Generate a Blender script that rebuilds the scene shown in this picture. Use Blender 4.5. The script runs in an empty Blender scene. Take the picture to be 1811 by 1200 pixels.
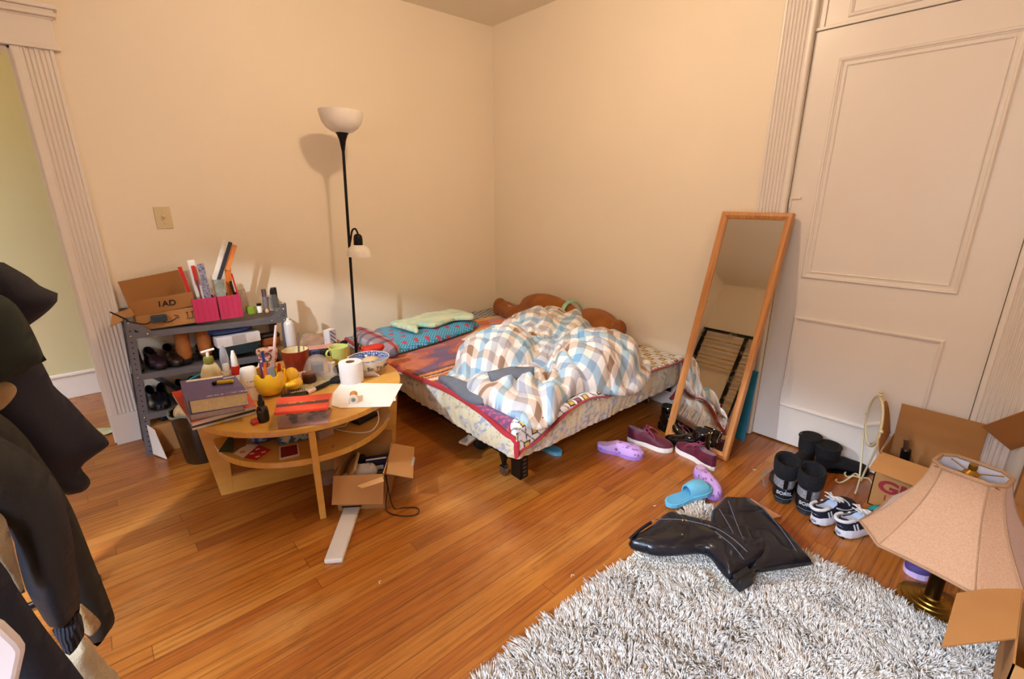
import bpy, bmesh, math, random
import numpy as np
from mathutils import Vector, Matrix, Euler
random.seed(7); np.random.seed(7)
PI = math.pi
S = bpy.context.scene
COL = S.collection

# ------------------------------------------------------------------ camera
FPX, YAW, PIT, ROL, CH = 836.22, math.radians(48.488), math.radians(16.898), math.radians(-.179), 1.3
_f = Vector((math.cos(YAW)*math.cos(PIT), math.sin(YAW)*math.cos(PIT), -math.sin(PIT)))
_r = Vector((math.sin(YAW), -math.cos(YAW), 0)); _u = _r.cross(_f)
_r, _u = _r*math.cos(ROL)+_u*math.sin(ROL), _u*math.cos(ROL)-_r*math.sin(ROL)
cam = bpy.data.cameras.new('camera'); cam.lens = FPX/1811*36; cam.sensor_width = 36; cam.clip_start = .02
co = bpy.data.objects.new('camera', cam); COL.objects.link(co)
M = Matrix((_r, _u, -_f)).transposed().to_4x4(); M.translation = (0, 0, CH); co.matrix_world = M
S.camera = co
CAM = Vector((0, 0, CH))
def ray(x, y): return _f+_r*((x-905.5)/FPX)-_u*((y-600)/FPX)
def at(x, y, z=0.): d = ray(x, y); return CAM+d*((z-CH)/d.z)      # measured point on the level z
def aty(x, y, Y): d = ray(x, y); return CAM+d*(Y/d.y)             # measured point on the plane y=Y
def atx(x, y, X): d = ray(x, y); return CAM+d*(X/d.x)
def atd(x, y, D): return CAM+ray(x, y)*D

# ------------------------------------------------------------------ materials
def lin(c):
    if isinstance(c, str):
        c = c.lstrip('#'); c = [int(c[i:i+2], 16)/255 for i in (0, 2, 4)]
    return tuple((v/12.92 if v <= .04045 else ((v+.055)/1.055)**2.4) for v in c[:3])+(1.,)
class N:
    def __init__(s, name):
        s.m = bpy.data.materials.new(name); s.m.use_nodes = True; s.t = s.m.node_tree
        s.b = s.t.nodes['Principled BSDF']
    def n(s, typ, **k):
        x = s.t.nodes.new(typ)
        for a, v in k.items(): setattr(x, a, v)
        return x
    def l(s, a, b): s.t.links.new(a, b)
    def put(s, sock, v):
        if v is None: return
        if hasattr(v, 'links') or isinstance(v, bpy.types.NodeSocket): s.l(v, sock)
        else: sock.default_value = v
    def math(s, op, a, b=None, c=None):
        x = s.n('ShaderNodeMath', operation=op)
        for i, v in enumerate((a, b, c)): s.put(x.inputs[i], v)
        return x.outputs[0]
    def mix(s, f, a, b, mode='MIX'):
        x = s.n('ShaderNodeMix', data_type='RGBA', blend_type=mode); x.clamp_factor = True
        s.put(x.inputs[0], f); s.put(x.inputs[6], a); s.put(x.inputs[7], b); return x.outputs[2]
    def ramp(s, f, stops, const=False):
        x = s.n('ShaderNodeValToRGB'); cr = x.color_ramp
        if const: cr.interpolation = 'CONSTANT'
        while len(cr.elements) < len(stops): cr.elements.new(.5)
        for e, (p, c) in zip(cr.elements, stops): e.position = p; e.color = lin(c) if isinstance(c, str) else tuple(c)
        s.put(x.inputs[0], f); return x.outputs[0]
    def noise(s, vec=None, scale=5, detail=3, rough=.5, dist=0):
        x = s.n('ShaderNodeTexNoise'); x.inputs['Scale'].default_value = scale; x.inputs['Detail'].default_value = detail
        x.inputs['Roughness'].default_value = rough; x.inputs['Distortion'].default_value = dist
        if vec is not None: s.l(vec, x.inputs[0])
        return x.outputs[0]
    def bump(s, h, strength=.3, dist=.01):
        x = s.n('ShaderNodeBump'); x.inputs['Strength'].default_value = strength; x.inputs['Distance'].default_value = dist
        s.l(h, x.inputs['Height']); s.l(x.outputs[0], s.b.inputs['Normal'])
    def obj(s): return s.n('ShaderNodeTexCoord').outputs['Object']
    def uv(s): return s.n('ShaderNodeTexCoord').outputs['UV']
    def sep(s, v): x = s.n('ShaderNodeSeparateXYZ'); s.l(v, x.inputs[0]); return x.outputs
    def comb(s, a, b, c=0.): 
        x = s.n('ShaderNodeCombineXYZ'); s.put(x.inputs[0], a); s.put(x.inputs[1], b); s.put(x.inputs[2], c); return x.outputs[0]
    def setb(s, **k):
        for a, v in k.items(): s.put(s.b.inputs[a.replace('_', ' ')], v)
        return s
_mc = {}
def mat(name, color, rough=.5, metal=0., var=.08, vscale=12., bump=0., bscale=60., coat=0., alpha=1., trans=0., sheen=0., emit=0., ior=1.45):
    if name in _mc: return _mc[name]
    n = N(name); c = lin(color)
    if var > 0:
        f = n.noise(n.obj(), vscale, 3)
        d = tuple(max(0, v*(1-var*2.2)) for v in c[:3])+(1,); e = tuple(min(1, v*(1+var*1.2)) for v in c[:3])+(1,)
        n.setb(Base_Color=n.ramp(f, [(.3, d), (.7, e)]))
    else: n.b.inputs['Base Color'].default_value = c
    n.setb(Roughness=rough, Metallic=metal, Coat_Weight=coat, Alpha=alpha, Transmission_Weight=trans, Sheen_Weight=sheen, IOR=ior)
    if emit: n.b.inputs['Emission Color'].default_value = c; n.b.inputs['Emission Strength'].default_value = emit
    if bump: n.bump(n.noise(n.obj(), bscale, 4), bump, .005)
    _mc[name] = n.m; return n.m
def vcmat(name, rough=.8, bump=.15, bscale=150, sheen=.2, metal=0, coat=0):
    if name in _mc: return _mc[name]
    n = N(name); a = n.n('ShaderNodeAttribute', attribute_name='pattern')
    n.setb(Base_Color=a.outputs['Color'], Roughness=rough, Sheen_Weight=sheen, Metallic=metal, Coat_Weight=coat)
    if bump: n.bump(n.noise(n.obj(), bscale, 3), bump, .004)
    _mc[name] = n.m; return n.m

# ------------------------------------------------------------------ mesh building
class MB:
    def __init__(s, M=None): s.v = []; s.f = []; s.mi = []; s.M = M or Matrix.Identity(4); s.cm = 0; s.uv = None
    def add(s, vs, fs):
        o = len(s.v); s.v += [tuple(s.M@Vector(v)) for v in vs]
        for f in fs: s.f.append(tuple(o+i for i in f)); s.mi.append(s.cm)
        return s
    def box(s, c, d, rot=None):
        x, y, z = d[0]/2, d[1]/2, d[2]/2; R = rot.to_matrix() if rot is not None else Matrix.Identity(3); c = Vector(c)
        vs = [R@Vector((a*x, b*y, e*z))+c for e in (-1, 1) for b in (-1, 1) for a in (-1, 1)]
        return s.add(vs, [(0, 2, 3, 1), (4, 5, 7, 6), (0, 1, 5, 4), (2, 6, 7, 3), (0, 4, 6, 2), (1, 3, 7, 5)])
    def b2(s, a, b): return s.box([(a[i]+b[i])/2 for i in range(3)], [abs(b[i]-a[i]) for i in range(3)])
    def beam(s, p, q, w, t, up=(0, 0, 1)):
        p, q = Vector(p), Vector(q); z = (q-p); L = z.length; z.normalize(); x = Vector(up).cross(z)
        if x.length < 1e-4: x = Vector((1, 0, 0)).cross(z)
        x.normalize(); y = z.cross(x); vs = [p+x*(a*w/2)+y*(b*t/2)+z*(e*L) for e in (0, 1) for b in (-1, 1) for a in (-1, 1)]
        return s.add(vs, [(0, 2, 3, 1), (4, 5, 7, 6), (0, 1, 5, 4), (2, 6, 7, 3), (0, 4, 6, 2), (1, 3, 7, 5)])
    def prism(s, poly, z0, z1, M=None):
        n = len(poly); m = M or Matrix.Identity(4)
        vs = [m@Vector((p[0], p[1], z0)) for p in poly]+[m@Vector((p[0], p[1], z1)) for p in poly]
        return s.add(vs, [tuple(range(n-1, -1, -1)), tuple(range(n, 2*n))]+[(i, (i+1) % n, n+(i+1) % n, n+i) for i in range(n)])
    def rings(s, R, closed=True, cap=True):
        n = len(R[0]); vs = [p for r in R for p in r]; fs = []
        for i in range(len(R)-1):
            for j in range(n if closed else n-1):
                k = (j+1) % n; fs.append((i*n+j, i*n+k, (i+1)*n+k, (i+1)*n+j))
        if cap: fs.append(tuple(range(n-1, -1, -1))); fs.append(tuple((len(R)-1)*n+j for j in range(n)))
        return s.add(vs, fs)
    def lathe(s, prof, n=32, c=(0, 0, 0), cap=True, sx=1, sy=1):
        c = Vector(c)
        return s.rings([[c+Vector((r*sx*math.cos(2*PI*j/n), r*sy*math.sin(2*PI*j/n), z)) for j in range(n)] for r, z in prof], cap=cap)
    def cyl(s, p, q, r0, r1=None, n=16):
        p, q = Vector(p), Vector(q); z = (q-p).normalized(); x = z.orthogonal().normalized(); y = z.cross(x); r1 = r0 if r1 is None else r1
        return s.rings([[c+(x*math.cos(2*PI*j/n)+y*math.sin(2*PI*j/n))*r for j in range(n)] for c, r in ((p, r0), (q, r1))])
    def tube(s, pts, r, n=8, closed=False, flat=1.):
        pts = [Vector(p) for p in pts]; R = []; x = None; m = len(pts)
        for i, p in enumerate(pts):
            a = pts[(i-1) % m] if closed or i else pts[0]; b = pts[(i+1) % m] if closed or i < m-1 else pts[-1]
            t = (b-a).normalized(); x = (t.orthogonal() if x is None else (x-t*x.dot(t))).normalized(); y = t.cross(x)
            rr = r[i] if isinstance(r, (list, tuple)) else r
            R.append([p+(x*math.cos(2*PI*j/n)+y*math.sin(2*PI*j/n)*flat)*rr for j in range(n)])
        if closed: R.append(R[0]); return s.rings(R, cap=False)
        return s.rings(R)
    def ball(s, c, r, nu=20, nv=12, rot=None):
        r = (r, r, r) if not hasattr(r, '__len__') else r; c = Vector(c); R = rot.to_matrix() if rot is not None else Matrix.Identity(3)
        return s.rings([[c+R@Vector((r[0]*math.sin(t)*math.cos(2*PI*j/nu), r[1]*math.sin(t)*math.sin(2*PI*j/nu), -r[2]*math.cos(t))) for j in range(nu)]
                        for t in [max(.02, min(PI-.02, PI*i/nv)) for i in range(nv+1)]])
    def grid(s, fn, nu, nv):
        vs = [fn(i/nu, j/nv) for i in range(nu+1) for j in range(nv+1)]; w = nv+1
        return s.add(vs, [(i*w+j, (i+1)*w+j, (i+1)*w+j+1, i*w+j+1) for i in range(nu) for j in range(nv)])
    def build(s, name, m, parent=None, smooth=False, bevel=0, sub=0, solid=0, colors=None, ang=40, seg=2):
        me = bpy.data.meshes.new(name); me.from_pydata(s.v, [], s.f)
        ms = m if isinstance(m, (list, tuple)) else [m]
        for x in ms: me.materials.append(x)
        if len(ms) > 1: me.polygons.foreach_set('material_index', s.mi)
        if smooth:
            me.polygons.foreach_set('use_smooth', [True]*len(me.polygons))
        o = bpy.data.objects.new(name, me); COL.objects.link(o)
        if parent is not None: o.parent = parent
        if colors is not None:
            ca = me.color_attributes.new('pattern', 'FLOAT_COLOR', 'POINT'); ca.data.foreach_set('color', np.asarray(colors, dtype=np.float32).ravel())
        bm = bmesh.new(); bm.from_mesh(me); bmesh.ops.remove_doubles(bm, verts=bm.verts, dist=1e-6) if colors is None else None
        bmesh.ops.recalc_face_normals(bm, faces=bm.faces); bm.to_mesh(me); bm.free()
        if solid: d = o.modifiers.new('s', 'SOLIDIFY'); d.thickness = solid; d.offset = 0
        if bevel: d = o.modifiers.new('b', 'BEVEL'); d.width = bevel; d.segments = seg; d.limit_method = 'ANGLE'; d.angle_limit = .6
        if sub: d = o.modifiers.new('u', 'SUBSURF'); d.levels = sub; d.render_levels = sub
        if smooth and ang and not sub: me.set_sharp_from_angle(angle=math.radians(ang))
        return o
def tag(o, label=None, cat=None, group=None, kind=None):
    for k, v in (('label', label), ('category', cat), ('group', group), ('kind', kind)):
        if v: o[k] = v
    return o
def thing(name, label, cat, loc=(0, 0, 0), rz=0, group=None, rot=None):
    o = bpy.data.objects.new(name, None); COL.objects.link(o); o.location = loc
    o.rotation_euler = rot if rot is not None else (0, 0, rz); o.empty_display_size = .05
    return tag(o, label, cat, group)
def copy_tree(o, parent=None):
    c = o.copy(); COL.objects.link(c); c.parent = parent
    for ch in [x for x in COL.objects if x.parent == o]: copy_tree(ch, c)
    return c
def struct(o): o['kind'] = 'structure'; return o
def text(body, size, m, parent, loc, rot, depth=.0004, name='lettering', bold=0, sx=1.):
    cu = bpy.data.curves.new('t', 'FONT'); cu.body = body; cu.size = size; cu.extrude = depth; cu.align_x = 'CENTER'; cu.align_y = 'CENTER'; cu.offset = bold
    t = bpy.data.objects.new('t', cu); COL.objects.link(t)
    me = bpy.data.meshes.new_from_object(t.evaluated_get(bpy.context.evaluated_depsgraph_get()))
    bpy.data.objects.remove(t); bpy.data.curves.remove(cu); me.materials.clear(); me.materials.append(m); me.name = name
    if sx != 1:
        for v in me.vertices: v.co.x *= sx
    o = bpy.data.objects.new(name, me); COL.objects.link(o); o.parent = parent; o.location = loc; o.rotation_euler = rot
    return o
def RX(a): return Matrix.Rotation(a, 4, 'X')
def RY(a): return Matrix.Rotation(a, 4, 'Y')
def RZ(a): return Matrix.Rotation(a, 4, 'Z')
def T(*p): return Matrix.Translation(p if len(p) == 3 else p[0])
def crom(P, k=6, closed=False):
    P = [Vector(p) for p in P]; o = []; n = len(P)
    for i in range(n if closed else n-1):
        g = (lambda j: P[j % n]) if closed else (lambda j: P[max(0, min(n-1, j))])
        a, b, c, d = g(i-1), g(i), g(i+1), g(i+2)
        for q in range(k):
            t = q/k; o.append(.5*((2*b)+(c-a)*t+(2*a-5*b+4*c-d)*t*t+(3*b-a-3*c+d)*t**3))
    if not closed: o.append(P[-1])
    return o
def inflate(poly, thick, rad, res=.01, fold=None, back=1.):
    """closed padded body over a 2-D outline: (x, y, +-height by distance to the edge); returns verts, faces"""
    P = np.array([[p[0], p[1]] for p in poly], float); A = P; B = np.roll(P, -1, 0); D = B-A; L2 = (D**2).sum(1)+1e-12
    lo, hi = P.min(0)-res, P.max(0)+res; nx, ny = [int(math.ceil((hi[i]-lo[i])/res))+1 for i in (0, 1)]
    X, Y = np.meshgrid(lo[0]+res*np.arange(nx), lo[1]+res*np.arange(ny), indexing='ij'); Q = np.stack([X.ravel(), Y.ravel()], 1)
    ins = np.zeros(len(Q), bool); best = np.full(len(Q), 1e9); near = Q.copy()
    for i in range(len(P)):
        a, b = A[i], B[i]
        t = np.clip(((Q-a)@D[i])/L2[i], 0, 1); c = a+t[:, None]*D[i]; d = np.hypot(*(Q-c).T); m = d < best; best[m] = d[m]; near[m] = c[m]
        cr = ((a[1] > Q[:, 1]) != (b[1] > Q[:, 1])); xx = a[0]+(Q[:, 1]-a[1])/(b[1]-a[1]+1e-15)*D[i][0]; ins ^= cr & (Q[:, 0] < xx)
    I = ins.reshape(nx, ny); near = near.reshape(nx, ny, 2); dist = np.where(ins, best, 0).reshape(nx, ny); Qg = Q.reshape(nx, ny, 2).copy()
    cell = (I[:-1, :-1].astype(int)+I[1:, :-1]+I[1:, 1:]+I[:-1, 1:]) >= 2
    used = np.zeros((nx, ny), bool)
    for dx in (0, 1):
        for dy in (0, 1): used[dx:nx-1+dx, dy:ny-1+dy] |= cell
    snap = used & ((~I) | (dist < res*.45)); 
    cnt = np.zeros((nx, ny), int)
    for dx in (0, 1):
        for dy in (0, 1): cnt[dx:nx-1+dx, dy:ny-1+dy] += cell
    rim = used & (cnt < 4); snap |= rim; Qg[snap] = near[snap]; dist[snap] = 0
    h = thick*np.sqrt(np.clip(1-(1-np.clip(dist/rad, 0, 1))**2, 0, 1))
    vs = []; idf = {}; idb = {}
    for i in range(nx):
        for j in range(ny):
            if used[i, j]:
                x, y = Qg[i, j]; z = h[i, j]; 
                if fold and not rim[i, j]: z += fold(x, y)*min(1, dist[i, j]/rad*1.5)
                idf[i, j] = len(vs); vs.append((x, y, z))
                if rim[i, j]: idb[i, j] = idf[i, j]
                else: idb[i, j] = len(vs); vs.append((x, y, -h[i, j]*back))
    fs = []
    for i in range(nx-1):
        for j in range(ny-1):
            if cell[i, j]:
                c = [(i, j), (i+1, j), (i+1, j+1), (i, j+1)]; fs.append(tuple(idf[q] for q in c)); fs.append(tuple(idb[q] for q in reversed(c)))
    return vs, fs
def nz(x, y, z=0.): 
    from mathutils import noise as _n
    return _n.noise(Vector((x, y, z)))
# ================================================================== the room
WX, WY, CE = 2.63, 3.19, 2.53
XL, YF = -1.5, -2.2
def wall_mat(name, col, bump=.05):
    n = N(name); o = n.obj(); f = n.noise(o, 1.5, 4)
    c = lin(col); n.setb(Base_Color=n.ramp(f, [(.3, tuple(v*.96 for v in c[:3])+(1,)), (.7, c)]), Roughness=.55)
    n.bump(n.noise(o, 130, 4), bump, .003); return n.m
m_wall = wall_mat('cream_wall_paint', '#f5e7d0'); m_ceil = wall_mat('ceiling_paint', '#f0e6d2', .12)
m_hall = wall_mat('hall_wall_paint', '#d3c79c'); m_trim = wall_mat('white_gloss_paint', '#efe6dc', .03)
m_trim.node_tree.nodes['Principled BSDF'].inputs['Roughness'].default_value = .35
def floor_mat():
    n = N('oak_strip_floor'); x, y, _ = n.sep(n.obj()); W = .062
    row = n.math('FLOOR', n.math('DIVIDE', y, W)); fy = n.math('FRACT', n.math('DIVIDE', y, W))
    wn = n.n('ShaderNodeTexWhiteNoise', noise_dimensions='1D'); n.l(row, wn.inputs['W'])
    xs = n.math('ADD', n.math('DIVIDE', x, 1.9), n.math('MULTIPLY', wn.outputs[0], 7.3)); fx = n.math('FRACT', xs); cid = n.math('FLOOR', xs)
    w2 = n.n('ShaderNodeTexWhiteNoise', noise_dimensions='2D'); n.l(n.comb(row, cid), w2.inputs['Vector'])
    base = n.ramp(w2.outputs[0], [(0, '#a86020'), (.3, '#b06a24'), (.6, '#b67128'), (.88, '#c08036'), (1, '#9c571e')])
    g = n.noise(n.comb(n.math('MULTIPLY', x, 2.2), n.math('MULTIPLY', y, 55), n.math('MULTIPLY', w2.outputs[0], 30)), 1.6, 6, .62, .4)
    gr = n.ramp(g, [(.3, '#8a6a4c'), (.48, '#e2cdb2'), (.7, '#ffffff')])
    c = n.mix(.78, base, n.mix(1, base, gr, 'MULTIPLY'))
    wear = n.noise(n.comb(n.math('MULTIPLY', x, 1), n.math('MULTIPLY', y, 1.6), 0.), 1.3, 5, .6)
    c = n.mix(n.ramp(wear, [(.52, (0, 0, 0, 1)), (.72, (.45, .45, .45, 1))]), c, lin('#d09a56'))
    scr = n.noise(n.comb(n.math('MULTIPLY', x, 2.2), n.math('MULTIPLY', y, 6), 3.), 2.6, 9, .78)
    c = n.mix(n.ramp(scr, [(.57, (0, 0, 0, 1)), (.70, (.6, .6, .6, 1))]), c, lin('#6b3f1a'))
    e = n.math('MINIMUM', fy, n.math('SUBTRACT', 1., fy)); ex = n.math('MINIMUM', fx, n.math('SUBTRACT', 1., fx))
    gap = n.math('MINIMUM', n.math('MULTIPLY', e, W), n.math('MULTIPLY', ex, 1.9)); gm = n.math('LESS_THAN', gap, .0011)
    c = n.mix(n.math('MULTIPLY', gm, .75), c, lin('#4a2810'))
    n.setb(Base_Color=c, Roughness=n.ramp(wear, [(.3, (.27, .27, .27, 1)), (.8, (.45, .45, .45, 1))]), Coat_Weight=.25, Coat_Roughness=.2)
    n.bump(n.math('ADD', n.math('MULTIPLY', gm, -1.), n.math('MULTIPLY', g, .25)), .25, .002); return n.m
m_floor = floor_mat()
DX0, DX1, DH = -.98, -.083, 1.93        # doorway in the back wall
b = MB().b2((XL-.02, YF, -.05), (WX+.1, WY+.14, 0)); struct(b.build('floor', m_floor))
b = MB().b2((XL-.1, YF-.1, CE), (WX+.1, WY+.14, CE+.06)); struct(b.build('ceiling', m_ceil))
b = MB(); b.b2((DX1, WY, 0), (WX+.12, WY+.14, CE)); b.b2((XL-.1, WY, 0), (DX0, WY+.14, CE)); b.b2((DX0, WY, DH), (DX1, WY+.14, CE)); struct(b.build('wall_back', m_wall))
# right wall with the closet door recess (y .08 .. .915)
dy0, dy1 = .075, .915
b = MB(); b.b2((WX, dy1, 0), (WX+.12, WY, CE)); b.b2((WX, YF, 0), (WX+.12, dy0, CE)); b.b2((WX+.06, dy0, 0), (WX+.12, dy1, CE)); struct(b.build('wall_right', m_wall))
# left wall with a window (behind and beside the camera)
w0, w1, wz0, wz1 = -.35, .65, .85, 2.12
b = MB(); b.b2((XL-.12, YF, 0), (XL, w0, CE)); b.b2((XL-.12, w1, 0), (XL, WY, CE)); b.b2((XL-.12, w0, 0), (XL, w1, wz0)); b.b2((XL-.12, w0, wz1), (XL, w1, CE)); struct(b.build('wall_left', m_wall))
b = MB().b2((XL, YF-.12, 0), (WX, YF, CE)); struct(b.build('wall_front', m_wall))
b = MB()
for a in ((w0-.09, w0), (w1, w1+.09)): b.b2((XL-.0, a[0], wz0-.05), (XL+.025, a[1], wz1+.09))
b.b2((XL, w0-.09, wz1), (XL+.025, w1+.09, wz1+.1)); b.b2((XL, w0-.12, wz0-.04), (XL+.06, w1+.12, wz0)); b.b2((XL-.07, w0, (wz0+wz1)/2-.02), (XL-.03, w1, (wz0+wz1)/2+.02))
for a in (w0, w1-.035): b.b2((XL-.07, a, wz0), (XL-.03, a+.035, wz1))
struct(b.build('window_1', m_trim, bevel=.003))
# hallway beyond the doorway
b = MB().b2((XL-.4, WY+.14, -.05), (.75, 4.22, 0)); struct(b.build('floor_hall', m_floor))
b = MB(); b.b2((XL-.4, 4.20, 0), (.75, 4.3, CE)); b.b2((.65, WY+.14, 0), (.75, 4.2, CE)); b.b2((-.62, 3.95, 0), (-.6, 4.2, CE)) if 0 else None; b.b2((XL-.5, WY+.14, 0), (XL-.4, 4.3, CE)); struct(b.build('wall_hall', m_hall))
b = MB().b2((XL-.4, WY+.14, CE-.02), (.75, 4.22, CE+.02)); struct(b.build('ceiling_hall', m_ceil))
b = MB(); b.b2((XL-.4, 4.18, 0), (.65, 4.2, .17)); b.b2((XL-.4, 4.172, .155), (.65, 4.2, .175)); struct(b.build('baseboard_hall', m_trim, bevel=.004))
b = MB(); b.b2((-.62, 4.165, 0), (-.50, 4.2, 2.05)); b.b2((-.605, 4.155, 0), (-.515, 4.2, 2.05)); struct(b.build('trim_hall', m_trim, bevel=.003))
# baseboards
b = MB(); b.b2((.06, WY-.018, 0), (WX, WY, .16)); b.b2((.06, WY-.024, .145), (WX, WY, .165)); struct(b.build('baseboard_back', m_trim, bevel=.003))
b = MB(); b.b2((WX-.018, 1.06, 0), (WX, WY, .16)); b.b2((WX-.018, YF, 0), (WX, -.07, .16)); struct(b.build('baseboard_right', m_trim, bevel=.003))
b = MB(); b.b2((XL, YF, 0), (XL+.018, WY, .16)); struct(b.build('baseboard_left', m_trim, bevel=.003))
# fluted pilaster: width direction u, face direction n
def pilaster(name, o, u, n, w, h, z0=.17, flutes=6):
    o, u, n = Vector(o), Vector(u), Vector(n); t = .022; prof = [(0, 0), (0, t*.8), (.006, t), (w*.2 if flutes < 7 else w*.12, t)]
    a0 = prof[-1][0]; a1 = w-.012; st = (a1-a0)/flutes
    for i in range(flutes):
        x = a0+i*st; prof += [(x+st*.12, t), (x+st*.25, t-.007), (x+st*.55, t-.009), (x+st*.8, t-.006), (x+st*.9, t)]
    prof += [(w-.004, t), (w, t*.8), (w, 0)]
    b = MB(); R = [[o+u*p+n*q+Vector((0, 0, z)) for p, q in prof] for z in (z0, h)]; b.rings(R)
    b.rings([[o+u*p+n*q+Vector((0, 0, z)) for p, q in ((-.003, 0), (-.003, t+.006), (w+.004, t+.006), (w+.004, 0))] for z in (0, z0)])
    return struct(b.build(name, m_trim, bevel=.0012))
pilaster('trim_1', (DX1, WY, 0), (1, 0, 0), (0, -1, 0), .142, DH, .17)
pilaster('trim_2', (DX0, WY, 0), (-1, 0, 0), (0, -1, 0), .142, DH, .17)
b = MB(); b.b2((DX0-.03, WY, 0), (DX0, WY+.14, DH)) if 0 else None
b.b2((DX1-.012, WY, 0), (DX1, WY+.145, DH)); b.b2((DX0, WY, 0), (DX0+.012, WY+.145, DH)); b.b2((DX0, WY, DH-.012), (DX1, WY+.145, DH)); struct(b.build('trim_3', m_trim, bevel=.002))
x0, x1 = DX0-.15, .075
b = MB(); b.b2((x0, WY-.026, DH), (x1, WY, DH+.13)); b.b2((x0-.008, WY-.036, DH), (x1+.01, WY, DH+.016))
b.b2((x0-.004, WY-.032, DH+.122), (x1+.006, WY, DH+.13)); b.b2((x0-.015, WY-.045, DH+.145), (x1+.015, WY, DH+.158)); b.b2((x0-.03, WY-.06, DH+.158), (x1+.028, WY, DH+.178)); b.b2((x0-.02, WY-.05, DH+.13), (x1+.02, WY, DH+.145))
for i in range(26): b.box((x0+(i+.5)*(x1-x0)/26, WY-.031, DH+.137), (.02, .03, .012))
struct(b.build('trim_4', m_trim, bevel=.002))
# threshold strip under the doorway
b = MB().b2((DX0, WY-.01, 0), (DX1, WY+.14, .006)); struct(b.build('trim_5', mat('threshold_wood', '#a9682f', .4, bump=.1), bevel=.002))
# right door casing
pilaster('trim_6', (WX, dy1, 0), (0, 1, 0), (-1, 0, 0), .14, CE, .0, 7)
pilaster('trim_7', (WX, dy0, 0), (0, -1, 0), (-1, 0, 0), .14, CE, .0, 7)
b = MB(); b.b2((WX, dy0, 2.0), (WX+.06, dy1, 2.012)); b.b2((WX+.012, dy0, 2.012), (WX+.06, dy0+.03, CE)); b.b2((WX+.012, dy1-.03, 2.012), (WX+.06, dy1, CE)); struct(b.build('trim_8', m_trim, bevel=.002))
def moulding(b, X, ya, yb, za, zb, w=.018, d=.010):
    prof = [(-w*.5, -.002), (-w*.5, d*.5), (-w*.25, d), (w*.1, d*.9), (w*.3, d*.45), (w*.5, d*.35), (w*.5, -.002)]
    R = [[Vector((X-h, cy+sy*o, cz+sz*o)) for o, h in prof] for cy, cz, sy, sz in ((ya, za, 1, 1), (yb, za, -1, 1), (yb, zb, -1, -1), (ya, zb, 1, -1))]
    b.rings(R+[R[0]], cap=False)
FX = WX+.008
b = MB(); b.b2((FX, dy0+.003, .008), (FX+.04, dy1-.003, 1.997)); dr = b.build('door_1', m_trim, bevel=.002); struct(dr)
b = MB(); moulding(b, FX, .225, .79, .915, 1.865); moulding(b, FX, .225, .79, .225, .70); moulding(b, FX, .25, .765, .94, 1.84, .006, .006); b.build('panel_moulding', m_trim, dr)
b = MB(); b.box((FX-.004, .885, 1.285), (.008, .05, .009)); b.box((FX-.003, .905, 1.262), (.006, .012, .05)); b.build('hinge_leaf', m_trim, dr, bevel=.002)
b = MB(); b.b2((WX+.02, dy0+.03, 2.012), (WX+.06, dy1-.03, CE)); moulding(b, WX+.02, .24, .79, 2.04, 2.6); dt = struct(b.build('door_2', m_trim, bevel=.002))

# ================================================================== light
W = bpy.data.worlds.new('sky'); S.world = W; W.use_nodes = True; nt = W.node_tree; bg = nt.nodes['Background']
tc = nt.nodes.new('ShaderNodeTexCoord'); sp = nt.nodes.new('ShaderNodeSeparateXYZ'); nt.links.new(tc.outputs['Generated'], sp.inputs[0])
rp = nt.nodes.new('ShaderNodeValToRGB'); cr = rp.color_ramp; cr.elements[0].position = .30; cr.elements[0].color = (.05, .055, .06, 1); cr.elements[1].position = .40; cr.elements[1].color = (.62, .76, 1, 1)
nt.links.new(sp.outputs[2], rp.inputs[0]); nt.links.new(rp.outputs[0], bg.inputs[0]); bg.inputs[1].default_value = 60
def light(name, typ, loc, energy, color, size=.1, rot=(0, 0, 0), sy=None):
    l = bpy.data.lights.new(name, typ); l.energy = energy; l.color = color
    if typ == 'AREA':
        l.size = size
        if sy: l.shape = 'RECTANGLE'; l.size_y = sy
    else: l.shadow_soft_size = size
    o = bpy.data.objects.new(name, l); COL.objects.link(o); o.location = loc; o.rotation_euler = rot; return o
pt = light('window_portal', 'AREA', (XL-.1, (w0+w1)/2, (wz0+wz1)/2), 1, (1, 1, 1), wz1-wz0, (0, -PI/2, 0), w1-w0); pt.data.cycles.is_portal = True
WARM = (1, .735, .485)
light('ceiling_bulb', 'POINT', (1.20, 1.50, 2.44), 36, WARM, .055)
light('rear_fill_light', 'POINT', (.6, -1.1, 2.25), 14, WARM, .30)  # added soft fill from behind the camera, no known lamp there
light('hall_bulb', 'POINT', (-.6, 3.75, 2.2), 3.2, (1, .74, .42), .15)
m_glow = mat('lit_frosted_bulb', '#ffdf9c', .4, var=0, emit=6)
cl = thing('ceiling_lamp', 'brass canopy with a bare frosted bulb on the ceiling', 'lamp', (1.20, 1.50, CE))
MB().lathe([(.0, 0), (.06, 0), (.058, -.012), (.03, -.03), (.016, -.04), (.016, -.06), (.0, -.06)], 24).build('canopy', mat('brass', '#b08d4a', .3, 1.), cl, smooth=True)
S.view_settings.view_transform = 'Standard'; S.view_settings.look = 'None'; S.view_settings.gamma = 1; S.view_settings.exposure = .12
S.view_settings.use_curve_mapping = False
S.render.film_transparent = False
# ================================================================== large furniture
m_steel = mat('grey_painted_steel', '#6f6e74', .45, .3, var=.05)
m_screw = mat('bright_screw', '#d8cdb8', .25, 1., var=0)
m_black = mat('black_satin_metal', '#0d0c0c', .35, .4, var=0)
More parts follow.
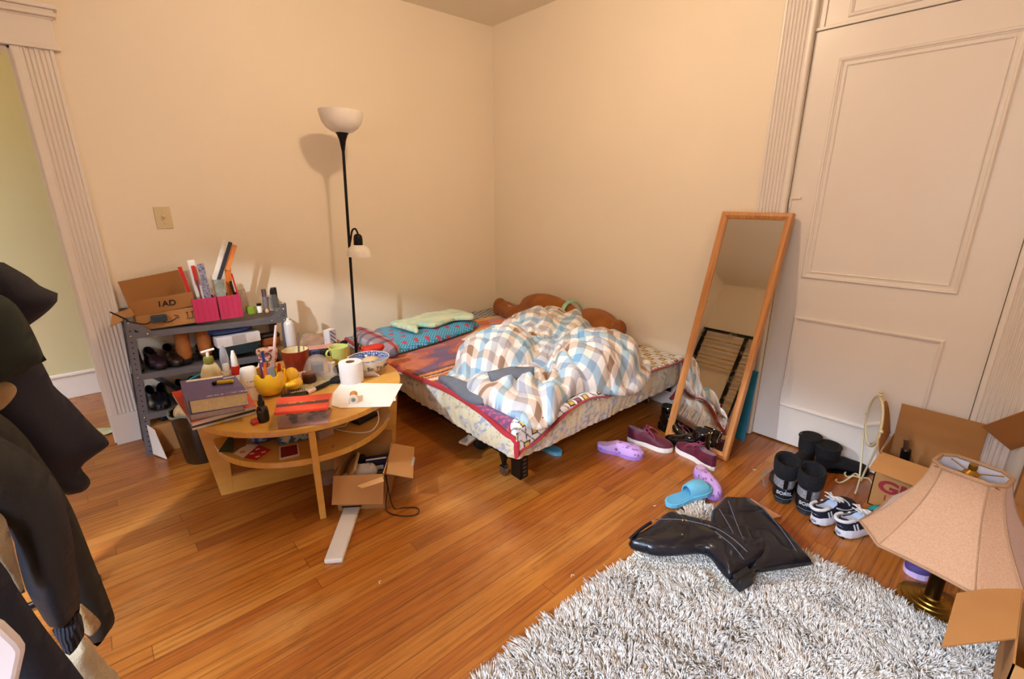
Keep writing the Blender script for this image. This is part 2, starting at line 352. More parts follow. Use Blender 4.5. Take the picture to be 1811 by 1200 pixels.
# ---- steel shelving unit
SY0, SY1, SX0, SX1 = 2.90, 3.165, .02, .765
su = thing('metal_shelving_unit', 'grey bolted steel shelving unit full of shoes and boxes beside the doorway', 'shelf', (SX0, SY0, 0))
su.rotation_euler = (0, math.radians(3.2), 0)
Wd, Dp, Ht = SX1-SX0, SY1-SY0, .745
def lpost(x, y, sx, sy):
    b = MB(); b.b2((x, y, 0), (x+sx*.036, y+sy*.003, Ht)); b.b2((x, y, 0), (x+sx*.003, y+sy*.036, Ht)); p = b.build('post', m_steel, su, bevel=.0006)
    h = MB()
    for k in range(26): h.cyl((x+sx*.018, y-.0003, .03+k*.028), (x+sx*.018, y+.0036, .03+k*.028), .0035, n=8)
    if sy > 0:
        o_ = h.build('punched_holes', m_black, p); o_['kind'] = 'stuff' 
for x, sx in ((0, 1), (Wd, -1)):
    lpost(x, 0, sx, 1); lpost(x, Dp, sx, -1)
SH = (.665, .45, .235)
for z in SH:
    b = MB(); b.b2((.002, .003, z-.002), (Wd-.002, Dp-.003, z)); b.b2((.004, -.002, z-.03), (Wd-.004, .001, z)); b.b2((.004, Dp-.001, z-.03), (Wd-.004, Dp+.001, z))
    for x in (.003, Wd-.004): b.b2((x, .003, z-.03), (x+.001, Dp-.003, z))
    b.build('shelf', m_steel, su, bevel=.0008)
for x, z in [(x, z-.015) for z in SH for x in (.018, Wd-.018)]+[(.018, Ht-.03), (Wd-.018, Ht-.03), (.085, SH[0]-.012), (Wd-.085, SH[0]-.012)]:
    MB().ball((x, -.005, z), (.005, .003, .005), 10, 6).build('bolt', m_screw, su, smooth=True)
for x, s in ((.012, 1), (Wd-.012, -1)):
    MB().beam((x, -.003, Ht-.025), (x+s*.085, -.003, SH[0]-.012), .03, .002, (0, 1, 0)).build('gusset', m_steel, su)
for a, c in (((.02, SH[1]-.03), (.44, .03)), ((Wd-.03, SH[1]-.05), (.1, .03)), ((.33, SH[0]-.02), (Wd-.02, SH[1]))):
    MB().beam((a[0], Dp+.004, a[1]), (c[0], Dp+.004, c[1]), .022, .002, (0, 1, 0)).build('cross_brace', m_steel, su)
def shz(k, x=0): return SH[k]
# ---- torchiere floor lamp
LY = 2.87
p0, p1 = Vector((1.169, LY, 0)), aty(606.5, 258, LY)
fl = thing('floor_lamp', 'tall black torchiere floor lamp with white bowl and small side reading shade', 'lamp', p0)
ax = (p1-p0); L = ax.length; q = Vector((0, 0, 1)).rotation_difference(ax.normalized()); fl.rotation_mode = 'QUATERNION'; fl.rotation_quaternion = q
m_bulbglass = mat('frosted_white_glass', '#f3ece2', .35, var=.02, vscale=30)
MB().lathe([(0, 0), (.105, 0), (.105, .012), (.09, .02), (.02, .028), (.014, .045), (0, .045)], 40).build('base', m_black, fl, smooth=True)
MB().cyl((0, 0, .03), (0, 0, L), .0085, n=16).build('pole', m_black, fl, smooth=True)
MB().lathe([(.009, L-.03), (.013, L-.005), (.019, L+.03), (.03, L+.06), (.036, L+.068), (.036, L+.072), (0, L+.072)], 28).build('neck', m_black, fl, smooth=True)
pr = [(.03, .068), (.07, .078), (.1, .098), (.121, .125), (.132, .155), (.138, .185), (.135, .185), (.128, .155), (.117, .127), (.097, .102), (.068, .083), (.0, .075)]
MB().lathe([(r*.9, L+z) for r, z in pr], 48).build('bowl_shade', m_bulbglass, fl, smooth=True)
A = (aty(626, 420, LY)-p0); hz = A.z
arm = crom([(0, 0, hz-.05), (.004, -.015, hz-.01), (.006, -.04, hz+.045), (.016, -.062, hz+.058), (.024, -.075, hz+.035), (.024, -.075, hz+.01)], 6)
ar = MB().tube(arm, .0055, 10).build('reading_arm', m_black, fl, smooth=True)
sc = MB().lathe([(0, .03), (.014, .028), (.024, .018), (.027, 0), (.027, -.04), (0, -.04)], 24, (.024, -.075, hz+.0)).build('socket', m_black, fl, smooth=True)
pr = [(.022, -.035), (.044, -.043), (.060, -.058), (.069, -.08), (.071, -.105), (.0685, -.105), (.066, -.08), (.057, -.061), (.042, -.047), (.0, -.04)]
MB().lathe(pr, 36, (.024, -.075, hz)).build('reading_shade', m_bulbglass, fl, smooth=True)

# ---- leaning mirror
bl, br = Vector((2.235, 1.227, 0)), Vector((2.229, .870, 0)); tl = Vector((2.595, 1.218, 1.213))
e1 = (br-bl).normalized(); e3 = (tl-bl); e3 = (e3-e1*e3.dot(e1)); Hm = 1.268; e3.normalize(); e2 = e3.cross(e1)
mr = thing('mirror', 'tall narrow standing mirror in pine frame leaning against the white door', 'mirror')
mr.matrix_world = Matrix((e1, e2, e3)).transposed().to_4x4(); mr.location = (bl+br)/2
e2w = e2 if e2.x > 0 else -e2; sgn = 1 if e2.x > 0 else -1      # local +y towards the wall when sgn=1
def pine():
    n = N('pine_frame_wood'); o = n.obj(); x, y, z = n.sep(o); g = n.noise(n.comb(n.math('MULTIPLY', x, 60), n.math('MULTIPLY', y, 60), n.math('MULTIPLY', z, 4)), 1.5, 4)
    n.setb(Base_Color=n.ramp(g, [(.25, '#b0703a'), (.6, '#c98a4c'), (.8, '#d39a5c')]), Roughness=.4, Coat_Weight=.15); return n.m
m_pine = pine(); wM = .357; fw = .034; D = .022*sgn
prof = [(0, D), (0, 0), (.004, -D*.3), (fw*.55, -D*.3), (fw*.8, 0), (fw, D*.3), (fw, D)]
cs = [(-wM/2, 0, 1, 1), (wM/2, 0, -1, 1), (wM/2, Hm, -1, -1), (-wM/2, Hm, 1, -1)]
R = [[Vector((cx+sx*o, h, cz+sz*o)) for o, h in prof] for cx, cz, sx, sz in cs]
for i in range(4): 
    j = (i+1) % 4; MB().rings([R[i], R[j]]).build('frame_rail', m_pine, mr)
n_ = N('mirror_glass'); n_.setb(Base_Color=lin('#d9d6cf'), Metallic=1., Roughness=n_.ramp(n_.noise(n_.obj(), 14, 6, .7), [(.5, (.015, .015, .015, 1)), (.75, (.12, .12, .12, 1))]))
MB().box((0, D*.6, Hm/2), (wM-2*fw+.01, .003, Hm-2*fw+.01)).build('glass', n_.m, mr)
MB().box((0, D*1.05, Hm/2), (wM-.01, .004, Hm-.01)).build('backing_board', mat('brown_hardboard', '#6e4a2c', .8), mr)
# blue board behind the mirror
o = tag(MB().b2((0, 0, 0), (.012, .2, .40)).build('panel', mat('blue_plastic', '#2f86a8', .4), bevel=.002), 'blue board tucked behind the foot of the leaning mirror', 'board'); o.name = 'blue_board'
o.location = (2.50, .90, 0); o.rotation_euler = (0, math.radians(8), 0)

# ---- round coffee table
TX, TY, TZ = .622, 2.175, .455
def beech(name, c0, c1, rot=0., rough=.38):
    n = N(name); x, y, z = n.sep(n.obj())
    g = n.noise(n.comb(n.math('MULTIPLY', x, 4), n.math('MULTIPLY', y, 70), n.math('MULTIPLY', z, 12)), 1.3, 5, .6)
    n.setb(Base_Color=n.ramp(g, [(.3, c0), (.65, c1)]), Roughness=rough, Coat_Weight=.15, Coat_Roughness=.2); return n.m
m_beech = beech('beech_veneer', '#d39a42', '#dfab54')
ct = thing('coffee_table', 'round light wood coffee table with lower shelf covered in clutter', 'table', (TX, TY, 0), math.radians(-14.6))
MB().lathe([(0, TZ-.026), (.443, TZ-.026), (.445, TZ-.023), (.445, TZ-.003), (.442, TZ), (0, TZ)], 96).build('tabletop', m_beech, ct)
MB().lathe([(0, .258), (.379, .258), (.38, .261), (.38, .281), (.378, .284), (0, .284)], 96).build('lower_shelf', m_beech, ct)
for k in range(4):
    M = RZ(k*PI/2); b = MB(M); b.rings([[Vector((x, y, z)) for x, y in ((a, -.0125), (c, -.0125), (c, .0125), (a, .0125))] for z, a, c in ((0, .345, .395), (TZ-.027, .325, .442))])
    b.build('leg', m_beech, ct, bevel=.002)
MB().b2((-.345, -.011, .0), (.345, .011, .085)).build('stretcher', m_beech, ct, bevel=.002)
MB().b2((-.010, -.345, .086), (.010, .345, .12)).build('stretcher', m_beech, ct, bevel=.002)

# ---- bed: frame, mattress, quilt
BX0, BX1, BY0, BY1, BB, BT = 1.245, 2.605, 1.375, 3.17, .165, .345
bf = thing('bed_frame', 'low black steel bed frame on castors under the floral mattress', 'bed frame', (BX0, BY0, 0))
m_bf = mat('black_bed_steel', '#15130f', .4, .5, var=.1)
for y in (.16, BY1-BY0-.1):
    b = MB(); b.b2((.05, y, BB-.045), (BX1-BX0-.03, y+.003, BB)); b.b2((.05, y, BB-.006), (BX1-BX0-.03, y+.04, BB-.003)); b.build('cross_rail', m_bf, bf)
for x in (.045, BX1-BX0-.045):
    b = MB(); b.b2((x, .02, BB-.045), (x+.003, BY1-BY0-.01, BB-.002)); b.b2((x-.03, .02, BB-.006), (x, BY1-BY0-.01, BB-.003)); b.build('side_rail', m_bf, bf)
b = MB()
for x in (.03,): 
    b.b2((x, .012, .055), (x+.05, .016, BB)); b.b2((x, .012, .055), (x+.004, .075, BB))
bp = b.build('corner_bracket', m_bf, bf, bevel=.001)
b = MB()
for k in range(5): b.b2((.046, .0105, .066+k*.02), (.068, .0125, .075+k*.02))
b.build('bracket_slots', mat('steel_slot_edge', '#5a554c', .5, .6), bp)
def castor_leg(x, y):
    b = MB(); b.rings([[Vector((x+s*a, y+t*a, z)) for s, t in ((-1, -1), (1, -1), (1, 1), (-1, 1))] for z, a in ((.055, .007), (.075, .009), (BB-.01, .024))]); lg = b.build('leg', m_bf, bf)
    c = MB(); c.cyl((x-.011, y, .022), (x+.011, y, .022), .021, n=20); c.build('castor_wheel', mat('brass_castor', '#8c8577', .35, .9), lg, smooth=True)
    c = MB(); c.b2((x-.016, y-.014, .02), (x-.012, y+.014, .056)); c.b2((x+.012, y-.014, .02), (x+.016, y+.014, .056)); c.b2((x-.016, y-.014, .052), (x+.016, y+.014, .056)); c.build('castor_fork', mat('brass_castor', '#8c8577', .35, .9), lg)
for x, y in ((.06, .16), (BX1-BX0-.07, .17), (.06, 1.6), (BX1-BX0-.07, 1.6)): castor_leg(x, y)
# floral mattress
def smooth_noise(x, y, z=0.):
    from mathutils import noise as _n
    return _n.noise(Vector((x, y, z)))
def mattress():
    xs = BX1-BX0; ys = BY1-BY0; r = .045; H = BT-BB; per = []
    pts = []
    def rr(cx, cy, a0): return [(cx+r*math.cos(a0+PI/2*k/6), cy+r*math.sin(a0+PI/2*k/6)) for k in range(7)]
    P = rr(r, r, PI)+rr(xs-r, r, 1.5*PI)+rr(xs-r, ys-r, 0)+rr(r, ys-r, PI/2)
    C = []; n = len(P)
    for i in range(n):
        a, b = Vector(P[i]), Vector(P[(i+1) % n]); m = max(1, int((b-a).length/.008)); C += [tuple(a+(b-a)*(k/m)) for k in range(m)]
    R = []; cols = []; s = 0; S_ = []; 
    for i, c in enumerate(C): S_.append(s); s += math.dist(c, C[(i+1) % len(C)])
    cx, cy = xs/2, ys/2; nv = 26
    zs = [(0, .03)]+[(k/nv, 0) for k in range(nv+1)]+[(1, .03), (1, .1)]
    for ti, (t, ins) in enumerate(zs):
        ring = []
        for c, q in zip(C, S_):
            prof = .012*math.sin(PI*t)-.02*(1-math.sin(PI*min(1, t*1.0+.08)))*0
            w = .006*smooth_noise(q*22, t*1.5)+.008*smooth_noise(q*7, t*3, 4)+.010*(1-t)*smooth_noise(q*34, .2, 9)
            o = prof+w-(.012 if t == 0 else 0)-(.006 if t == 1 else 0)
            d = Vector((c[0]-cx, c[1]-cy)); nx = (1 if c[0] > cx else -1)*(abs(c[0]-cx) > cx-r); ny = (1 if c[1] > cy else -1)*(abs(c[1]-cy) > cy-r)
            nn = Vector((nx, ny)); nn = nn.normalized() if nn.length else nn
            sag = .028*smooth_noise(q*3.1, 7)*(1-t)
            ring.append(Vector((c[0]+nn.x*(o-ins), c[1]+nn.y*(o-ins), BB+H*t+sag)))
            # floral print
            u, v = q, t*H; k1 = smooth_noise(u*9, v*9, 2); k2 = smooth_noise(u*45, v*45, 5); k3 = smooth_noise(u*70, v*70, 8)
            base = np.array([.80, .73, .50]) if smooth_noise(u*2.2, v*1.5, 30) > -.05 else np.array([.83, .78, .62])
            col = base
            if k1 > .12 and k2 > -.05: col = np.array([.42, .47, .55]) if k3 > -.1 else np.array([.72, .74, .76])
            elif k1 < -.25 and abs(k2) < .06: col = np.array([.55, .42, .26])
            elif k1 > .04 and k2 > .28: col = np.array([.36, .40, .30])
            cols.append((*col, 1))
        R.append(ring)
    mt = thing('mattress', 'thick mattress in a cream floral cover on the black bed frame', 'mattress', (BX0, BY0, 0))
    MB().rings(R).build('floral_cover', vcmat('floral_satin_cover', .42, .1, 90, .3), mt, smooth=True, colors=cols, ang=0)
mattress()
# quilt draped over the mattress
def ovL(y): t = y-BY0; return .022+.05*math.exp(-((t-.0)/.16)**2)+.02*math.exp(-((t-1.2)/.3)**2)+.006*math.sin(t*9)
def ovN(x): t = x-BX0; return .03+.095*math.exp(-((t)/.24)**2)+.025*math.exp(-((t-.62)/.1)**2)+.006*math.sin(t*11)
QZ = BT+.006
def qpt(x, y, lift=0.):
    dx, dy = max(0, BX0-.004-x), max(0, BY0-.004-y)
    d = max(dx, dy)+.3*min(dx, dy); r = .02
    if d > 0:
        a = min(d/r, PI/2); drop = r*(1-math.cos(a))+max(0, d-r*PI/2); out = r*math.sin(a)*.8+.15*max(0, d-r*PI/2)
    else: drop = out = 0
    X = max(x, BX0-.004)-(out if dx > 0 else 0); Y = max(y, BY0-.004)-(out if dy > 0 else 0)
    z = QZ-drop+lift+(.004*smooth_noise(x*5, y*5)+.003*smooth_noise(x*13, y*9, 3) if d <= 0 else .002*smooth_noise(x*20, y*20))
    return Vector((X, Y, z))
def hexc(h): return np.array(lin(h)[:3])
Qc = {k: hexc(v) for k, v in dict(w='#efe9e4', k='#1c1a22', y='#e3bd3c', b='#5aa3c8', m='#9a2f55', o='#d4682a', r='#a8232b', p='#6a3f72', pk='#b8486a', g='#8d93a6', t='#2c8f9c', dr='#6f1420', yo='#eaa52f').items()}
def qcol(x, y):
    w1 = smooth_noise(x*6, y*6, 1); w2 = smooth_noise(x*16, y*16, 2)
    ey = y-(BY0-ovN(x)); yy = y+.02*w1
    if ey < .30 and not (x < 1.36 and ey > .16+(x-1.25)*.6):
        s = .052; u, v = x/s, (y+.01)/s; i, j = math.floor(u), math.floor(v); a, b = u-i-.5, v-j-.5
        if (i+j) % 2 == 0 or (i*7+j*3) % 5 == 0:
            m = max(abs(a), abs(b))
            if m < .24: return Qc[('y', 'b', 'y', 'm', 'y', 'b')[(i*5+j*11) % 6]]
            if m < .37: return Qc['k']
        if abs(a+b) < .07 or (abs(a) < .05 and (i % 3 == 0)): return Qc['k']*.8+.04
        return Qc['w']
    if yy < 1.80:
        if (math.floor(x*60)+math.floor(y*60)) % 3 == 0: return Qc['pk']
        return Qc['p'] if w1 < -.05 else (Qc['o'] if w2 > 0 else Qc['r'])
    if yy < 2.02: return Qc['r']*.8 if w1 > -.15 else (Qc['g'] if w2 > 0 else Qc['pk'])
    if yy < 2.20:
        k = int((yy-2.02)/.016+.6*w1); return Qc[('dr', 'yo', 'w', 'yo', 'r', 'yo', 'k', 'o', 'yo', 'r', 'k')[k % 11]]
    if yy < 2.66:
        n1 = smooth_noise(x*4.2, y*9, 11)
        if n1 > .22: return Qc['p']*.8
        if n1 > .02: return Qc['r']*.85+.02
        return Qc['o']*(.8+.25*w2)
    if yy < 2.70: return Qc['yo']
    if yy < 2.86: return Qc['o']*1.1 if w2 > -.12 else Qc['g']
    if yy < 2.92: return Qc['yo']
    k = (math.floor(x*45)+2*math.floor(y*45)) % 4
    return Qc[('k', 'y', 'b', 'p')[k]]
def quilt():
    nx, ny = 380, 400; X1, Y1 = BX1-.002, BY1-.01; vs = []; cols = []
    for i in range(nx+1):
        for j in range(ny+1):
            u, v = i/nx, (j/ny)**1.5; xx = BX0+u*(X1-BX0); yy = BY0+v*(Y1-BY0)
            x0_ = BX0-ovL(yy); y0_ = BY0-ovN(xx); x = x0_+u*(X1-x0_); y = y0_+v*(Y1-y0_)
            vs.append(qpt(x, y)); cols.append((*np.clip(qcol(x, y), 0, 1), 1))
    b = MB(); w = ny+1; b.add(vs, [(i*w+j, (i+1)*w+j, (i+1)*w+j+1, i*w+j+1) for i in range(nx) for j in range(ny)])
    q = thing('quilt', 'bright patchwork quilt with red border spread over the mattress', 'quilt', (0, 0, 0))
    b.build('patchwork_cover', vcmat('printed_fleece', .85, .3, 250, .35), q, smooth=True, colors=cols, ang=0, solid=.006)
    path = [qpt(BX0-ovL(y), y, .003) for y in np.linspace(3.15, BY0, 90)]
    xs_ = BX0-ovL(BY0); ys_ = BY0-ovN(BX0)
    path += [qpt(BX0-ovL(BY0)*(1-t), BY0-ovN(BX0)*t, .0) for t in (.5,)] if 0 else []
    path += [qpt(xs_, BY0-ovN(BX0)*t, 0) for t in (.33, .66, 1)]
    path += [qpt(x, BY0-ovN(x), .003) for x in np.linspace(BX0, BX1-.004, 90)]
    MB().tube(path, .013, 8, flat=.5).build('red_border', mat('red_fleece_binding', '#a8202e', .85, bump=.3, bscale=200, sheen=.3), q, smooth=True)
    tail = crom([(BX1-.02, BY0-.03, .33), (BX1-.015, BY0-.035, .24), (BX1-.03, BY0-.03, .17), (BX1-.06, BY0-.01, .11), (BX1-.075, BY0+.0, .085)], 5)
    MB().tube(tail, [.013]*(len(tail)-5)+[.016]*5, 8, flat=.55).build('hanging_corner', mat('red_fleece_binding', '#a8202e'), q, smooth=True)
quilt()
# duvet
def plaid():
    n = N('plaid_cotton'); u, v, _ = n.sep(n.uv()); k = .043*6
    st = [(0, '#b2d2e8'), (1/6, '#fbf8f4'), (2/6, '#dccbbe'), (3/6, '#faf7f3'), (4/6, '#ccd0da'), (5/6, '#fbf8f4')]
    a = n.ramp(n.math('FRACT', n.math('DIVIDE', u, k)), st, True); b = n.ramp(n.math('FRACT', n.math('ADD', n.math('DIVIDE', v, k), .03)), st, True)
    c = n.mix(1, a, b, 'MULTIPLY'); du = n.math('FRACT', n.math('DIVIDE', u, k)); dv = n.math('FRACT', n.math('ADD', n.math('DIVIDE', v, k), .03))
    def band(d, lo, hi): return n.math('MULTIPLY', n.math('GREATER_THAN', d, lo), n.math('LESS_THAN', d, hi))
    br = n.math('MULTIPLY', band(du, 2/6, .5), band(dv, 2/6, .5)); bl_ = n.math('MULTIPLY', band(du, 0, 1/6), band(dv, 0, 1/6))
    c = n.mix(br, c, lin('#9c7a64')); c = n.mix(bl_, c, lin('#7fb0d4')); n.setb(Base_Color=c, Roughness=.75, Sheen_Weight=.15)
    n.bump(n.noise(n.obj(), 28, 4, .6), .35, .012); return n.m
def inpoly(P, x, y):
    c = False
    for i in range(len(P)):
        a, b = P[i], P[i-1]
        if (a[1] > y) != (b[1] > y) and x < (b[0]-a[0])*(y-a[1])/(b[1]-a[1])+a[0]: c = not c
    return c
def duvet():
    Pl = crom([(1.27, 1.97), (1.255, 1.75), (1.26, 1.48), (1.285, 1.34), (1.40, 1.315), (1.55, 1.38), (1.70, 1.40), (1.83, 1.34), (1.98, 1.29), (2.15, 1.31), (2.32, 1.40), (2.44, 1.62), (2.5, 1.85), (2.44, 2.25), (2.25, 2.47), (1.95, 2.45), (1.76, 2.36), (1.60, 2.20), (1.46, 2.12)], 5, True)
    Pl = [(p.x, p.y) for p in [Vector((*q[:2], 0)) for q in Pl]] if 0 else [(float(p[0]), float(p[1])) for p in Pl]
    B = [(1.60, 1.93, .25, .23, .215, .35), (2.02, 1.58, .33, .24, .19, .2), (2.18, 2.10, .36, .30, .19, -.2), (1.86, 1.87, .30, .25, .12, .0), (1.45, 1.62, .22, .28, .07, .1), (1.78, 1.48, .2, .13, .085, 0)]
    def bump_(x, y):
        hs = []
        for cx, cy, rx, ry, h, a in B:
            dx, dy = x-cx, y-cy; X = dx*math.cos(a)+dy*math.sin(a); Y = -dx*math.sin(a)+dy*math.cos(a); q = 1-(X/rx)**2-(Y/ry)**2
            if q > 0: hs.append(h*q**.42)
        if not hs: return 0.
        hs.sort(reverse=True); return hs[0]+(.12*hs[1] if len(hs) > 1 else 0)
    def fold(x, y):
        wx = x+.05*smooth_noise(x*4, y*4, 3); wy = y+.05*smooth_noise(x*4, y*4, 7)
        a = math.atan2(wy-1.74, wx-1.84); r = math.hypot(wx-1.84, wy-1.74)
        rad = abs(smooth_noise(a*3.2, r*2.5, 5))*min(1, r/.15)*1.0
        return -.035*(1-min(1, rad*4.5))*min(1, r/.12)+.016*smooth_noise(wx*13, wy*13, 1)+.02*(abs(smooth_noise(wx*7, wy*7, 9))-.2)
    def base(y): return QZ+.004-(0 if y > BY0+.02 else (BY0+.02-y)*.55)
    vs, fs = inflate(Pl, .034, .05, .0085)
    out = []; 
    for x, y, z in vs:
        zb = base(y)
        if z <= 0: out.append((x, y, zb-.001+ (0 if z < 0 else .012)))
        else: out.append((x, y, zb+.01+z+(bump_(x, y)+fold(x, y))*min(1, z/.034)**1.5))
    b = MB(); b.add(out, fs); d = thing('duvet', 'rumpled blue, brown and white plaid duvet heaped on the bed', 'duvet')
    o = b.build('duvet_cover', plaid(), d, smooth=True, ang=0)
    me = o.data; sm = me.uv_layers.new(name='UVMap'); co_ = np.empty(len(me.vertices)*3); me.vertices.foreach_get('co', co_); co_ = co_.reshape(-1, 3)
    # cloth coordinates follow the surface, so the checks bend over the folds
    gx = np.arange(1.2, 2.6, .01); gy = np.arange(1.2, 2.6, .01); Hh = np.array([[bump_(x, y)+fold(x, y) for y in gy] for x in gx])
    for _ in range(3): Hh = (Hh+np.roll(Hh, 1, 0)+np.roll(Hh, -1, 0)+np.roll(Hh, 1, 1)+np.roll(Hh, -1, 1))/5
    sx_ = np.sqrt(1+(np.gradient(Hh, .01, axis=0))**2)*.01; sy_ = np.sqrt(1+(np.gradient(Hh, .01, axis=1))**2)*.01
    Ux = np.cumsum(sx_, 0); Uy = np.cumsum(sy_, 1); Ux -= Ux[64:65, :]; Uy -= Uy[:, 60:61]
    for _ in range(6): Ux[:, 1:-1] = (Ux[:, :-2]+Ux[:, 1:-1]+Ux[:, 2:])/3; Uy[1:-1] = (Uy[:-2]+Uy[1:-1]+Uy[2:])/3
    ix = np.clip((co_[:, 0]-1.2)/.01, 0, len(gx)-1.01); iy = np.clip((co_[:, 1]-1.2)/.01, 0, len(gy)-1.01); i0, j0 = ix.astype(int), iy.astype(int); fx_, fy_ = ix-i0, iy-j0
    def bil(A): return A[i0, j0]*(1-fx_)*(1-fy_)+A[i0+1, j0]*fx_*(1-fy_)+A[i0, j0+1]*(1-fx_)*fy_+A[i0+1, j0+1]*fx_*fy_
    n1 = np.array([smooth_noise(p[0]*2.6, p[1]*2.6, 20) for p in co_]); n2 = np.array([smooth_noise(p[0]*2.6, p[1]*2.6, 27) for p in co_]); ang = .42
    a_, b_ = bil(Ux)+.07*n1, bil(Uy)+.07*n2; U = a_*math.cos(ang)+b_*math.sin(ang); V = -a_*math.sin(ang)+b_*math.cos(ang)
    li = np.empty(len(me.loops), int); me.loops.foreach_get('vertex_index', li); uv = np.stack([U[li], V[li]], 1).ravel(); sm.data.foreach_set('uv', uv)
    # grey lining turned up at the left edge
    m_lin = mat('slate_grey_cotton', '#6d7480', .8, bump=.2)
    P2 = crom([(0, 0, 0), (.1, -.02, 0), (.3, -.05, 0), (.40, -.02, 0), (.36, .055, 0), (.2, .05, 0), (.05, .04, 0)], 4, True)
    v2, f2 = inflate([(p.x, p.y) for p in P2], .02, .03, .008); M = T(1.262, 2.02, QZ+.02)@RZ(-1.55)@RX(.5)
    MB(M).add(v2, f2).build('lining_edge', m_lin, d, smooth=True, ang=0)
    pf = at(905, 664, .46); M = T(pf.x, pf.y, base(pf.y)+.048+bump_(pf.x, pf.y))@RZ(-.45)@RX(.9); v2, f2 = inflate([(-.11, -.035), (.11, -.03), (.12, .02), (.0, .035), (-.12, .02)], .018, .03, .008)
    MB(M).add(v2, f2).build('hollow_fold', m_lin, d, smooth=True, ang=0)  # grey fold put in where the duvet has a dark hollow
duvet()
# pillow, folded plaid pillow, towel, papers on the bed
def teal_hearts():
    n = N('teal_heart_print'); x, y, _ = n.sep(n.obj()); s = .02
    def cell(a, s): return n.math('SUBTRACT', n.math('FRACT', n.math('DIVIDE', a, s)), .5)
    a, b = cell(n.math('ADD', x, y), s), cell(n.math('SUBTRACT', x, y), s); d = n.math('SQRT', n.math('ADD', n.math('MULTIPLY', a, a), n.math('MULTIPLY', b, b)))
    dot = n.math('LESS_THAN', d, .17); S2 = .085; row = n.math('FLOOR', n.math('DIVIDE', y, S2)); hx = cell(n.math('ADD', x, n.math('MULTIPLY', row, .043)), S2); hy = cell(y, S2)
    h = n.math('SQRT', n.math('ADD', n.math('MULTIPLY', hx, hx), n.math('POWER', n.math('SUBTRACT', hy, n.math('MULTIPLY', n.math('ABSOLUTE', hx), .8)), 2.)))
    c = n.mix(dot, lin('#3a9cc4'), lin('#dfeef0')); c = n.mix(n.math('LESS_THAN', h, .2), c, lin('#c9465f')); n.setb(Base_Color=c, Roughness=.8); return n.m
def soft(name, poly, thick, rad, M, m, label=None, cat=None, parent=None, res=.008, wr=.004, ws=14, back=.4, solidc=None):
    v, f = inflate(poly, thick, rad, res, fold=lambda x, y: wr*smooth_noise(x*ws, y*ws, hash(name) % 7), back=back)
    o = MB(M).add(v, f).build(name, m, parent, smooth=True, ang=0)
    if label: tag(o, label, cat)
    return o
def smoothp(P, k=5): return [(p.x, p.y) for p in crom([(*p, 0) for p in P], k, True)]
z0 = QZ+.02
P = [at(655, 640, .37), at(640, 600, .37), at(660, 582, .42), at(700, 575, .42), at(860, 566, .42), at(866, 576, .40), at(850, 592, .38), at(760, 606, .37), at(690, 626, .37)]
soft('pillow', [(1.285, 2.54), (1.62, 2.58), (1.98, 2.66), (2.10, 2.76), (2.06, 2.98), (1.75, 3.03), (1.40, 3.06), (1.27, 2.90)], .06, .13, T(0, 0, z0), teal_hearts(), 'teal pillow printed with white dots and red hearts near the lamp', 'pillow', wr=.008, ws=9)
def tartan():
    n = N('grey_red_tartan'); x, y, _ = n.sep(n.obj()); f1 = n.math('FRACT', n.math('DIVIDE', x, .11)); f2 = n.math('FRACT', n.math('DIVIDE', y, .12))
    c = n.mix(1, n.ramp(f1, [(0, '#b6a9b0'), (.45, '#c7616a'), (.75, '#d9cfd2')], True), n.ramp(f2, [(0, '#e4dce0'), (.5, '#9aa0b4'), (.8, '#e3c9cd')], True), 'MULTIPLY'); n.setb(Base_Color=c, Roughness=.8); return n.m
soft('folded_pillow', [(1.215, 2.50), (1.27, 2.47), (1.33, 2.56), (1.36, 2.8), (1.34, 3.05), (1.27, 3.10), (1.20, 2.95), (1.19, 2.7)], .05, .06, T(0, 0, QZ+.045)@Matrix.Identity(4), tartan(), 'grey and red checked pillow squashed under the teal heart pillow', 'pillow', back=.75)
def mint():
    n = N('mint_towelling'); x, y, _ = n.sep(n.obj()); n.setb(Base_Color=n.ramp(n.noise(n.comb(n.math('MULTIPLY', x, 3), n.math('MULTIPLY', y, 14), 0.), 2, 3), [(.35, '#a9d9c4'), (.55, '#dfe6bb'), (.75, '#bfe3cf')]), Roughness=.9, Sheen_Weight=.3); return n.m
m_mint = mint()
tw = smoothp([(1.50, 2.62), (1.58, 2.74), (1.66, 2.66), (1.86, 2.72), (1.98, 2.66), (2.06, 2.78), (2.02, 2.93), (1.8, 2.98), (1.62, 2.93), (1.46, 2.92), (1.47, 2.78)], 4)
v, f = inflate(tw, .016, .02, .009, fold=lambda x, y: .014*abs(smooth_noise(x*11, y*11, 3)))
def pil_h(x, y): d = min(x-1.30, 2.10-x, y-2.56, 3.05-y)/.13; d = max(0, min(1, d)); return .075*math.sqrt(1-(1-d)**2)
tag(MB().add([(x, y, z0+pil_h(x, y)+.012+z) for x, y, z in v], f).build('towel', m_mint, smooth=True, ang=0), 'crumpled pale mint towel lying on the teal heart pillow', 'towel')
m_paper = mat('white_paper', '#f4ece4', .7, var=.01)
b = MB(); b.prism([tuple(at(*a, .36).xy) for a in ((815, 600), (843, 584), (882, 588), (850, 606))], QZ+.006, QZ+.0075)
tag(b.build('paper_sheet', m_paper), 'blank sheet of paper on the quilt between towel and duvet', 'paper')
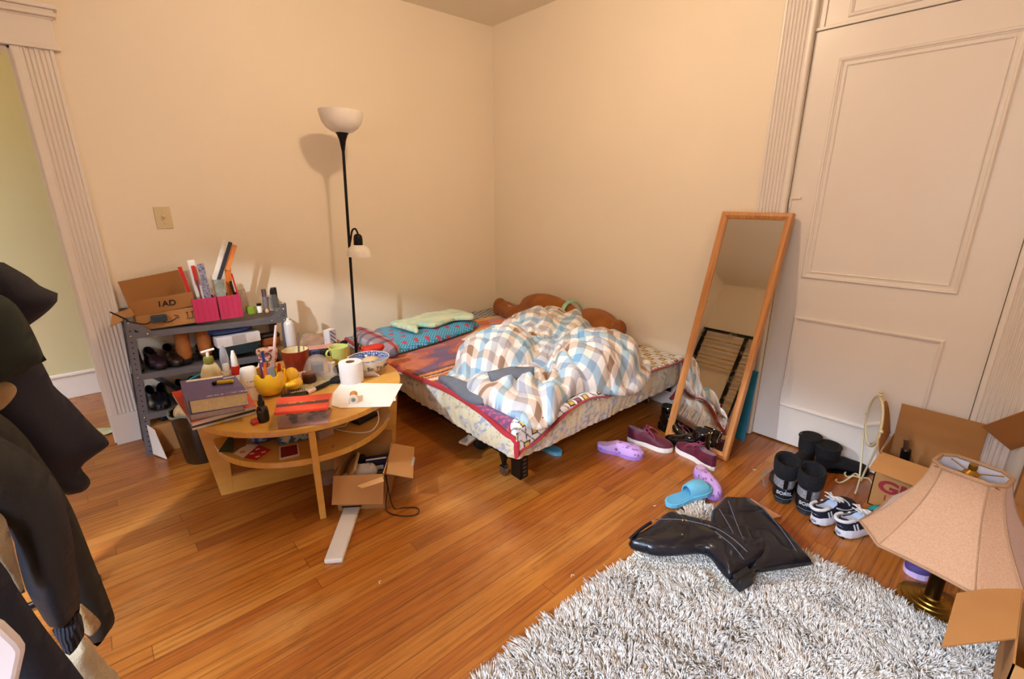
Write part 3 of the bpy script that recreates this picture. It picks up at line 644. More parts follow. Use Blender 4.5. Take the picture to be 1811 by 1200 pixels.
# teddy bear lying along the wall
def fur(name, c0, c1):
    n = N(name); f = n.noise(n.obj(), 90, 5, .7); n.setb(Base_Color=n.ramp(n.noise(n.obj(), 9, 4), [(.3, c0), (.7, c1)]), Roughness=.95, Sheen_Weight=.15); n.bump(f, .7, .012); return n.m
m_fur = fur('brown_plush', '#8a4a12', '#ab661b')
td = thing('teddy_bear', 'large brown plush teddy bear lying on its side against the wall', 'teddy bear', (2.47, 2.3, QZ))
def blob(name, parts, m, parent, vox=.012):
    bm = bmesh.new()
    for c, r, rot in parts:
        g = bmesh.ops.create_icosphere(bm, subdivisions=3, radius=1)
        bmesh.ops.transform(bm, matrix=T(c)@Euler(rot).to_matrix().to_4x4()@Matrix.Diagonal((*r, 1)), verts=g['verts'])
    me = bpy.data.meshes.new(name); bm.to_mesh(me); bm.free(); me.materials.append(m); o = bpy.data.objects.new(name, me); COL.objects.link(o); o.parent = parent
    d = o.modifiers.new('r', 'REMESH'); d.mode = 'VOXEL'; d.voxel_size = vox; d.use_smooth_shade = True
    d = o.modifiers.new('s', 'SMOOTH'); d.iterations = 6; d.factor = .6
    return o
blob('body', [((-.0, .10, .125), (.10, .28, .13), (0, 0, 0)), ((0, .02, .12), (.09, .25, .12), (0, 0, 0)), ((0, -.36, .10), (.11, .20, .125), (0, 0, 0)), ((-.05, -.33, .06), (.10, .13, .06), (0, 0, 0)),
              ((-.0, .52, .045), (.075, .15, .075), (.25, 0, 0)), ((-.03, .36, .06), (.08, .18, .07), (0, 0, 0)), ((-.02, -.56, .12), (.045, .06, .075), (.3, 0, 0)), ((-.06, -.2, .05), (.07, .16, .05), (0, 0, .3)), ((.0, .64, .06), (.06, .06, .085), (0, 0, 0))], m_fur, td)
b = MB(); b.tube([Vector((.0+.118*math.cos(a), -.155+.02*math.sin(a), .115+.125*math.sin(a))) for a in np.linspace(0, 2*PI, 40)[:-1]], .013, 8, closed=True, flat=.5); b.build('mint_ribbon', mat('mint_ribbon_satin', '#9fd2b8', .5), td, smooth=True)
b = MB(); b.box((-.06, .44, .115), (.02, .05, .002), Euler((.3, .3, .4))); b.build('care_label', m_paper, td)
# things under and beside the bed
# ================================================================== things on the table and the shelves
C_ = dict(card='#b5793f', card2='#a86b35', cardin='#96602f')
def card(name='cardboard', c='#b8834a'):
    if name in _mc: return _mc[name]
    n = N(name); x, y, z = n.sep(n.obj()); w = n.n('ShaderNodeTexWave'); w.inputs['Scale'].default_value = 70; n.l(n.obj(), w.inputs[0]); w.inputs['Distortion'].default_value = 1
    cc = lin(c); n.setb(Base_Color=n.mix(n.math('MULTIPLY', w.outputs[1], .12), n.ramp(n.noise(n.obj(), 6, 3), [(.3, tuple(v*.9 for v in cc[:3])+(1,)), (.7, cc)]), lin('#8a5a2c')), Roughness=.8)
    n.bump(w.outputs[1], .08, .002); _mc[name] = n.m; return n.m
m_card = card(); m_cardd = card('cardboard_inside', '#a9733c')
m_white = mat('white_plastic', '#ece7dd', .35, var=.01); m_ink = mat('black_ink', '#19171a', .6, var=0); m_red = mat('red_plastic', '#c22a20', .3, var=.02)
m_blackp = mat('black_plastic', '#0e0d0e', .3, var=0); m_cap = mat('dark_rubber', '#1a1414', .5, var=0)
m_clear = mat('clear_plastic', '#f4f1ea', .12, var=0, trans=.85, ior=1.15, alpha=.55)
m_yel = mat('yellow_ceramic', '#f2bf2c', .18, var=.02, coat=.5)
def zt(px, py, base): return aty(px, py, base.y).z
def slab(name, cor, z, th, m, label=None, cat=None, group=None, parent=None, bevel=.0008):
    """a flat thing: its four corners on level z, thickness th downwards, with its own origin in the middle"""
    P = [at(a, b_, z) for a, b_ in cor]; c = sum(P, Vector())/len(P); b = MB(); b.prism([(p.x-c.x, p.y-c.y) for p in P], 0, th)
    o = b.build(name, m, parent, bevel=bevel); o.location = (c.x, c.y, z-th)
    if label: tag(o, label, cat, group)
    return o
def round_thing(name, label, cat, base, parts, group=None, rz=0):
    t = thing(name, label, cat, base, rz, group)
    for pn, prof, m, *kw in parts:
        k = kw[0] if kw else {}
        MB().lathe(prof, k.get('n', 28), k.get('c', (0, 0, 0)), sx=k.get('sx', 1), sy=k.get('sy', 1)).build(pn, m, t, smooth=True)
    return t
def lettering(n, w, h, m, parent, loc, rot, seed=1, name='lettering', dens=.75, real=None):
    """small print too fine to read: short strokes in a row"""
    rnd = random.Random(seed); b = MB(); x = -w/2
    while x < w/2:
        l = rnd.uniform(.3, 1.)*h; 
        if rnd.random() < dens: b.box((x+l/2, rnd.uniform(-.1, .1)*h, .0003), (l*.75, h*rnd.choice((.25, .8, .5)), .0004))
        x += l
    o = b.build(name, m, parent); o.location = loc; o.rotation_euler = rot; return o
Tt = TZ+.0005
# --- book and magazine stack
stk = 'magazines under the textbooks'
slab('magazine', ((318, 706), (340, 757), (454, 727), (430, 700)), Tt+.010, .009, mat('magazine_cover_white', '#d9d3d2', .35), 'pale magazine at the bottom of the stack, jutting over the table edge', 'magazine', stk)
slab('magazine', ((312, 700), (338, 752), (452, 722), (428, 692)), Tt+.022, .011, mat('magazine_cover_dark', '#4a3f45', .35), 'dark magazine second from the bottom of the stack', 'magazine', stk)
def magz(cor, z, th, label):
    t = thing('magazine', label, 'magazine', (0, 0, 0), 0, stk); c = sum((at(*p, z) for p in cor), Vector())/4; t.location = (c.x, c.y, z-th)
    P = [at(*p, z)-c for p in cor]; q = [(p.x, p.y) for p in P]; q2 = [(p.x*.985, p.y*.985) for p in P]
    MB().prism(q2, 0, th-.0008).build('pages', mat('magazine_pages', '#dcd2c9', .7), t); MB().prism(q, th-.0008, th).build('cover', mat('magazine_cover_red', '#d8402c', .25, coat=.3), t); return t
magz(((303, 693), (338, 747), (453, 716), (420, 668)), Tt+.039, .016, 'red covered magazine right under the two thick textbooks')
def book(cor, z, th, cover, label, group=None, pages='#e4d5a8'):
    c = sum((at(*p, z) for p in cor), Vector())/4; t = thing('book', label, 'book', (c.x, c.y, z-th), 0, group)
    P = [at(*p, z)-c for p in cor]; q = [(p.x, p.y) for p in P]; q2 = [(p.x*.965, p.y*.965) for p in P]
    MB().prism(q2, .0015, th-.0015).build('pages', mat('page_block'+pages, pages, .8, var=.05, vscale=80), t)
    b = MB(); b.prism(q, 0, .0018); b.prism(q, th-.0018, th); p0_, p1_ = P[0], P[1]
    d = (P[1]-P[0]).normalized(); nrm = Vector((-d.y, d.x, 0)); mid = (P[0]+P[1])/2
    b.beam((P[0].x, P[0].y, th/2), (P[1].x, P[1].y, th/2), .003, th*.98, (0, 0, 1)); b.build('cover', cover, t, bevel=.0006); return t, P
t2, _ = book(((322, 690), (334, 734), (432, 716), (412, 678)), Tt+.064, .024, mat('grey_lilac_cover', '#8d8698', .4), 'grey covered book second from the top of the stack on the table', 'textbooks', '#b8a9a9')
m_purp = mat('purple_book_cover', '#5a4f86', .35, var=.06, vscale=40)
t1, P = book(((318.5, 673), (333, 709), (438, 693), (415.5, 662.5)), Tt+.119, .054, m_purp, 'thick purple textbook on top of the stack on the table', 'textbooks')
ex_ = (P[2]-P[1]).normalized(); ey_ = (P[0]-P[1]).normalized(); ang_ = math.atan2(ex_.y, ex_.x); cen = sum(P, Vector())/4
lettering(1, .14, .012, mat('book_print', '#d9d3e6', .5, var=0), t1, (P[1]+ex_*.13+ey_*.018+Vector((0, 0, .0545))), (0, 0, ang_), 3)
lettering(1, .055, .006, mat('orange_print', '#e08b2c', .5, var=0), t1, (P[2]-ex_*.045+ey_*.028+Vector((0, 0, .0545))), (0, 0, ang_), 4, dens=1)
b = MB(); b.box((0, 0, 0), (.13, .022, .0006)); o = b.build('cover_stickers', m_paper, t1); L_ = (P[0]-P[1]).length; o.location = P[1]+ex_*.085+ey_*(L_-.02)+Vector((0, 0, .0545)); o.rotation_euler.z = ang_
for i in range(4): lettering(1, .16, .0025, mat('faint_print', '#7d72a5', .5, var=0), t1, P[1]+ex_*.14+ey_*(.04+i*.012)+Vector((0, 0, .0545)), (0, 0, ang_), 9+i, 'small_print')
z = Tt+.119; a, c = at(376, 677, z+.008), at(411, 673, z+.008)
t = thing('box_cutter', 'yellow and black cutter lying on the purple textbook', 'cutter', (a+c)/2-Vector((0, 0, .0075)), math.atan2((c-a).y, (c-a).x)); L_ = (c-a).length
MB().box((.01, 0, .0075), (L_*.85, .022, .013)).build('handle', mat('yellow_plastic', '#cfae1c', .3), t, bevel=.005); MB().box((-L_*.42, 0, .0075), (L_*.22, .02, .014)).build('tip', m_blackp, t, bevel=.004)
MB().cyl(at(395, 669, z+.005), at(414, 666, z+.005), .004, n=10).build('lip_balm', m_white, smooth=True); tag(bpy.data.objects['lip_balm'], 'slim white stick at the back edge of the purple textbook', 'stick')
# --- bottles behind the books
gb = 'bottles and tubes behind the books'
B0 = at(380, 692, Tt); top = zt(376, 618, B0)
round_thing('soap_dispenser', 'cream pump bottle with olive collar behind the purple book', 'soap dispenser', B0, [
 ('bottle', [(0, 0), (.036, 0), (.041, .02), (.043, .06), (.041, .095), (.03, .125), (.018, .14), (0, .14)], mat('cream_plastic', '#ece0b2', .35, var=.01), dict(sy=.7)),
 ('collar', [(0, .138), (.02, .138), (.02, .163), (.017, .168), (0, .168)], mat('olive_plastic', '#7f7c2c', .4, var=.01)),
 ('pump', [(0, .166), (.006, .166), (.007, .186), (.006, .19), (0, .19)], m_white)], gb, .2)
o = MB().beam((-.024, 0, .192), (.03, 0, .196), .012, .008).build('nozzle', m_white, [x for x in COL.objects if x.name.startswith('pump')][-1], bevel=.002)
def boxthing(name, label, cat, p, size, m, rz=0, group=None, bevel=.002, rot=None):
    o = MB().box((0, 0, size[2]/2), size).build(name, m, bevel=bevel); o.location = p; o.rotation_euler = rot if rot else (0, 0, rz); return tag(o, label, cat, group)
p = at(408, 694, Tt)
o = boxthing('carton', 'small upright white carton with grey label beside the pump bottle', 'box', p, (.045, .03, .105), mat('ivory_card', '#e8e2cd', .5), .25, gb)
lettering(1, .03, .02, mat('grey_green_print', '#77796a', .6, var=0), o, (0, -.0152, .06), (PI/2, 0, 0), 5)
p = at(408, 694, Tt)+Vector((0, 0, .106))
t = round_thing('tube', 'silvery translucent tube standing on the white carton', 'tube', p, [('tube_body', [(0, .035), (.016, .035), (.018, .055), (.012, .1), (.004, .115), (0, .115)], mat('silver_foil', '#b9bac6', .3, .5), dict(sy=.5)), ('cap', [(0, 0), (.015, 0), (.013, .036), (0, .036)], m_white)], gb)
p = at(424, 692, Tt)
t = round_thing('tube', 'red tube with long white pointed tip behind the white lotion bottle', 'tube', p, [('base', [(0, 0), (.022, 0), (.022, .07), (0, .07)], mat('cobalt_plastic', '#203f9a', .4)), ('band', [(0, .07), (.020, .07), (.017, .125), (0, .125)], m_red), ('tip', [(0, .124), (.014, .124), (.012, .165), (.005, .195), (0, .197)], m_white)], gb, .2)
p = at(447, 706, Tt)
t = thing('lotion_bottle', 'flat white lotion bottle standing on its cap beside the yellow chick cup', 'bottle', p, -.1, gb)
b = MB(); b.rings([[Vector((rx*math.cos(a), ry*math.sin(a), z)) for a in np.linspace(0, 2*PI, 25)[:-1]] for z, rx, ry in ((0, .030, .02), (.01, .034, .022), (.08, .036, .022), (.13, .032, .016), (.148, .028, .010), (.152, .022, .006))])
b.build('bottle', m_white, t, smooth=True); lettering(1, .04, .008, mat('sage_print', '#8b9a78', .6, var=0), t, (0, -.0225, .09), (PI/2, 0, 0), 6); lettering(1, .03, .008, mat('orange_spot_print', '#c98a5a', .6, var=0), t, (0, -.0225, .065), (PI/2, 0, 0), 16)
p = at(436, 700, Tt); o = boxthing('leaflet', 'white printed leaflet leaning behind the lotion bottle', 'leaflet', p, (.06, .003, .10), m_paper, .2, None, .0005, (-.25, 0, .2)); lettering(1, .04, .02, m_ink, o, (-.005, -.0018, .06), (PI/2, 0, 0), 8)
# --- chick cup with pens
p = at(481, 697, Tt); ck = thing('pen_holder', 'yellow eggshell pen cup with a chick hugging its side', 'pen holder', p); ck.scale = (1.12, 1.12, 1.25)
b = MB(); n_ = 48; Rr = .062
prof = [(.02, 0), (.045, .012), (.060, .035), (.064, .058), (.060, .08)]
R = [[Vector((r*math.cos(2*PI*j/n_), r*math.sin(2*PI*j/n_), z+((.012 if (j//3) % 2 else 0) if z > .07 else 0))) for j in range(n_)] for r, z in prof]
Ri = [[Vector((v.x*.93, v.y*.93, max(v.z, .006))) for v in r] for r in reversed(R)]
b.rings(R+Ri); b.build('eggshell_cup', m_yel, ck, smooth=True, ang=60)
b = MB(); b.ball((.078, -.018, .062), (.027, .026, .027), 20, 14); b.build('chick_head', m_yel, ck, smooth=True)
b = MB(); b.ball((.082, -.02, .030), (.034, .03, .026), 20, 14); b.ball((.055, -.048, .036), (.028, .011, .010), 14, 8, Euler((0, 0, -.5))); b.build('chick_body', m_yel, ck, smooth=True)
b = MB(); b.tube([(.075, -.035, .008), (.07, -.04, .0)], .002, 6); b.build('chick_foot', mat('brown_paint', '#6b4320', .5), ck)
def pen(p, tip, r, m, label, cap=None, name='pen', group='pens in the chick cup'):
    t = thing(name, label, 'pen', p, 0, group); d = Vector(tip)-Vector(p); MB().cyl((0, 0, 0), d*.8, r, n=10).build('barrel', m, t, smooth=True); MB().cyl(d*.8, d, r*1.05, r*.8, n=10).build('cap', cap or m, t, smooth=True)
    return t
c = p+Vector((0, 0, .008))
def up(px, py): return aty(px, py, p.y)
pen(c+Vector((-.025, 0, .004)), up(460, 643), .005, mat('violet_pen', '#6b3566', .4), 'short violet pen at the left of the chick cup')
pen(c+Vector((-.018, -.01, .004)), up(468, 640), .007, mat('orange_pen', '#e2682a', .4), 'thick orange marker in the chick cup')
pen(c+Vector((-.008, .02, .004)), up(464, 622), .006, mat('blue_pen', '#2a4da8', .4), 'tall blue pen behind the orange marker')
pen(c+Vector((.03, .01, .004)), up(494, 642), .007, m_red, 'red marker at the right of the chick cup')
o = boxthing('eraser_box', 'grey and blue packet standing in the middle of the chick cup', 'packet', c+Vector((.008, .0, .02)), (.034, .014, .10), mat('grey_blue_packet', '#9aa3bc', .5), .1)
pen(c+Vector((.004, .024, .004)), up(488, 575), .006, mat('pale_pink_plastic', '#e9c8c4', .35), 'long pale pink brush handle rising from the chick cup', name='brush')
t = thing('scissors', 'small scissors with grey loops standing in the chick cup', 'scissors', c+Vector((.0, .035, .02)))
for s in (-1, 1):
    q = Vector((s*.014, 0, .135)); MB().tube([q+Vector((.014*math.cos(a), 0, .02*math.sin(a))) for a in np.linspace(0, 2*PI, 20)[:-1]], .003, 8, closed=True).build('handle_loop', mat('grey_rubber', '#6d6870', .5), t, smooth=True)
    MB().beam((s*.010, 0, .118), (-s*.006, 0, .0), .008, .0015, (0, 1, 0)).build('blade', mat('steel_blade', '#b9b9b9', .3, 1.), t)
# floral pouch behind
p = at(477, 664, Tt)
v, f = inflate(smoothp([(-.045, 0), (.04, 0), (.035, .05), (.048, .09), (.046, .14), (-.04, .145), (-.035, .09), (-.05, .05)], 3), .014, .03, .006, fold=lambda x, y: .004*smooth_noise(x*30, y*30))
n = N('floral_foil'); f1 = n.noise(n.obj(), 45, 2); n.setb(Base_Color=n.ramp(f1, [(.38, '#b8405a'), (.44, '#e6c6ae'), (.56, '#e8cfa0'), (.62, '#9a3f7a')], True), Roughness=.35)
o = MB(RX(PI/2)).add(v, f).build('snack_pouch', n.m, smooth=True, ang=0); o.location = p; tag(o, 'crinkled floral pouch standing behind the pen cup against the shelf', 'pouch')
# --- dropper bottle
p = at(467, 744, Tt)
round_thing('dropper_bottle', 'small dark amber dropper bottle at the front edge of the table', 'bottle', p, [
 ('bottle', [(0, 0), (.019, 0), (.021, .004), (.021, .052), (.017, .062), (.0095, .068), (.0095, .076), (0, .076)], mat('amber_glass', '#2c1408', .12, coat=.5)),
 ('label_band', [(.0212, .012), (.0214, .012), (.0214, .045), (.0212, .045)], mat('charcoal_label', '#26201f', .5)),
 ('collar', [(0, .07), (.0125, .07), (.0125, .086), (.009, .088), (0, .088)], m_cap), ('rubber_bulb', [(0, .086), (.007, .086), (.0075, .1), (.005, .112), (0, .113)], m_cap)])
slab('gum_packet', ((443, 741), (447, 748), (458, 744), (454, 737)), Tt+.012, .012, m_red, 'little red packet beside the dropper bottle', 'packet')
pen(at(385, 748, Tt+.005), at(412, 737, Tt+.005), .005, mat('yellow_pen', '#e5bf3e', .4), 'yellow pencil lying at the front edge of the table', name='pencil', group=None)
# --- coin box
zt_ = Tt+.072; cor = ((491, 702), (484, 729), (579, 719), (587, 694)); c = sum((at(*q, zt_) for q in cor), Vector())/4
cb = thing('coin_box', 'clear plastic box of coins with an orange-red lid', 'box', (c.x, c.y, Tt)); P = [at(*q, zt_)-Vector((c.x, c.y, 0)) for q in cor]; q = [(v.x, v.y) for v in P]
b = MB(); s_ = .95; q2 = [(x*s_, y*s_) for x, y in q]
b.rings([[Vector((x, y, z)) for x, y in q2] for z in (0, .058)], cap=False); b.build('tub_wall', m_clear, cb)
MB().prism(q2, 0, .003).build('tub_floor', mat('pink_plastic_floor', '#c98f86', .4), cb)
MB().prism(q, .058, .071).build('lid', mat('orange_red_lid', '#e0482c', .35), cb, bevel=.003)
ex_ = (P[2]-P[1]).normalized(); ey_ = (P[0]-P[1]).normalized(); ang_ = math.atan2(ex_.y, ex_.x); MBq = MB().box((0, 0, 0), (.19, .026, .0008)); o = MBq.build('lid_label', mat('brown_label', '#5a3a30', .5), cb); o.location = (P[1]+P[2])/2*.15+Vector((0, 0, .0716-P[1].z*0)); o.location.z = .0716; o.rotation_euler.z = ang_
lettering(1, .11, .012, mat('gold_print', '#c79a4a', .4, var=0), cb, (-.015*ex_.x, -.015*ex_.y, .0722), (0, 0, ang_), 12)
rnd = random.Random(3)
m_coin = mat('bronze_coin', '#8d6d4c', .35, .8)
for i in range(26):
    u, v = rnd.uniform(-.42, .42), rnd.uniform(-.36, .36); pos = ex_*u*.22+ey_*v*.085; o = MB().cyl((0, 0, 0), (0, 0, .0022), .0115, n=16).build('coin', m_coin)
    o.location = Vector((c.x+pos.x, c.y+pos.y, Tt+.004+(i % 6)*.0065+.002)); o.rotation_euler = (rnd.uniform(-.3, .3), rnd.uniform(-.3, .3), 0); tag(o, 'bronze coin inside the clear box with the orange-red lid', 'coin', 'coins in the clear box')
# --- papers, pill bottle, toilet roll
slab('paper_sheet', ((589, 694), (586, 716), (602, 721), (690, 718), (712, 678), (604, 676)), Tt+.0022, .0012, m_paper, 'torn blank white sheet on top at the front right table edge', 'paper', 'white sheets on the table')
slab('paper_sheet', ((640, 690), (640, 715), (700, 708), (698, 690)), Tt+.0009, .0008, m_paper, 'lined sheet peeking out under the torn white sheet', 'paper', 'white sheets on the table')
p = at(626, 712, Tt); pb = thing('pill_bottle', 'orange pill bottle lying on the white papers, white cap towards the room', 'bottle', p+Vector((0, 0, .0195)), -2.0)
b = MB(); b.cyl((0, 0, 0), (-.05, 0, 0), .0165, n=24); b.build('orange_bottle', mat('orange_translucent', '#cf8a2a', .2, var=.02), pb, smooth=True); b = MB(); b.cyl((0, 0, 0), (.014, 0, 0), .019, n=24); b.build('cap', m_white, pb, bevel=.002); MB().cyl((.0142, 0, 0), (.0146, 0, 0), .009, n=20).build('cap_print', mat('grey_print', '#9c968f', .6), pb)
p = at(623, 674, Tt); tr = thing('toilet_roll', 'white toilet paper roll standing on end on the table', 'toilet roll', p)
m_tp = mat('white_tissue', '#e9e4e4', .95, var=.01, bump=.3, bscale=90)
b = MB(); b.rings([[Vector((r*math.cos(2*PI*j/40), r*math.sin(2*PI*j/40), z)) for j in range(40)] for r, z in ((.021, 0), (.052, 0), (.054, .003), (.054, .097), (.052, .1), (.021, .1))], cap=False); b.build('paper_roll', m_tp, tr, smooth=True)
b = MB(); b.rings([[Vector((r*math.cos(2*PI*j/30), r*math.sin(2*PI*j/30), z)) for j in range(30)] for r, z in ((.021, 0), (.021, .1), (.0195, .1), (.0195, 0))], cap=False); b.build('cardboard_tube', mat('brown_tube', '#8d6a50', .8), tr, smooth=True)
tail = [Vector((.038, .038, .0)), Vector((.066, .012, 0)), Vector((.10, -.005, 0)), Vector((.13, -.03, 0))]
b = MB(); cr_ = crom(tail, 8); b.rings([[v+Vector((0, 0, .001+.0*i)) , v+Vector((0, 0, max(.004, .099*(1-(i/(len(cr_)-1))**1.1))))] for i, v in enumerate(cr_)], closed=False, cap=False); b.build('loose_sheet', m_tp, tr, smooth=True, solid=.0012)
# --- bowl with bread
p = at(650, 664, Tt); p = Vector((p.x+.03, p.y+.035, Tt))
bw = thing('bowl', 'white soup bowl with blue patterned rim and black scribbled lettering', 'bowl', p)
b = MB(); b.lathe([(0, .004), (.035, .002), (.036, 0), (.04, 0), (.042, .008), (.072, .03), (.09, .055), (.098, .078), (.1, .082), (.096, .082), (.094, .077), (.086, .055), (.068, .033), (.038, .012), (0, .01)], 56); b.build('bowl_body', mat('glazed_white', '#dcdcd8', .15, var=.01, coat=.4), bw, smooth=True)
n = N('blue_script_band'); x, y, z = n.sep(n.obj()); th = n.math('ARCTAN2', y, x); f1 = n.noise(n.comb(n.math('MULTIPLY', th, 14), n.math('MULTIPLY', z, 120), 0.), 1.5, 2); n.setb(Base_Color=n.ramp(f1, [(.5, '#24427f'), (.56, '#dfe3ea')], True), Roughness=.2)
MB().lathe([(.0885, .062), (.0955, .0805), (.0945, .0807), (.0875, .0622)], 56).build('rim_band', n.m, bw, smooth=True)
for i, (s, a) in enumerate((('So', -1.95), ('Yo', -1.45), ('De', -.95))):
    o = text(s, .03, m_ink, bw, (.0875*math.cos(a), .0875*math.sin(a), .046), (PI/2+.35, 0, a+PI/2), .0006)
o = MB().ball((0, 0, 0), (.045, .032, .02), 20, 12).build('bread_roll', mat('bread_crust', '#d9b98a', .8, bump=.3), smooth=True); o.location = p+Vector((.012, .012, .058)); tag(o, 'half eaten bread roll inside the soup bowl', 'bread')
o = MB().ball((0, 0, 0), (.018, .02, .014), 12, 8).build('lemon_wedge', mat('lemon_yellow', '#e3b92e', .5), smooth=True); o.location = p+Vector((-.058, .004, .056)); tag(o, 'yellow lemon wedge at the left inside the bowl', 'lemon')
slab('napkin', ((608, 625), (606, 640), (640, 640), (640, 620)), Tt+.06, .002, m_paper, 'white folded napkin leaning behind the soup bowl', 'napkin') if 0 else None
# --- cups
def cup(name, label, p, r0, r1, h, m_out, m_in, group=None, handle=None, rz=0):
    t = thing(name, label, 'cup', p, rz, group)
    MB().lathe([(0, 0), (r0*.95, 0), (r0, .004), (r0+(r1-r0)*.6, h*.55), (r1, h), (r1-.0015, h+.001), (r1-.003, h-.001)], 36, cap=False).build('outer_wall', m_out, t, smooth=True)
    MB().lathe([(r1-.001, h+.0004), (r1-.004, h-.002), (r0+(r1-r0)*.6-.004, h*.55), (r0-.005, .008), (0, .007)], 36, cap=False).build('inner_wall', m_in, t, smooth=True)
    if handle: MB().tube(crom(handle, 6), .005, 10).build('handle', m_out, t, smooth=True)
    return t
p = at(527, 657, Tt); cup('mug', 'brick red mug with cream inside holding a spoon', p, .050, .064, .118, mat('brick_red_glaze', '#94311f', .35, coat=.2), mat('cream_glaze', '#e8d7a4', .3))
t = thing('spoon', 'thin steel spoon handle standing in the brick red mug', 'spoon', p+Vector((.01, 0, .01))); MB().beam((0, 0, 0), (.022, .02, .185), .011, .002, (0, 1, 0)).build('spoon_handle', mat('steel_blade', '#b9b9b9', .3, 1.), t, bevel=.0008)
p = at(602, 646, Tt); cup('cup', 'pale lime green plastic cup with a ring handle', p, .030, .049, .105, mat('lime_plastic', '#c9cf78', .35, var=.01), mat('lime_plastic', '#c9cf78', .35), None, [(-.040, 0, .093), (-.062, -.008, .096), (-.072, -.01, .08), (-.06, -.006, .062), (-.036, 0, .062)], .1)
# --- newspaper, brush and clutter in a bag
n = N('crossword_print'); x, y, z = n.sep(n.obj()); f1 = n.noise(n.comb(n.math('MULTIPLY', x, 30), n.math('MULTIPLY', y, 90), 0.), 3, 4, .8); n.setb(Base_Color=n.ramp(f1, [(.42, '#3a3228'), (.5, '#cbb98d'), (.7, '#ded0a6')]), Roughness=.8)
slab('newspaper', ((508, 683), (512, 696), (604, 676), (600, 656), (540, 660)), Tt+.0045, .004, n.m, 'folded newspaper with printed puzzle grid in the middle of the table', 'newspaper')
a, c = at(497, 697, Tt+.02), at(541, 690, Tt+.02); hb = thing('hairbrush', 'dark hairbrush with bristles and black handle beside the newspaper', 'hairbrush', a, math.atan2((c-a).y, (c-a).x)); L_ = (c-a).length; e = at(605, 664, Tt+.02)-a; e.rotate(Euler((0, 0, -math.atan2((c-a).y, (c-a).x)))); e.z = -.006
b = MB(); b.box((L_*.5, 0, -.012), (L_*1.05, .034, .012)); b.build('brush_head', mat('dark_brown_wood', '#33241d', .4), hb, bevel=.005)
b = MB()
for i in range(13):
    for j in range(4): 
        q = Vector((L_*(.05+.075*i), -.0125+j*.0083, -.006)); b.cyl(q, q+Vector((rnd.uniform(-.001, .001), 0, .018)), .0009, .0006, 5)
o = b.build('bristles', mat('black_plastic', '#0e0d0e'), hb); o['kind'] = 'stuff'
b = MB(); q0 = Vector((L_*1.02, 0, -.012)); b.tube(crom([q0, q0+(e-q0)*.3, q0+(e-q0)*.75, e], 5), [.008]*4+[.0105]*9+[.008]*3, 12, flat=.7); b.build('handle', m_blackp, hb, smooth=True)
MB().cyl(q0+(e-q0)*.02, q0+(e-q0)*.22, .0095, .0095, 12).build('ferrule', mat('pale_pink_plastic', '#e9c8c4'), hb)
p = at(565, 672, Tt)+Vector((0, 0, .004))
m_film = mat('clear_film_bag', '#e9e0d8', .1, var=.04, trans=.4, alpha=.28)
v, f = inflate(smoothp([(-.075, 0), (.065, 0), (.085, .04), (.06, .09), (.02, .125), (-.03, .12), (-.06, .07)], 3), .03, .05, .007, fold=lambda x, y: .007*smooth_noise(x*30, y*30))
o = MB(RX(PI/2)).add(v, f).build('plastic_bag', m_film, smooth=True, ang=0); o.location = p; o.rotation_euler.z = -.5; tag(o, 'clear crinkled plastic bag around jars in the middle of the table', 'bag')
t = round_thing('jar', 'small dark brown jar inside the clear plastic bag', 'jar', at(548, 676, Tt)+Vector((0, 0, .004)), [('jar_body', [(0, 0), (.03, 0), (.034, .012), (.03, .034), (0, .034)], mat('dark_brown_glass', '#3a2118', .3)), ('jar_lid', [(0, .034), (.031, .034), (.031, .045), (0, .045)], mat('brown_lid', '#6e3a22', .4))])
t = round_thing('water_bottle', 'clear bottle with blue cap and dark label inside the plastic bag', 'bottle', at(563, 664, Tt)+Vector((0, 0, .004)), [('bottle', [(0, 0), (.027, 0), (.028, .08), (.014, .1), (.014, .108), (0, .108)], m_clear), ('label_band', [(.0283, .02), (.0288, .02), (.0288, .062), (.0283, .062)], mat('navy_label', '#23283e', .4)), ('cap', [(0, .106), (.018, .106), (.018, .126), (0, .126)], mat('navy_cap', '#2e3f78', .4))])
o = MB().ball((0, 0, 0), (.022, .02, .022), 16, 10).build('hair_clip', mat('tortoise_dark', '#281a16', .25, var=.2, vscale=50), smooth=True); o.location = at(598, 664, Tt)+Vector((0, 0, .034)); tag(o, 'round dark tortoiseshell hair clip left of the toilet roll', 'hair clip')
v, f = inflate(smoothp([(-.03, -.02), (.03, -.025), (.04, .01), (.01, .03), (-.03, .02)], 3), .014, .02, .005, fold=lambda x, y: .01*smooth_noise(x*60, y*60))
o = MB().add(v, f).build('hair_scrunchie', mat('black_velvet', '#191517', .9), smooth=True, ang=0); o.location = at(597, 676, Tt)+Vector((0, 0, .012)); tag(o, 'black gathered hair tie beside the brush handle', 'hair tie')
o = slab('folded_card', ((511, 664), (522, 668), (528, 676), (514, 676)), Tt+.016, .014, m_paper, 'small folded white card in front of the brick red mug', 'card')
t = round_thing('cosmetic_jar', 'small clear cylinder lying beside the dark hair clip', 'jar', at(588, 657, Tt)+Vector((0, 0, .0)), [('jar_body', [(0, 0), (.018, 0), (.018, .05), (0, .05)], mat('cream_frost', '#e4cdb6', .3))])
v, f = inflate(smoothp([(-.045, -.03), (.04, -.035), (.06, .0), (.02, .03), (-.05, .02)], 3), .025, .03, .006, fold=lambda x, y: .014*abs(smooth_noise(x*45, y*45)))
o = MB().add(v, f).build('crumpled_tissue', mat('pinkish_tissue', '#e3b795', .9), smooth=True, ang=0); o.location = at(527, 676, Tt)+Vector((0, 0, .02)); tag(o, 'crumpled peach tissue between the chick and the brick red mug', 'tissue')
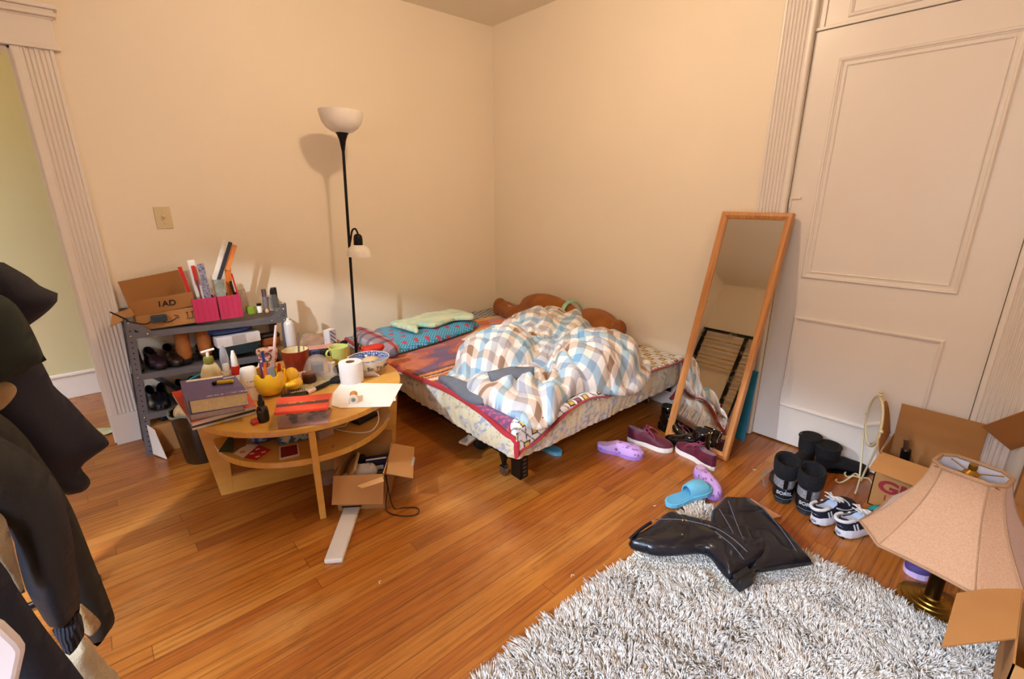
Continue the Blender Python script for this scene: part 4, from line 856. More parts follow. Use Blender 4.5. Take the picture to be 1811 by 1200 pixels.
# --- low box table between shelf and bed, its clutter
bt = Vector((.80, 2.68, 0)); ob = thing('cardboard_box', 'large closed cardboard box used as a side table behind the round table', 'box', (.90, 2.88, 0), 0, 'cardboard boxes')
MB().b2((-.17, -.19, 0), (.17, .20, .438)).build('carton', m_card, ob, bevel=.003); MB().b2((-.025, -.19, .438), (.025, .20, .4385)).build('packing_tape', mat('brown_tape', '#a5763e', .25), ob)
Z2 = .4390
q = at(517, 622, Z2); q = Vector((.775, 2.80, Z2))
round_thing('spray_can', 'tall white aerosol can standing behind the brick red mug', 'spray can', q, [('can', [(0, 0), (.027, 0), (.0275, .004), (.0275, .165), (.022, .178), (.012, .186), (0, .187)], mat('white_enamel', '#dfdcdc', .25, .2, var=.01)), ('nozzle_cap', [(0, .184), (.010, .184), (.009, .2), (0, .201)], m_white)])
v, f = inflate(smoothp([(-.07, 0), (.06, 0), (.09, .03), (.05, .07), (-.02, .085), (-.07, .05)], 3), .035, .04, .007, fold=lambda x, y: .012*smooth_noise(x*25, y*25))
o = MB(RX(PI/2)).add(v, f).build('produce_bag', m_film, smooth=True, ang=0); o.location = (.885, 2.82, Z2); tag(o, 'pale crinkled plastic bag beside the aerosol can', 'bag')
p = at(570, 632, Tt); t = thing('toiletry_case', 'black zipped toiletry case with pink top behind the lime cup', 'case', p+Vector((0.01, .02, 0)), -.35)
MB().box((0, 0, .028), (.18, .075, .052)).build('case_body', mat('black_nylon', '#131216', .6), t, bevel=.016, seg=4); MB().box((0, 0, .056), (.17, .068, .008)).build('case_top', mat('dusty_pink_cloth', '#cf9a8a', .8), t, bevel=.003)
o = boxthing('carton', 'small white carton printed with blue stripes behind the toiletry case', 'box', (1.0, 2.80, Z2), (.06, .045, .09), mat('white_carton', '#e5e0e2', .5), .5); 
for k in range(3): q = MB().box((0, -.0228, .02+k*.025), (.055, .0006, .006), Euler((0, .7, 0))).build('blue_stripe', mat('royal_blue_print', '#2f4aa0', .5), o)
t = thing('sunglasses', 'dark sunglasses lying beside the lamp pole', 'sunglasses', (1.02, 2.72, Z2))
for s in (-1, 1): MB().ball((s*.028, 0, .014), (.024, .004, .016), 16, 8).build('lens', m_blackp, t, smooth=True)
MB().tube([(-.055, .0, .02), (0, -.003, .021), (.055, 0, .02)], .002, 6).build('bridge', m_blackp, t)
o = MB().add(*inflate(smoothp([(-.05, -.03), (.05, -.03), (.06, .02), (-.05, .03)], 3), .018, .02, .006)).build('pouch', mat('scarlet_cloth', '#cf3526', .6), smooth=True, ang=0); o.location = (1.035, 2.32, Tt+.018); tag(o, 'bright red pouch lying behind the soup bowl', 'pouch')
o.location = at(662, 632, Tt)+Vector((.01, .03, .05)); o.location.z = Tt+.045
o = boxthing('carton', 'small grey carton under the red pouch behind the bowl', 'box', (o.location.x, o.location.y, Tt), (.09, .05, .026), mat('grey_carton', '#b8b0ae', .6), .1)
# --- shelf contents
ZS = [z+.001 for z in SH]
def shx(x, k): return x+SH[k]*math.sin(math.radians(3.2))
# cardboard mailer with open flaps on the top shelf
bz = ZS[0]-.004; bxp = thing('cardboard_box', 'open cardboard box marked 1AD with arrow print on the top shelf', 'box', (.108, 2.915, bz), .02, 'cardboard boxes')
w, d, h = .262, .20, .085
b = MB(); b.b2((0, 0, 0), (w, .004, h)); b.b2((0, d-.004, 0), (w, d, h)); b.b2((0, 0, 0), (.004, d, h)); b.b2((w-.004, 0, 0), (w, d, h)); b.b2((0, 0, 0), (w, d, .004)); b.build('carton', m_card, bxp)
MB().beam((w/2, -.002, h), (w/2-.005, -.016, h+.075), w*.97, .003, (0, 1, 0)).build('front_flap', m_cardd, bxp)
o = MB(); o.beam((w/2-.0, d, h), (w/2-.02, d+.02, h+.155), w*1.02, .003, (0, 1, 0)); o.build('rear_flap', m_cardd, bxp)
o = MB(); o.add([(0, 0, h), (0, d, h), (-.075, d*.9, h-.015), (-.10, .02, h-.045), (0, 0, h-.003), (0, d, h-.003), (-.075, d*.9, h-.018), (-.10, .02, h-.048)], [(0, 1, 2, 3), (7, 6, 5, 4), (0, 3, 7, 4), (3, 2, 6, 7), (2, 1, 5, 6), (1, 0, 4, 5)]); o.build('side_flap', m_card, bxp)
fr = bxp
th_ = math.atan2(.014, .075)
text('1AD', .042, m_ink, fr, (w*.52, -.0125, h+.038), (PI/2+.19, 0, 0), .0004, 'box_lettering', .0006)
b = MB()
for k in (.215, .237): b.box((k, -.001, .05), (.0025, .001, .03)); b.box((k-.003, -.001, .062), (.008, .001, .0022), Euler((0, .7, 0))); b.box((k+.003, -.001, .062), (.008, .001, .0022), Euler((0, -.7, 0)))
b.box((.226, -.001, .03), (.036, .001, .0025)); b.build('up_arrows', m_ink, fr)
b = MB(); b.tube([(.085+.085*t_, -.0012, .045-.018*math.sin(PI*t_)) for t_ in np.linspace(0, 1, 12)], .0028, 6, flat=.3); b.tube([(.158, -.0012, .056), (.174, -.0012, .052), (.176, -.0012, .036)], .0028, 6, flat=.3); b.build('smile_arrow', m_ink, fr)
p = Vector((.24, 3.0, bz+.005)); boxthing('charger_box', 'grey box hidden in the open cardboard box', 'box', p, (.14, .10, .08), mat('grey_carton', '#b8b0ae', .6), .1)
o = MB().ball((0, 0, 0), (.055, .033, .026), 24, 14).build('computer_mouse', mat('glossy_black', '#0a0b10', .12, var=0, coat=.6), smooth=True); o.location = (.20, 2.97, bz+.112); o.rotation_euler = (0, 0, .2); tag(o, 'glossy black computer mouse in the open cardboard box', 'computer mouse')
MB().tube(crom([(.235, 2.98, bz+.11), (.26, 2.99, bz+.135), (.29, 3.0, bz+.13), (.31, 2.99, bz+.10)], 6), .002, 8).build('cable', m_blackp, smooth=True); tag(bpy.data.objects['cable'], 'thin black mouse cable looping over the cardboard box', 'cable')
o = boxthing('crumpled_wrapper', 'white wrapper with a blue patch in the open cardboard box', 'wrapper', (.30, 2.95, bz+.085), (.07, .02, .05), m_paper, 0, None, .004, (.3, .2, .2)); MB().box((0.01, -.0105, .02), (.02, .001, .018)).build('blue_patch', mat('royal_blue_print', '#2f4aa0', .5), o)
# power adapter hanging on the box front
t = thing('power_adapter', 'dark power adapter with cord hanging in front of the cardboard box', 'adapter', (.20, 2.895, bz+.055)); MB().box((0, 0, 0), (.065, .025, .035)).build('plug_body', mat('slate_plastic', '#2c3a44', .4), t, bevel=.005); MB().tube(crom([(-.03, 0, -.01), (-.06, -.003, -.018), (-.10, 0, -.005), (-.13, .0, .01)], 5), .003, 8).build('cord', m_blackp, t, smooth=True)
slab('crumpled_paper', ((236, 566), (240, 578), (330, 566), (326, 556)), SH[0]+.012, .011, mat('brown_packing_paper', '#c6a070', .8, bump=.6, bscale=20), 'strip of brown packing paper under the open cardboard box', 'paper')
t = pen(Vector((.075, 2.90, bz+.07)), Vector((.02, 2.885, bz+.12)), .0035, m_blackp, 'black stylus sticking out at the left of the cardboard box', name='stylus', group=None)
# pink organisers with files
m_pink = mat('pink_translucent', '#cc3a63', .25, var=.03, trans=.15)
def organiser(x, label):
    t = thing('desk_organiser', label, 'organiser', (x, 2.935, ZS[0]), 0, 'pink organisers'); w_, d_, h_ = .105, .09, .125
    b = MB(); b.b2((-w_/2, -d_/2, 0), (w_/2, d_/2, .003))
    for s in (-1, 1): b.b2((s*w_/2-.0015, -d_/2, 0), (s*w_/2+.0015, d_/2, h_)); b.b2((-w_/2, s*d_/2-.0015, 0), (w_/2, s*d_/2+.0015, h_))
    b.build('tray', m_pink, t, bevel=.001)
    b = MB(); 
    for i in range(4): b.b2((-w_/2+.012+i*.025, -d_/2-.003, .01), (-w_/2+.015+i*.025, -d_/2-.0012, h_-.006))
    b.build('ribs', m_pink, t)
    return t
organiser(.355+.05, 'translucent pink organiser holding rulers, left of the pair'); organiser(.355+.165, 'translucent pink organiser holding envelopes, right of the pair')
def sheet(p, q, w_, th_, m, label, name='envelope', cat='envelope', group='files in the pink organisers', up_=(0, 1, 0)):
    p, q = Vector(p), Vector(q); o = MB().beam((0, 0, 0), q-p, w_, th_, up_).build(name, m, bevel=.0008); o.location = p; return tag(o, label, cat, group)
zb = ZS[0]+.006
sheet((.375, 2.945, zb), (.335, 2.96, .955), .018, .006, m_red, 'red plastic ruler sticking out at the left of the pink organisers', 'ruler', 'ruler')
sheet((.39, 2.965, zb), (.37, 2.985, .93), .07, .003, mat('clear_sleeve', '#d8c8b8', .15, trans=.3, alpha=.7), 'clear plastic sleeve in the left pink organiser', 'sleeve', 'sleeve')
o = sheet((.405, 2.95, zb), (.39, 2.965, .985), .034, .004, m_white, 'white packet with red print in the left pink organiser', 'toothbrush_packet', 'packet')
MB().box((-.011, -.001, .235), (.016, .006, .10), Euler((0, -.05, 0))).build('red_print', m_red, o)
sheet((.435, 2.93, zb), (.425, 2.94, .965), .03, .009, mat('speckled_grey_pouch', '#8f8a9c', .5, var=.35, vscale=90), 'speckled grey pencil pouch in the left pink organiser', 'pencil_pouch', 'pouch')
sheet((.415, 2.91, zb), (.385, 2.92, .895), .006, .006, mat('brown_pen', '#8a3f33', .4), 'thin brown brush at the front of the left organiser', 'brush', 'brush')
sheet((.40, 2.915, zb), (.395, 2.925, .885), .008, .006, mat('violet_pen', '#6b3566', .4), 'violet pen at the front of the left organiser', 'pen', 'pen')
sheet((.49, 2.92, zb), (.49, 2.925, .875), .045, .03, mat('clear_grey_case', '#8f9488', .2, var=.2, vscale=40), 'grey translucent case full of leads in the right organiser', 'pencil_case', 'case')
sheet((.50, 2.96, zb+.0), (.49, 2.97, .90), .05, .004, m_paper, 'white envelope standing at the back of the right organiser', 'envelope')
sheet((.475, 2.945, .875), (.565, 2.97, 1.075), .022, .006, mat('paper_edge', '#e6ddd2', .7), 'white catalogue leaning to the right above the organisers', 'catalogue', 'catalogue')
sheet((.495, 2.94, .87), (.585, 2.955, 1.065), .018, .008, mat('navy_folder', '#262f3e', .5), 'dark navy folder leaning to the right above the organisers', 'folder', 'folder')
sheet((.53, 2.945, zb), (.55, 2.955, .93), .03, .004, mat('orange_folder', '#d8752e', .5), 'orange folder standing in the right organiser', 'folder', 'folder')
sheet((.54, 2.95, .92), (.60, 2.965, 1.05), .035, .006, mat('orange_paper', '#dd8a48', .7), 'orange and white papers fanned out over the right organiser', 'paper', 'paper')
sheet((.565, 2.93, zb), (.548, 2.935, .86), .012, .006, m_blackp, 'black and red marker in the right organiser', 'marker', 'pen')
sheet((.575, 2.93, .74), (.56, 2.935, .9), .008, .005, m_red, 'red pencil leaning in the right organiser', 'pencil', 'pencil')
# cosmetics at the right end of the top shelf
gc = 'cosmetics on the top shelf'
def on_shelf(px, py, k=0): q = at(px, py, ZS[k]); return q
def cos_(name, label, cat, q, prof, m, cap=None, mc=None, **kw): return round_thing(name, label, cat, q, [('body', prof, m, kw)]+([('cap', cap, mc or m_blackp)] if cap else []), gc)
cos_('cream_jar', 'squat lime green jar beside the right pink organiser', 'jar', Vector((.625, 2.935, ZS[0])), [(0, 0), (.025, 0), (.028, .01), (.026, .034), (.024, .042), (0, .042)], mat('lime_glass', '#7f9a2c', .25))
o = sheet((.61, 2.985, ZS[0]), (.60, 2.99, .80), .045, .002, mat('clear_sleeve', '#d8c8b8'), 'clear printed packaging card behind the lime jar', 'blister_card', 'packaging', gc)
cos_('nail_polish', 'little white bottle with black cap beside the lime jar', 'bottle', Vector((.668, 2.93, ZS[0])), [(0, 0), (.013, 0), (.013, .034), (.009, .04), (0, .04)], m_white, [(0, .04), (.012, .04), (.012, .053), (0, .053)])
cos_('foundation_tube', 'slim silver tube among the cosmetics on the top shelf', 'tube', Vector((.705, 2.94, ZS[0])), [(0, 0), (.012, 0), (.0125, .002), (.0125, .085), (0, .085)], mat('satin_silver', '#a9a9b4', .3, .7), [(0, .085), (.0115, .085), (.0115, .128), (0, .128)], mat('satin_silver_cap', '#8f8f9a', .25, .9))
cos_('serum_bottle', 'clear round-shouldered bottle with black pointed cap on the top shelf', 'bottle', Vector((.752, 2.95, ZS[0])), [(0, 0), (.028, 0), (.031, .02), (.028, .06), (.02, .085), (.012, .092), (0, .092)], m_clear, [(0, .09), (.012, .09), (.013, .105), (.009, .122), (0, .128)])
cos_('mascara', 'black upright tube at the right end of the top shelf', 'tube', Vector((.775, 3.0, ZS[0])), [(0, 0), (.016, 0), (.016, .12), (0, .12)], m_blackp, sx=1)
cos_('lip_gloss', 'tiny tan pot in front of the silver tube on the top shelf', 'pot', Vector((.70, 2.905, ZS[0])), [(0, 0), (.01, 0), (.01, .012), (.003, .022), (0, .022)], mat('tan_plastic', '#c99a6a', .4))
# ================================================================== footwear
def fuse(b, name, m, parent=None, vox=.006, it=5, fac=.6, solid=0):
    o = b.build(name, m, parent, smooth=True, ang=0); d = o.modifiers.new('r', 'REMESH'); d.mode = 'VOXEL'; d.voxel_size = vox; d.use_smooth_shade = True
    d = o.modifiers.new('s', 'SMOOTH'); d.iterations = it; d.factor = fac; return o
def outline(L, W, n=44, waist=.82, toe=.9):
    """shoe print: heel at y=0, toe at y=L"""
    P = []
    ts = [0, .04, .12, .25, .45, .62, .75, .86, .94, .985, 1]; ws = [.0, .42, .66, .72, .62*waist/.82, .84, 1., .92*toe/.9, .66*toe/.9, .34*toe/.9, .0]
    def w(t): return float(np.interp(t, ts, ws))*W/2
    tt = [ .5-.5*math.cos(PI*i/n) for i in range(n+1)]
    for t in tt: P.append((w(t)+.006*math.sin(PI*t)*W/.1, t*L))
    for t in reversed(tt[1:-1]): P.append((-w(t)+.006*math.sin(PI*t)*W/.1, t*L))
    return P
def wid(t, W, toe=1.): return float(np.interp(t, [0, .02, .06, .15, .25, .45, .62, .75, .86, .94, .985, 1], [.12, .34, .5, .66, .72, .64, .84, 1., .92*toe, .68*toe, .36*toe, .12]))*W/2
def shoe_upper(L, W, hs, open_to, gap, z0, n=40, thick=.004, inset=.002, toe=1., start=0.):
    """outer shell + inner lining as closed ring sections; hs: list of (t, height)"""
    b = MB(); R = []; li = MB(); Ri = []
    for i in range(n+1):
        t = start+(1-start)*(.5-.5*math.cos(PI*i/n)); w = wid(t, W, toe)-inset; h = float(np.interp(t, [a for a, _ in hs], [c for _, c in hs])); y = t*L; cx = .006*math.sin(PI*t)*W/.1
        g = gap*max(0, min(1, (open_to-t)/.10)) if t > open_to-.10 else gap; g = min(g, w*.8) if t < open_to else 0
        ring = []; K = 9; amax = PI/2
        if g > 0: amax = math.acos(min(1, (g/w)))*1.0
        def P_(a, ww, hh): return (ww*math.cos(a)**.75 if a < PI/2 else 0, z0+hh*math.sin(a)**.9)
        hh = h if g <= 0 else h/max(.35, math.sin(amax)**.9)
        ro = [P_(amax*k/K, w, hh) for k in range(K+1)]; ri = [(max(x-thick, 0), max(z0+.003, z-(thick if g <= 0 else 0))) for x, z in reversed(ro)]
        right = [Vector((cx+x, y, z)) for x, z in ro]+[Vector((cx+x, y, z)) for x, z in ri]
        left = [Vector((cx-x, y, z)) for x, z in reversed(ri)]+[Vector((cx-x, y, z)) for x, z in reversed(ro)]
        R.append(right+left)
        Ri.append([Vector((cx+max(x-.0006, 0), y, z-.0006)) for x, z in ri]+[Vector((cx-max(x-.0006, 0), y, z-.0006)) for x, z in reversed(ri)])
    b.rings(R); return b, Ri
def laces(parent, L, y0, y1, n, h0, h1, m, hw=.016, r=.0022, bow=True):
    for i in range(n):
        t = i/(n-1); y = y0+(y1-y0)*t; z = h0+(h1-h0)*t; s = 1 if i % 2 else -1
        MB().tube(crom([(-s*hw, y-.004, z-.006), (0, y, z+.003), (s*hw, y+.006, z-.006)], 5), r, 6, flat=.6).build('lace', m, parent, smooth=True)
    if bow:
        for s in (-1, 1):
            MB().tube(crom([(0, y0, h0+.006), (s*.022, y0-.006, h0+.014), (s*.038, y0+.012, h0+.0), (s*.02, y0+.02, h0+.004), (0, y0+.002, h0+.006)], 6), r, 6).build('lace_loop', m, parent, smooth=True)
            MB().tube(crom([(0, y0, h0+.005), (s*.02, y0+.02, h0+.008), (s*.034, y0+.05, h0-.014), (s*.04, y0+.06, h0-.03)], 6), r, 6).build('lace_end', m, parent, smooth=True)
def place(t, heel, toe_):
    h, e = Vector(heel), Vector(toe_); d = e-h; t.location = (h.x, h.y, t.location.z); t.rotation_euler.z = math.atan2(d.y, d.x)-PI/2; return t
def velvet(name, c, c2):
    n = N(name); n.setb(Base_Color=n.ramp(n.noise(n.obj(), 22, 3), [(.35, c), (.7, c2)]), Roughness=.6, Sheen_Weight=.6, Sheen_Tint=lin('#d890a8'), Sheen_Roughness=.3); return n.m
m_burg = velvet('burgundy_velvet', '#4a0c20', '#6a1a34'); m_blace = mat('mauve_lace', '#9a4462', .8); m_sole = mat('white_rubber_sole', '#efece6', .5, var=.01)
def low_sneaker(label):
    t = thing('sneaker', label, 'shoe', (0, 0, 0), 0, 'burgundy velvet sneakers'); L, W = .25, .094
    MB().prism(outline(L, W), 0, .026).build('sole', m_sole, t, bevel=.003); 
    b, Ri = shoe_upper(L, W, [(0, .062), (.12, .058), (.3, .05), (.42, .062), (.55, .052), (.7, .036), (.9, .024), (1, .010)], .52, .020, .024)
    b.build('upper', m_burg, t, smooth=True, ang=60); l = MB(); l.rings(Ri[:24]); l.build('lining', mat('grey_mauve_lining', '#8d7080', .9), t, smooth=True)
    MB().rings([[Vector((x, y, z)) for x in (-.017, 0, .017)]+[Vector((x, y, z-.003)) for x in (.017, 0, -.017)] for y, z in ((.085, .098), (.10, .09), (.125, .08), (.15, .068))]).build('tongue', m_burg, t, smooth=True)
    laces(t, L, .103, .150, 5, .090, .068, m_blace); return t
place(low_sneaker('burgundy velvet sneaker with white sole, nearest the bed'), (2.045, 1.345, 0), (2.115, 1.105, 0))
place(low_sneaker('burgundy velvet sneaker with untied laces at the foot of the mirror'), (2.095, .868, 0), (2.165, 1.105, 0))
# purple house slippers
def lilac():
    n = N('lilac_leaf_print'); x, y, z = n.sep(n.obj()); w = n.n('ShaderNodeTexVoronoi'); w.inputs['Scale'].default_value = 1.; n.l(n.comb(n.math('MULTIPLY', x, 72), n.math('MULTIPLY', y, 26), n.math('MULTIPLY', z, 30)), w.inputs[0])
    n.setb(Base_Color=n.mix(n.math('LESS_THAN', w.outputs[0], .27), lin('#c9a2e2'), lin('#8f5fa8')), Roughness=.7); return n.m
m_lil = lilac(); m_lils = mat('violet_foam_sole', '#a883d6', .6); m_lilin = mat('lilac_insole', '#d9b3d2', .9)
def slipper(label, op=.5):
    t = thing('slipper', label, 'slipper', (0, 0, 0), 0, 'lilac house slippers'); L, W = .245, .098
    MB().prism(outline(L, W), 0, .02).build('sole', m_lils, t, bevel=.005); MB().prism([(x*.86, y*.94+.006) for x, y in outline(L, W)], .02, .026).build('insole', m_lilin, t, bevel=.002)
    b, Ri = shoe_upper(L, W, [(0, .016), (.2, .02), (.42, .045), (.5, .052), (.7, .048), (.9, .036), (1, .014)], op, .034, .017); b.build('upper', m_lil, t, smooth=True, ang=60)
    l = MB(); l.rings(Ri[:24]); l.build('lining', m_lilin, t, smooth=True); return t
place(slipper('lilac slipper with purple leaf print, between bed and burgundy sneaker'), (1.845, 1.395, 0), (1.945, 1.165, 0))
place(slipper('lilac slipper with purple leaf print, lying near the corner of the rug', .22), (2.045, .925, 0), (1.865, .745, 0))
# sky blue slides
m_sky = mat('sky_blue_foam', '#6cb9d8', .55, var=.03)
def slide(label):
    t = thing('slide_sandal', label, 'slide sandal', (0, 0, 0), 0, 'sky blue slides'); L, W = .25, .095
    MB().prism(outline(L, W), 0, .018).build('sole', m_sky, t, bevel=.005); MB().prism([(x*.86, y*.94+.007) for x, y in outline(L, W)], .018, .021).build('footbed', mat('blue_foam_footbed', '#5aa6cc', .7), t, bevel=.001)
    R = []
    for y, k in ((.118, .94), (.135, 1), (.165, 1.0), (.195, .98), (.212, .92)):
        w = wid(y/L, W)*1.02; h = .056*k*(1-max(0, y-.16)*4); R.append([Vector((w*math.cos(PI*i/14), y, .008+h*math.sin(PI*i/14)**.8)) for i in range(15)]+[Vector(((w-.005)*math.cos(PI*i/14), y, .006+(h-.005)*math.sin(PI*i/14)**.8)) for i in range(14, -1, -1)])
    MB().rings(R).build('strap', m_sky, t, smooth=True, ang=60); return t
place(slide('sky blue slide sandal half hidden under the bed corner'), (1.645, 1.47, 0), (1.60, 1.715, 0))
s_ = place(slide('sky blue slide sandal tilted on the corner of the rug'), (1.655, .868, 0), (1.88, .80, 0)); s_.location.z = .012; s_.rotation_euler.x = .12
# boots
m_pat = mat('black_patent_leather', '#070707', .08, var=0, coat=1.); m_suede = mat('black_suede', '#17171b', .85, bump=.3, bscale=120); m_lea = mat('black_brown_leather', '#15120f', .35, bump=.15, bscale=40)
def ankle_boot(name, label, m, H=.13, L=.24, W=.085, heel=.03, lean=0., ringm=None, group=None, inner=None, rs=(.036, .047), vox=.006):
    t = thing(name, label, 'boot', (0, 0, 0), 0, group); b = MB()
    b.rings([[Vector((rx*math.cos(a), cy+ry*math.sin(a), z)) for a in np.linspace(0, 2*PI, 25)[:-1]] for z, cy, rx, ry in ((heel+.004, .055, .030, .050), (heel+.04, .053, .032, .052), (H*.6, .052+lean*.5, rs[0]*.95, rs[1]*.95), (H, .052+lean, rs[0], rs[1]))])
    b.rings([[Vector((x*math.cos(a), y, zc+hh*math.sin(a))) for a in np.linspace(0, 2*PI, 25)[:-1]] for y, x, zc, hh in ((.03, .028, heel+.03, .026), (.08, .030, heel+.032, .032), (.12, .032, heel*.7+.034, .034), (.16, .037, .036, .028), (.20, .038, .030, .022), (.225, .030, .027, .017), (.24, .012, .024, .010))])
    fuse(b, 'upper', m, t, vox)
    MB().prism(outline(L+.004, W), .002, .012).build('sole', m_blackp, t, bevel=.002)
    b = MB(); b.rings([[Vector((x*s, .0+yy*k+.0, z)) for x, yy in ((.024, .062), (-.024, .062), (-.026, .02), (-.016, .002), (.016, .002), (.026, .02))] for z, s, k in ((0, 1, 1), (heel+.006, 1.05, 1.05))]); b.build('heel', m_blackp, t, bevel=.002)
    MB().cyl((0, .052+lean, H-.004), (0, .052+lean, H+.0015), rs[0]*.86, rs[0]*.86, 24).build('shaft_opening', inner or mat('dark_hollow', '#040404', .95, var=0), t).scale = (1, 1, 1)  # black disc closes the shaft, standing in for its dark hollow
    o = MB().tube([Vector((rs[0]*1.0*math.cos(a), .052+lean+rs[1]*math.sin(a), H)) for a in np.linspace(0, 2*PI, 33)[:-1]], .0035, 8, closed=True).build('collar', ringm or m, t, smooth=True); return t
place(ankle_boot('ankle_boot', 'glossy black ankle boot standing in front of the mirror', m_pat, .125, group='glossy black ankle boots'), (2.225, .955, 0), (2.185, 1.19, 0))
b_ = place(ankle_boot('ankle_boot', 'glossy black ankle boot standing upright by the bed edge', m_pat, .15, group='glossy black ankle boots', rs=(.034, .038)), (2.29, 1.30, 0), (2.19, 1.14, 0))
b_.location = (2.315, 1.31, 0); b_.rotation_euler.z = 2.9
b_ = place(ankle_boot('chelsea_boot', 'black suede ankle boot standing against the white door, left of its pair', m_suede, .15, heel=.018, group='black suede ankle boots', rs=(.047, .058)), (2.57, .62, 0), (2.44, .64, 0)); b_.location = (2.565, .59, 0); b_.rotation_euler.z = 1.45
b_ = ankle_boot('chelsea_boot', 'black suede ankle boot with its toe pointing right by the white door', m_suede, .14, heel=.018, group='black suede ankle boots', rs=(.047, .056), lean=-.012); place(b_, (2.49, .555, 0), (2.575, .44, 0)); b_.rotation_euler.y = .12
# winter boots with fleece cuff seen from behind
def winter_boot(label):
    t = thing('snow_boot', label, 'boot', (0, 0, 0), 0, 'black snow boots'); n_ = 32
    def ring(z, cy, rx, ry, n=n_): return [Vector((rx*math.cos(a), cy+ry*math.sin(a), z)) for a in np.linspace(0, 2*PI, n+1)[:-1]]
    b = MB(); b.rings([ring(.012, .06, .041, .060), ring(.05, .06, .042, .060), ring(.075, .06, .041, .058), ring(.078, .06, .04, .056)]); b.rings([[Vector((x*math.cos(a), y, zc+hh*math.sin(a))) for a in np.linspace(0, 2*PI, 25)[:-1]] for y, x, zc, hh in ((.05, .036, .05, .034), (.12, .040, .05, .036), (.18, .043, .042, .028), (.22, .036, .036, .022), (.245, .018, .03, .014))])
    fuse(b, 'rubber_shell', mat('black_rubber_shell', '#15161a', .4), t, .007)
    MB().prism(outline(.255, .10), 0, .022).build('sole', mat('charcoal_tread', '#2c2f36', .7), t, bevel=.004)
    MB().tube([(v.x*1.0, v.y, .026) for v in ring(.03, .06, .0425, .0615)][20:32]+[(v.x, v.y, .026) for v in ring(.03, .06, .0425, .0615)][:1], .0018, 6).build('blue_stitch', mat('steel_blue_piping', '#56707f', .6), t)
    MB().rings([ring(.074, .06, .0415, .0575), ring(.082, .06, .042, .058), ring(.098, .06, .042, .057), ring(.12, .06, .043, .057)], cap=False).build('felt_band', mat('grey_felt', '#8a8a90', .9, var=.25, vscale=150, bump=.3), t, smooth=True)
    MB().box((0, .001, .098), (.017, .006, .046)).build('heel_strip', m_blackp, t, bevel=.002)
    c = MB(); c.rings([ring(.115, .06, .044, .058), ring(.125, .06, .049, .063), ring(.15, .062, .052, .068), ring(.178, .066, .053, .073), ring(.19, .068, .049, .070), ring(.184, .068, .041, .060), ring(.15, .065, .037, .052), ring(.12, .064, .034, .048)]); c.build('fleece_cuff', mat('black_fleece', '#14151a', .98, bump=.7, bscale=110), t, smooth=True)
    MB().rings([ring(.153, .065, .038, .054)+[]]+[ring(.1532, .065, .001, .001)], cap=False).build('fleece_inside', mat('black_fleece', '#14151a'), t)
    T_ = text('SOREL', .021, mat('silver_print', '#b6bac0', .4, var=0), t, (0, -.0035, .054), (PI/2-.0, 0, 0), .0008, 'heel_lettering', .0007, 1.0)
    me = T_.data
    for v in me.vertices: v.co.z += -(v.co.x**2)*11.
    MB().tube(crom([(-.04, .06, .13), (-.065, .07, .115), (-.085, .05, .09), (-.075, .03, .05)], 6), .0028, 6, flat=.5).build('lace', mat('steel_blue_piping', '#56707f'), t, smooth=True); return t
b_ = winter_boot('black snow boot with grey felt band, the left one of the lettered pair'); b_.location = (2.065, .545, 0); b_.rotation_euler.z = -PI/2+.40
b_ = winter_boot('black snow boot with grey felt band, the right one beside the running shoes'); b_.location = (2.055, .452, 0); b_.rotation_euler.z = -PI/2+.30
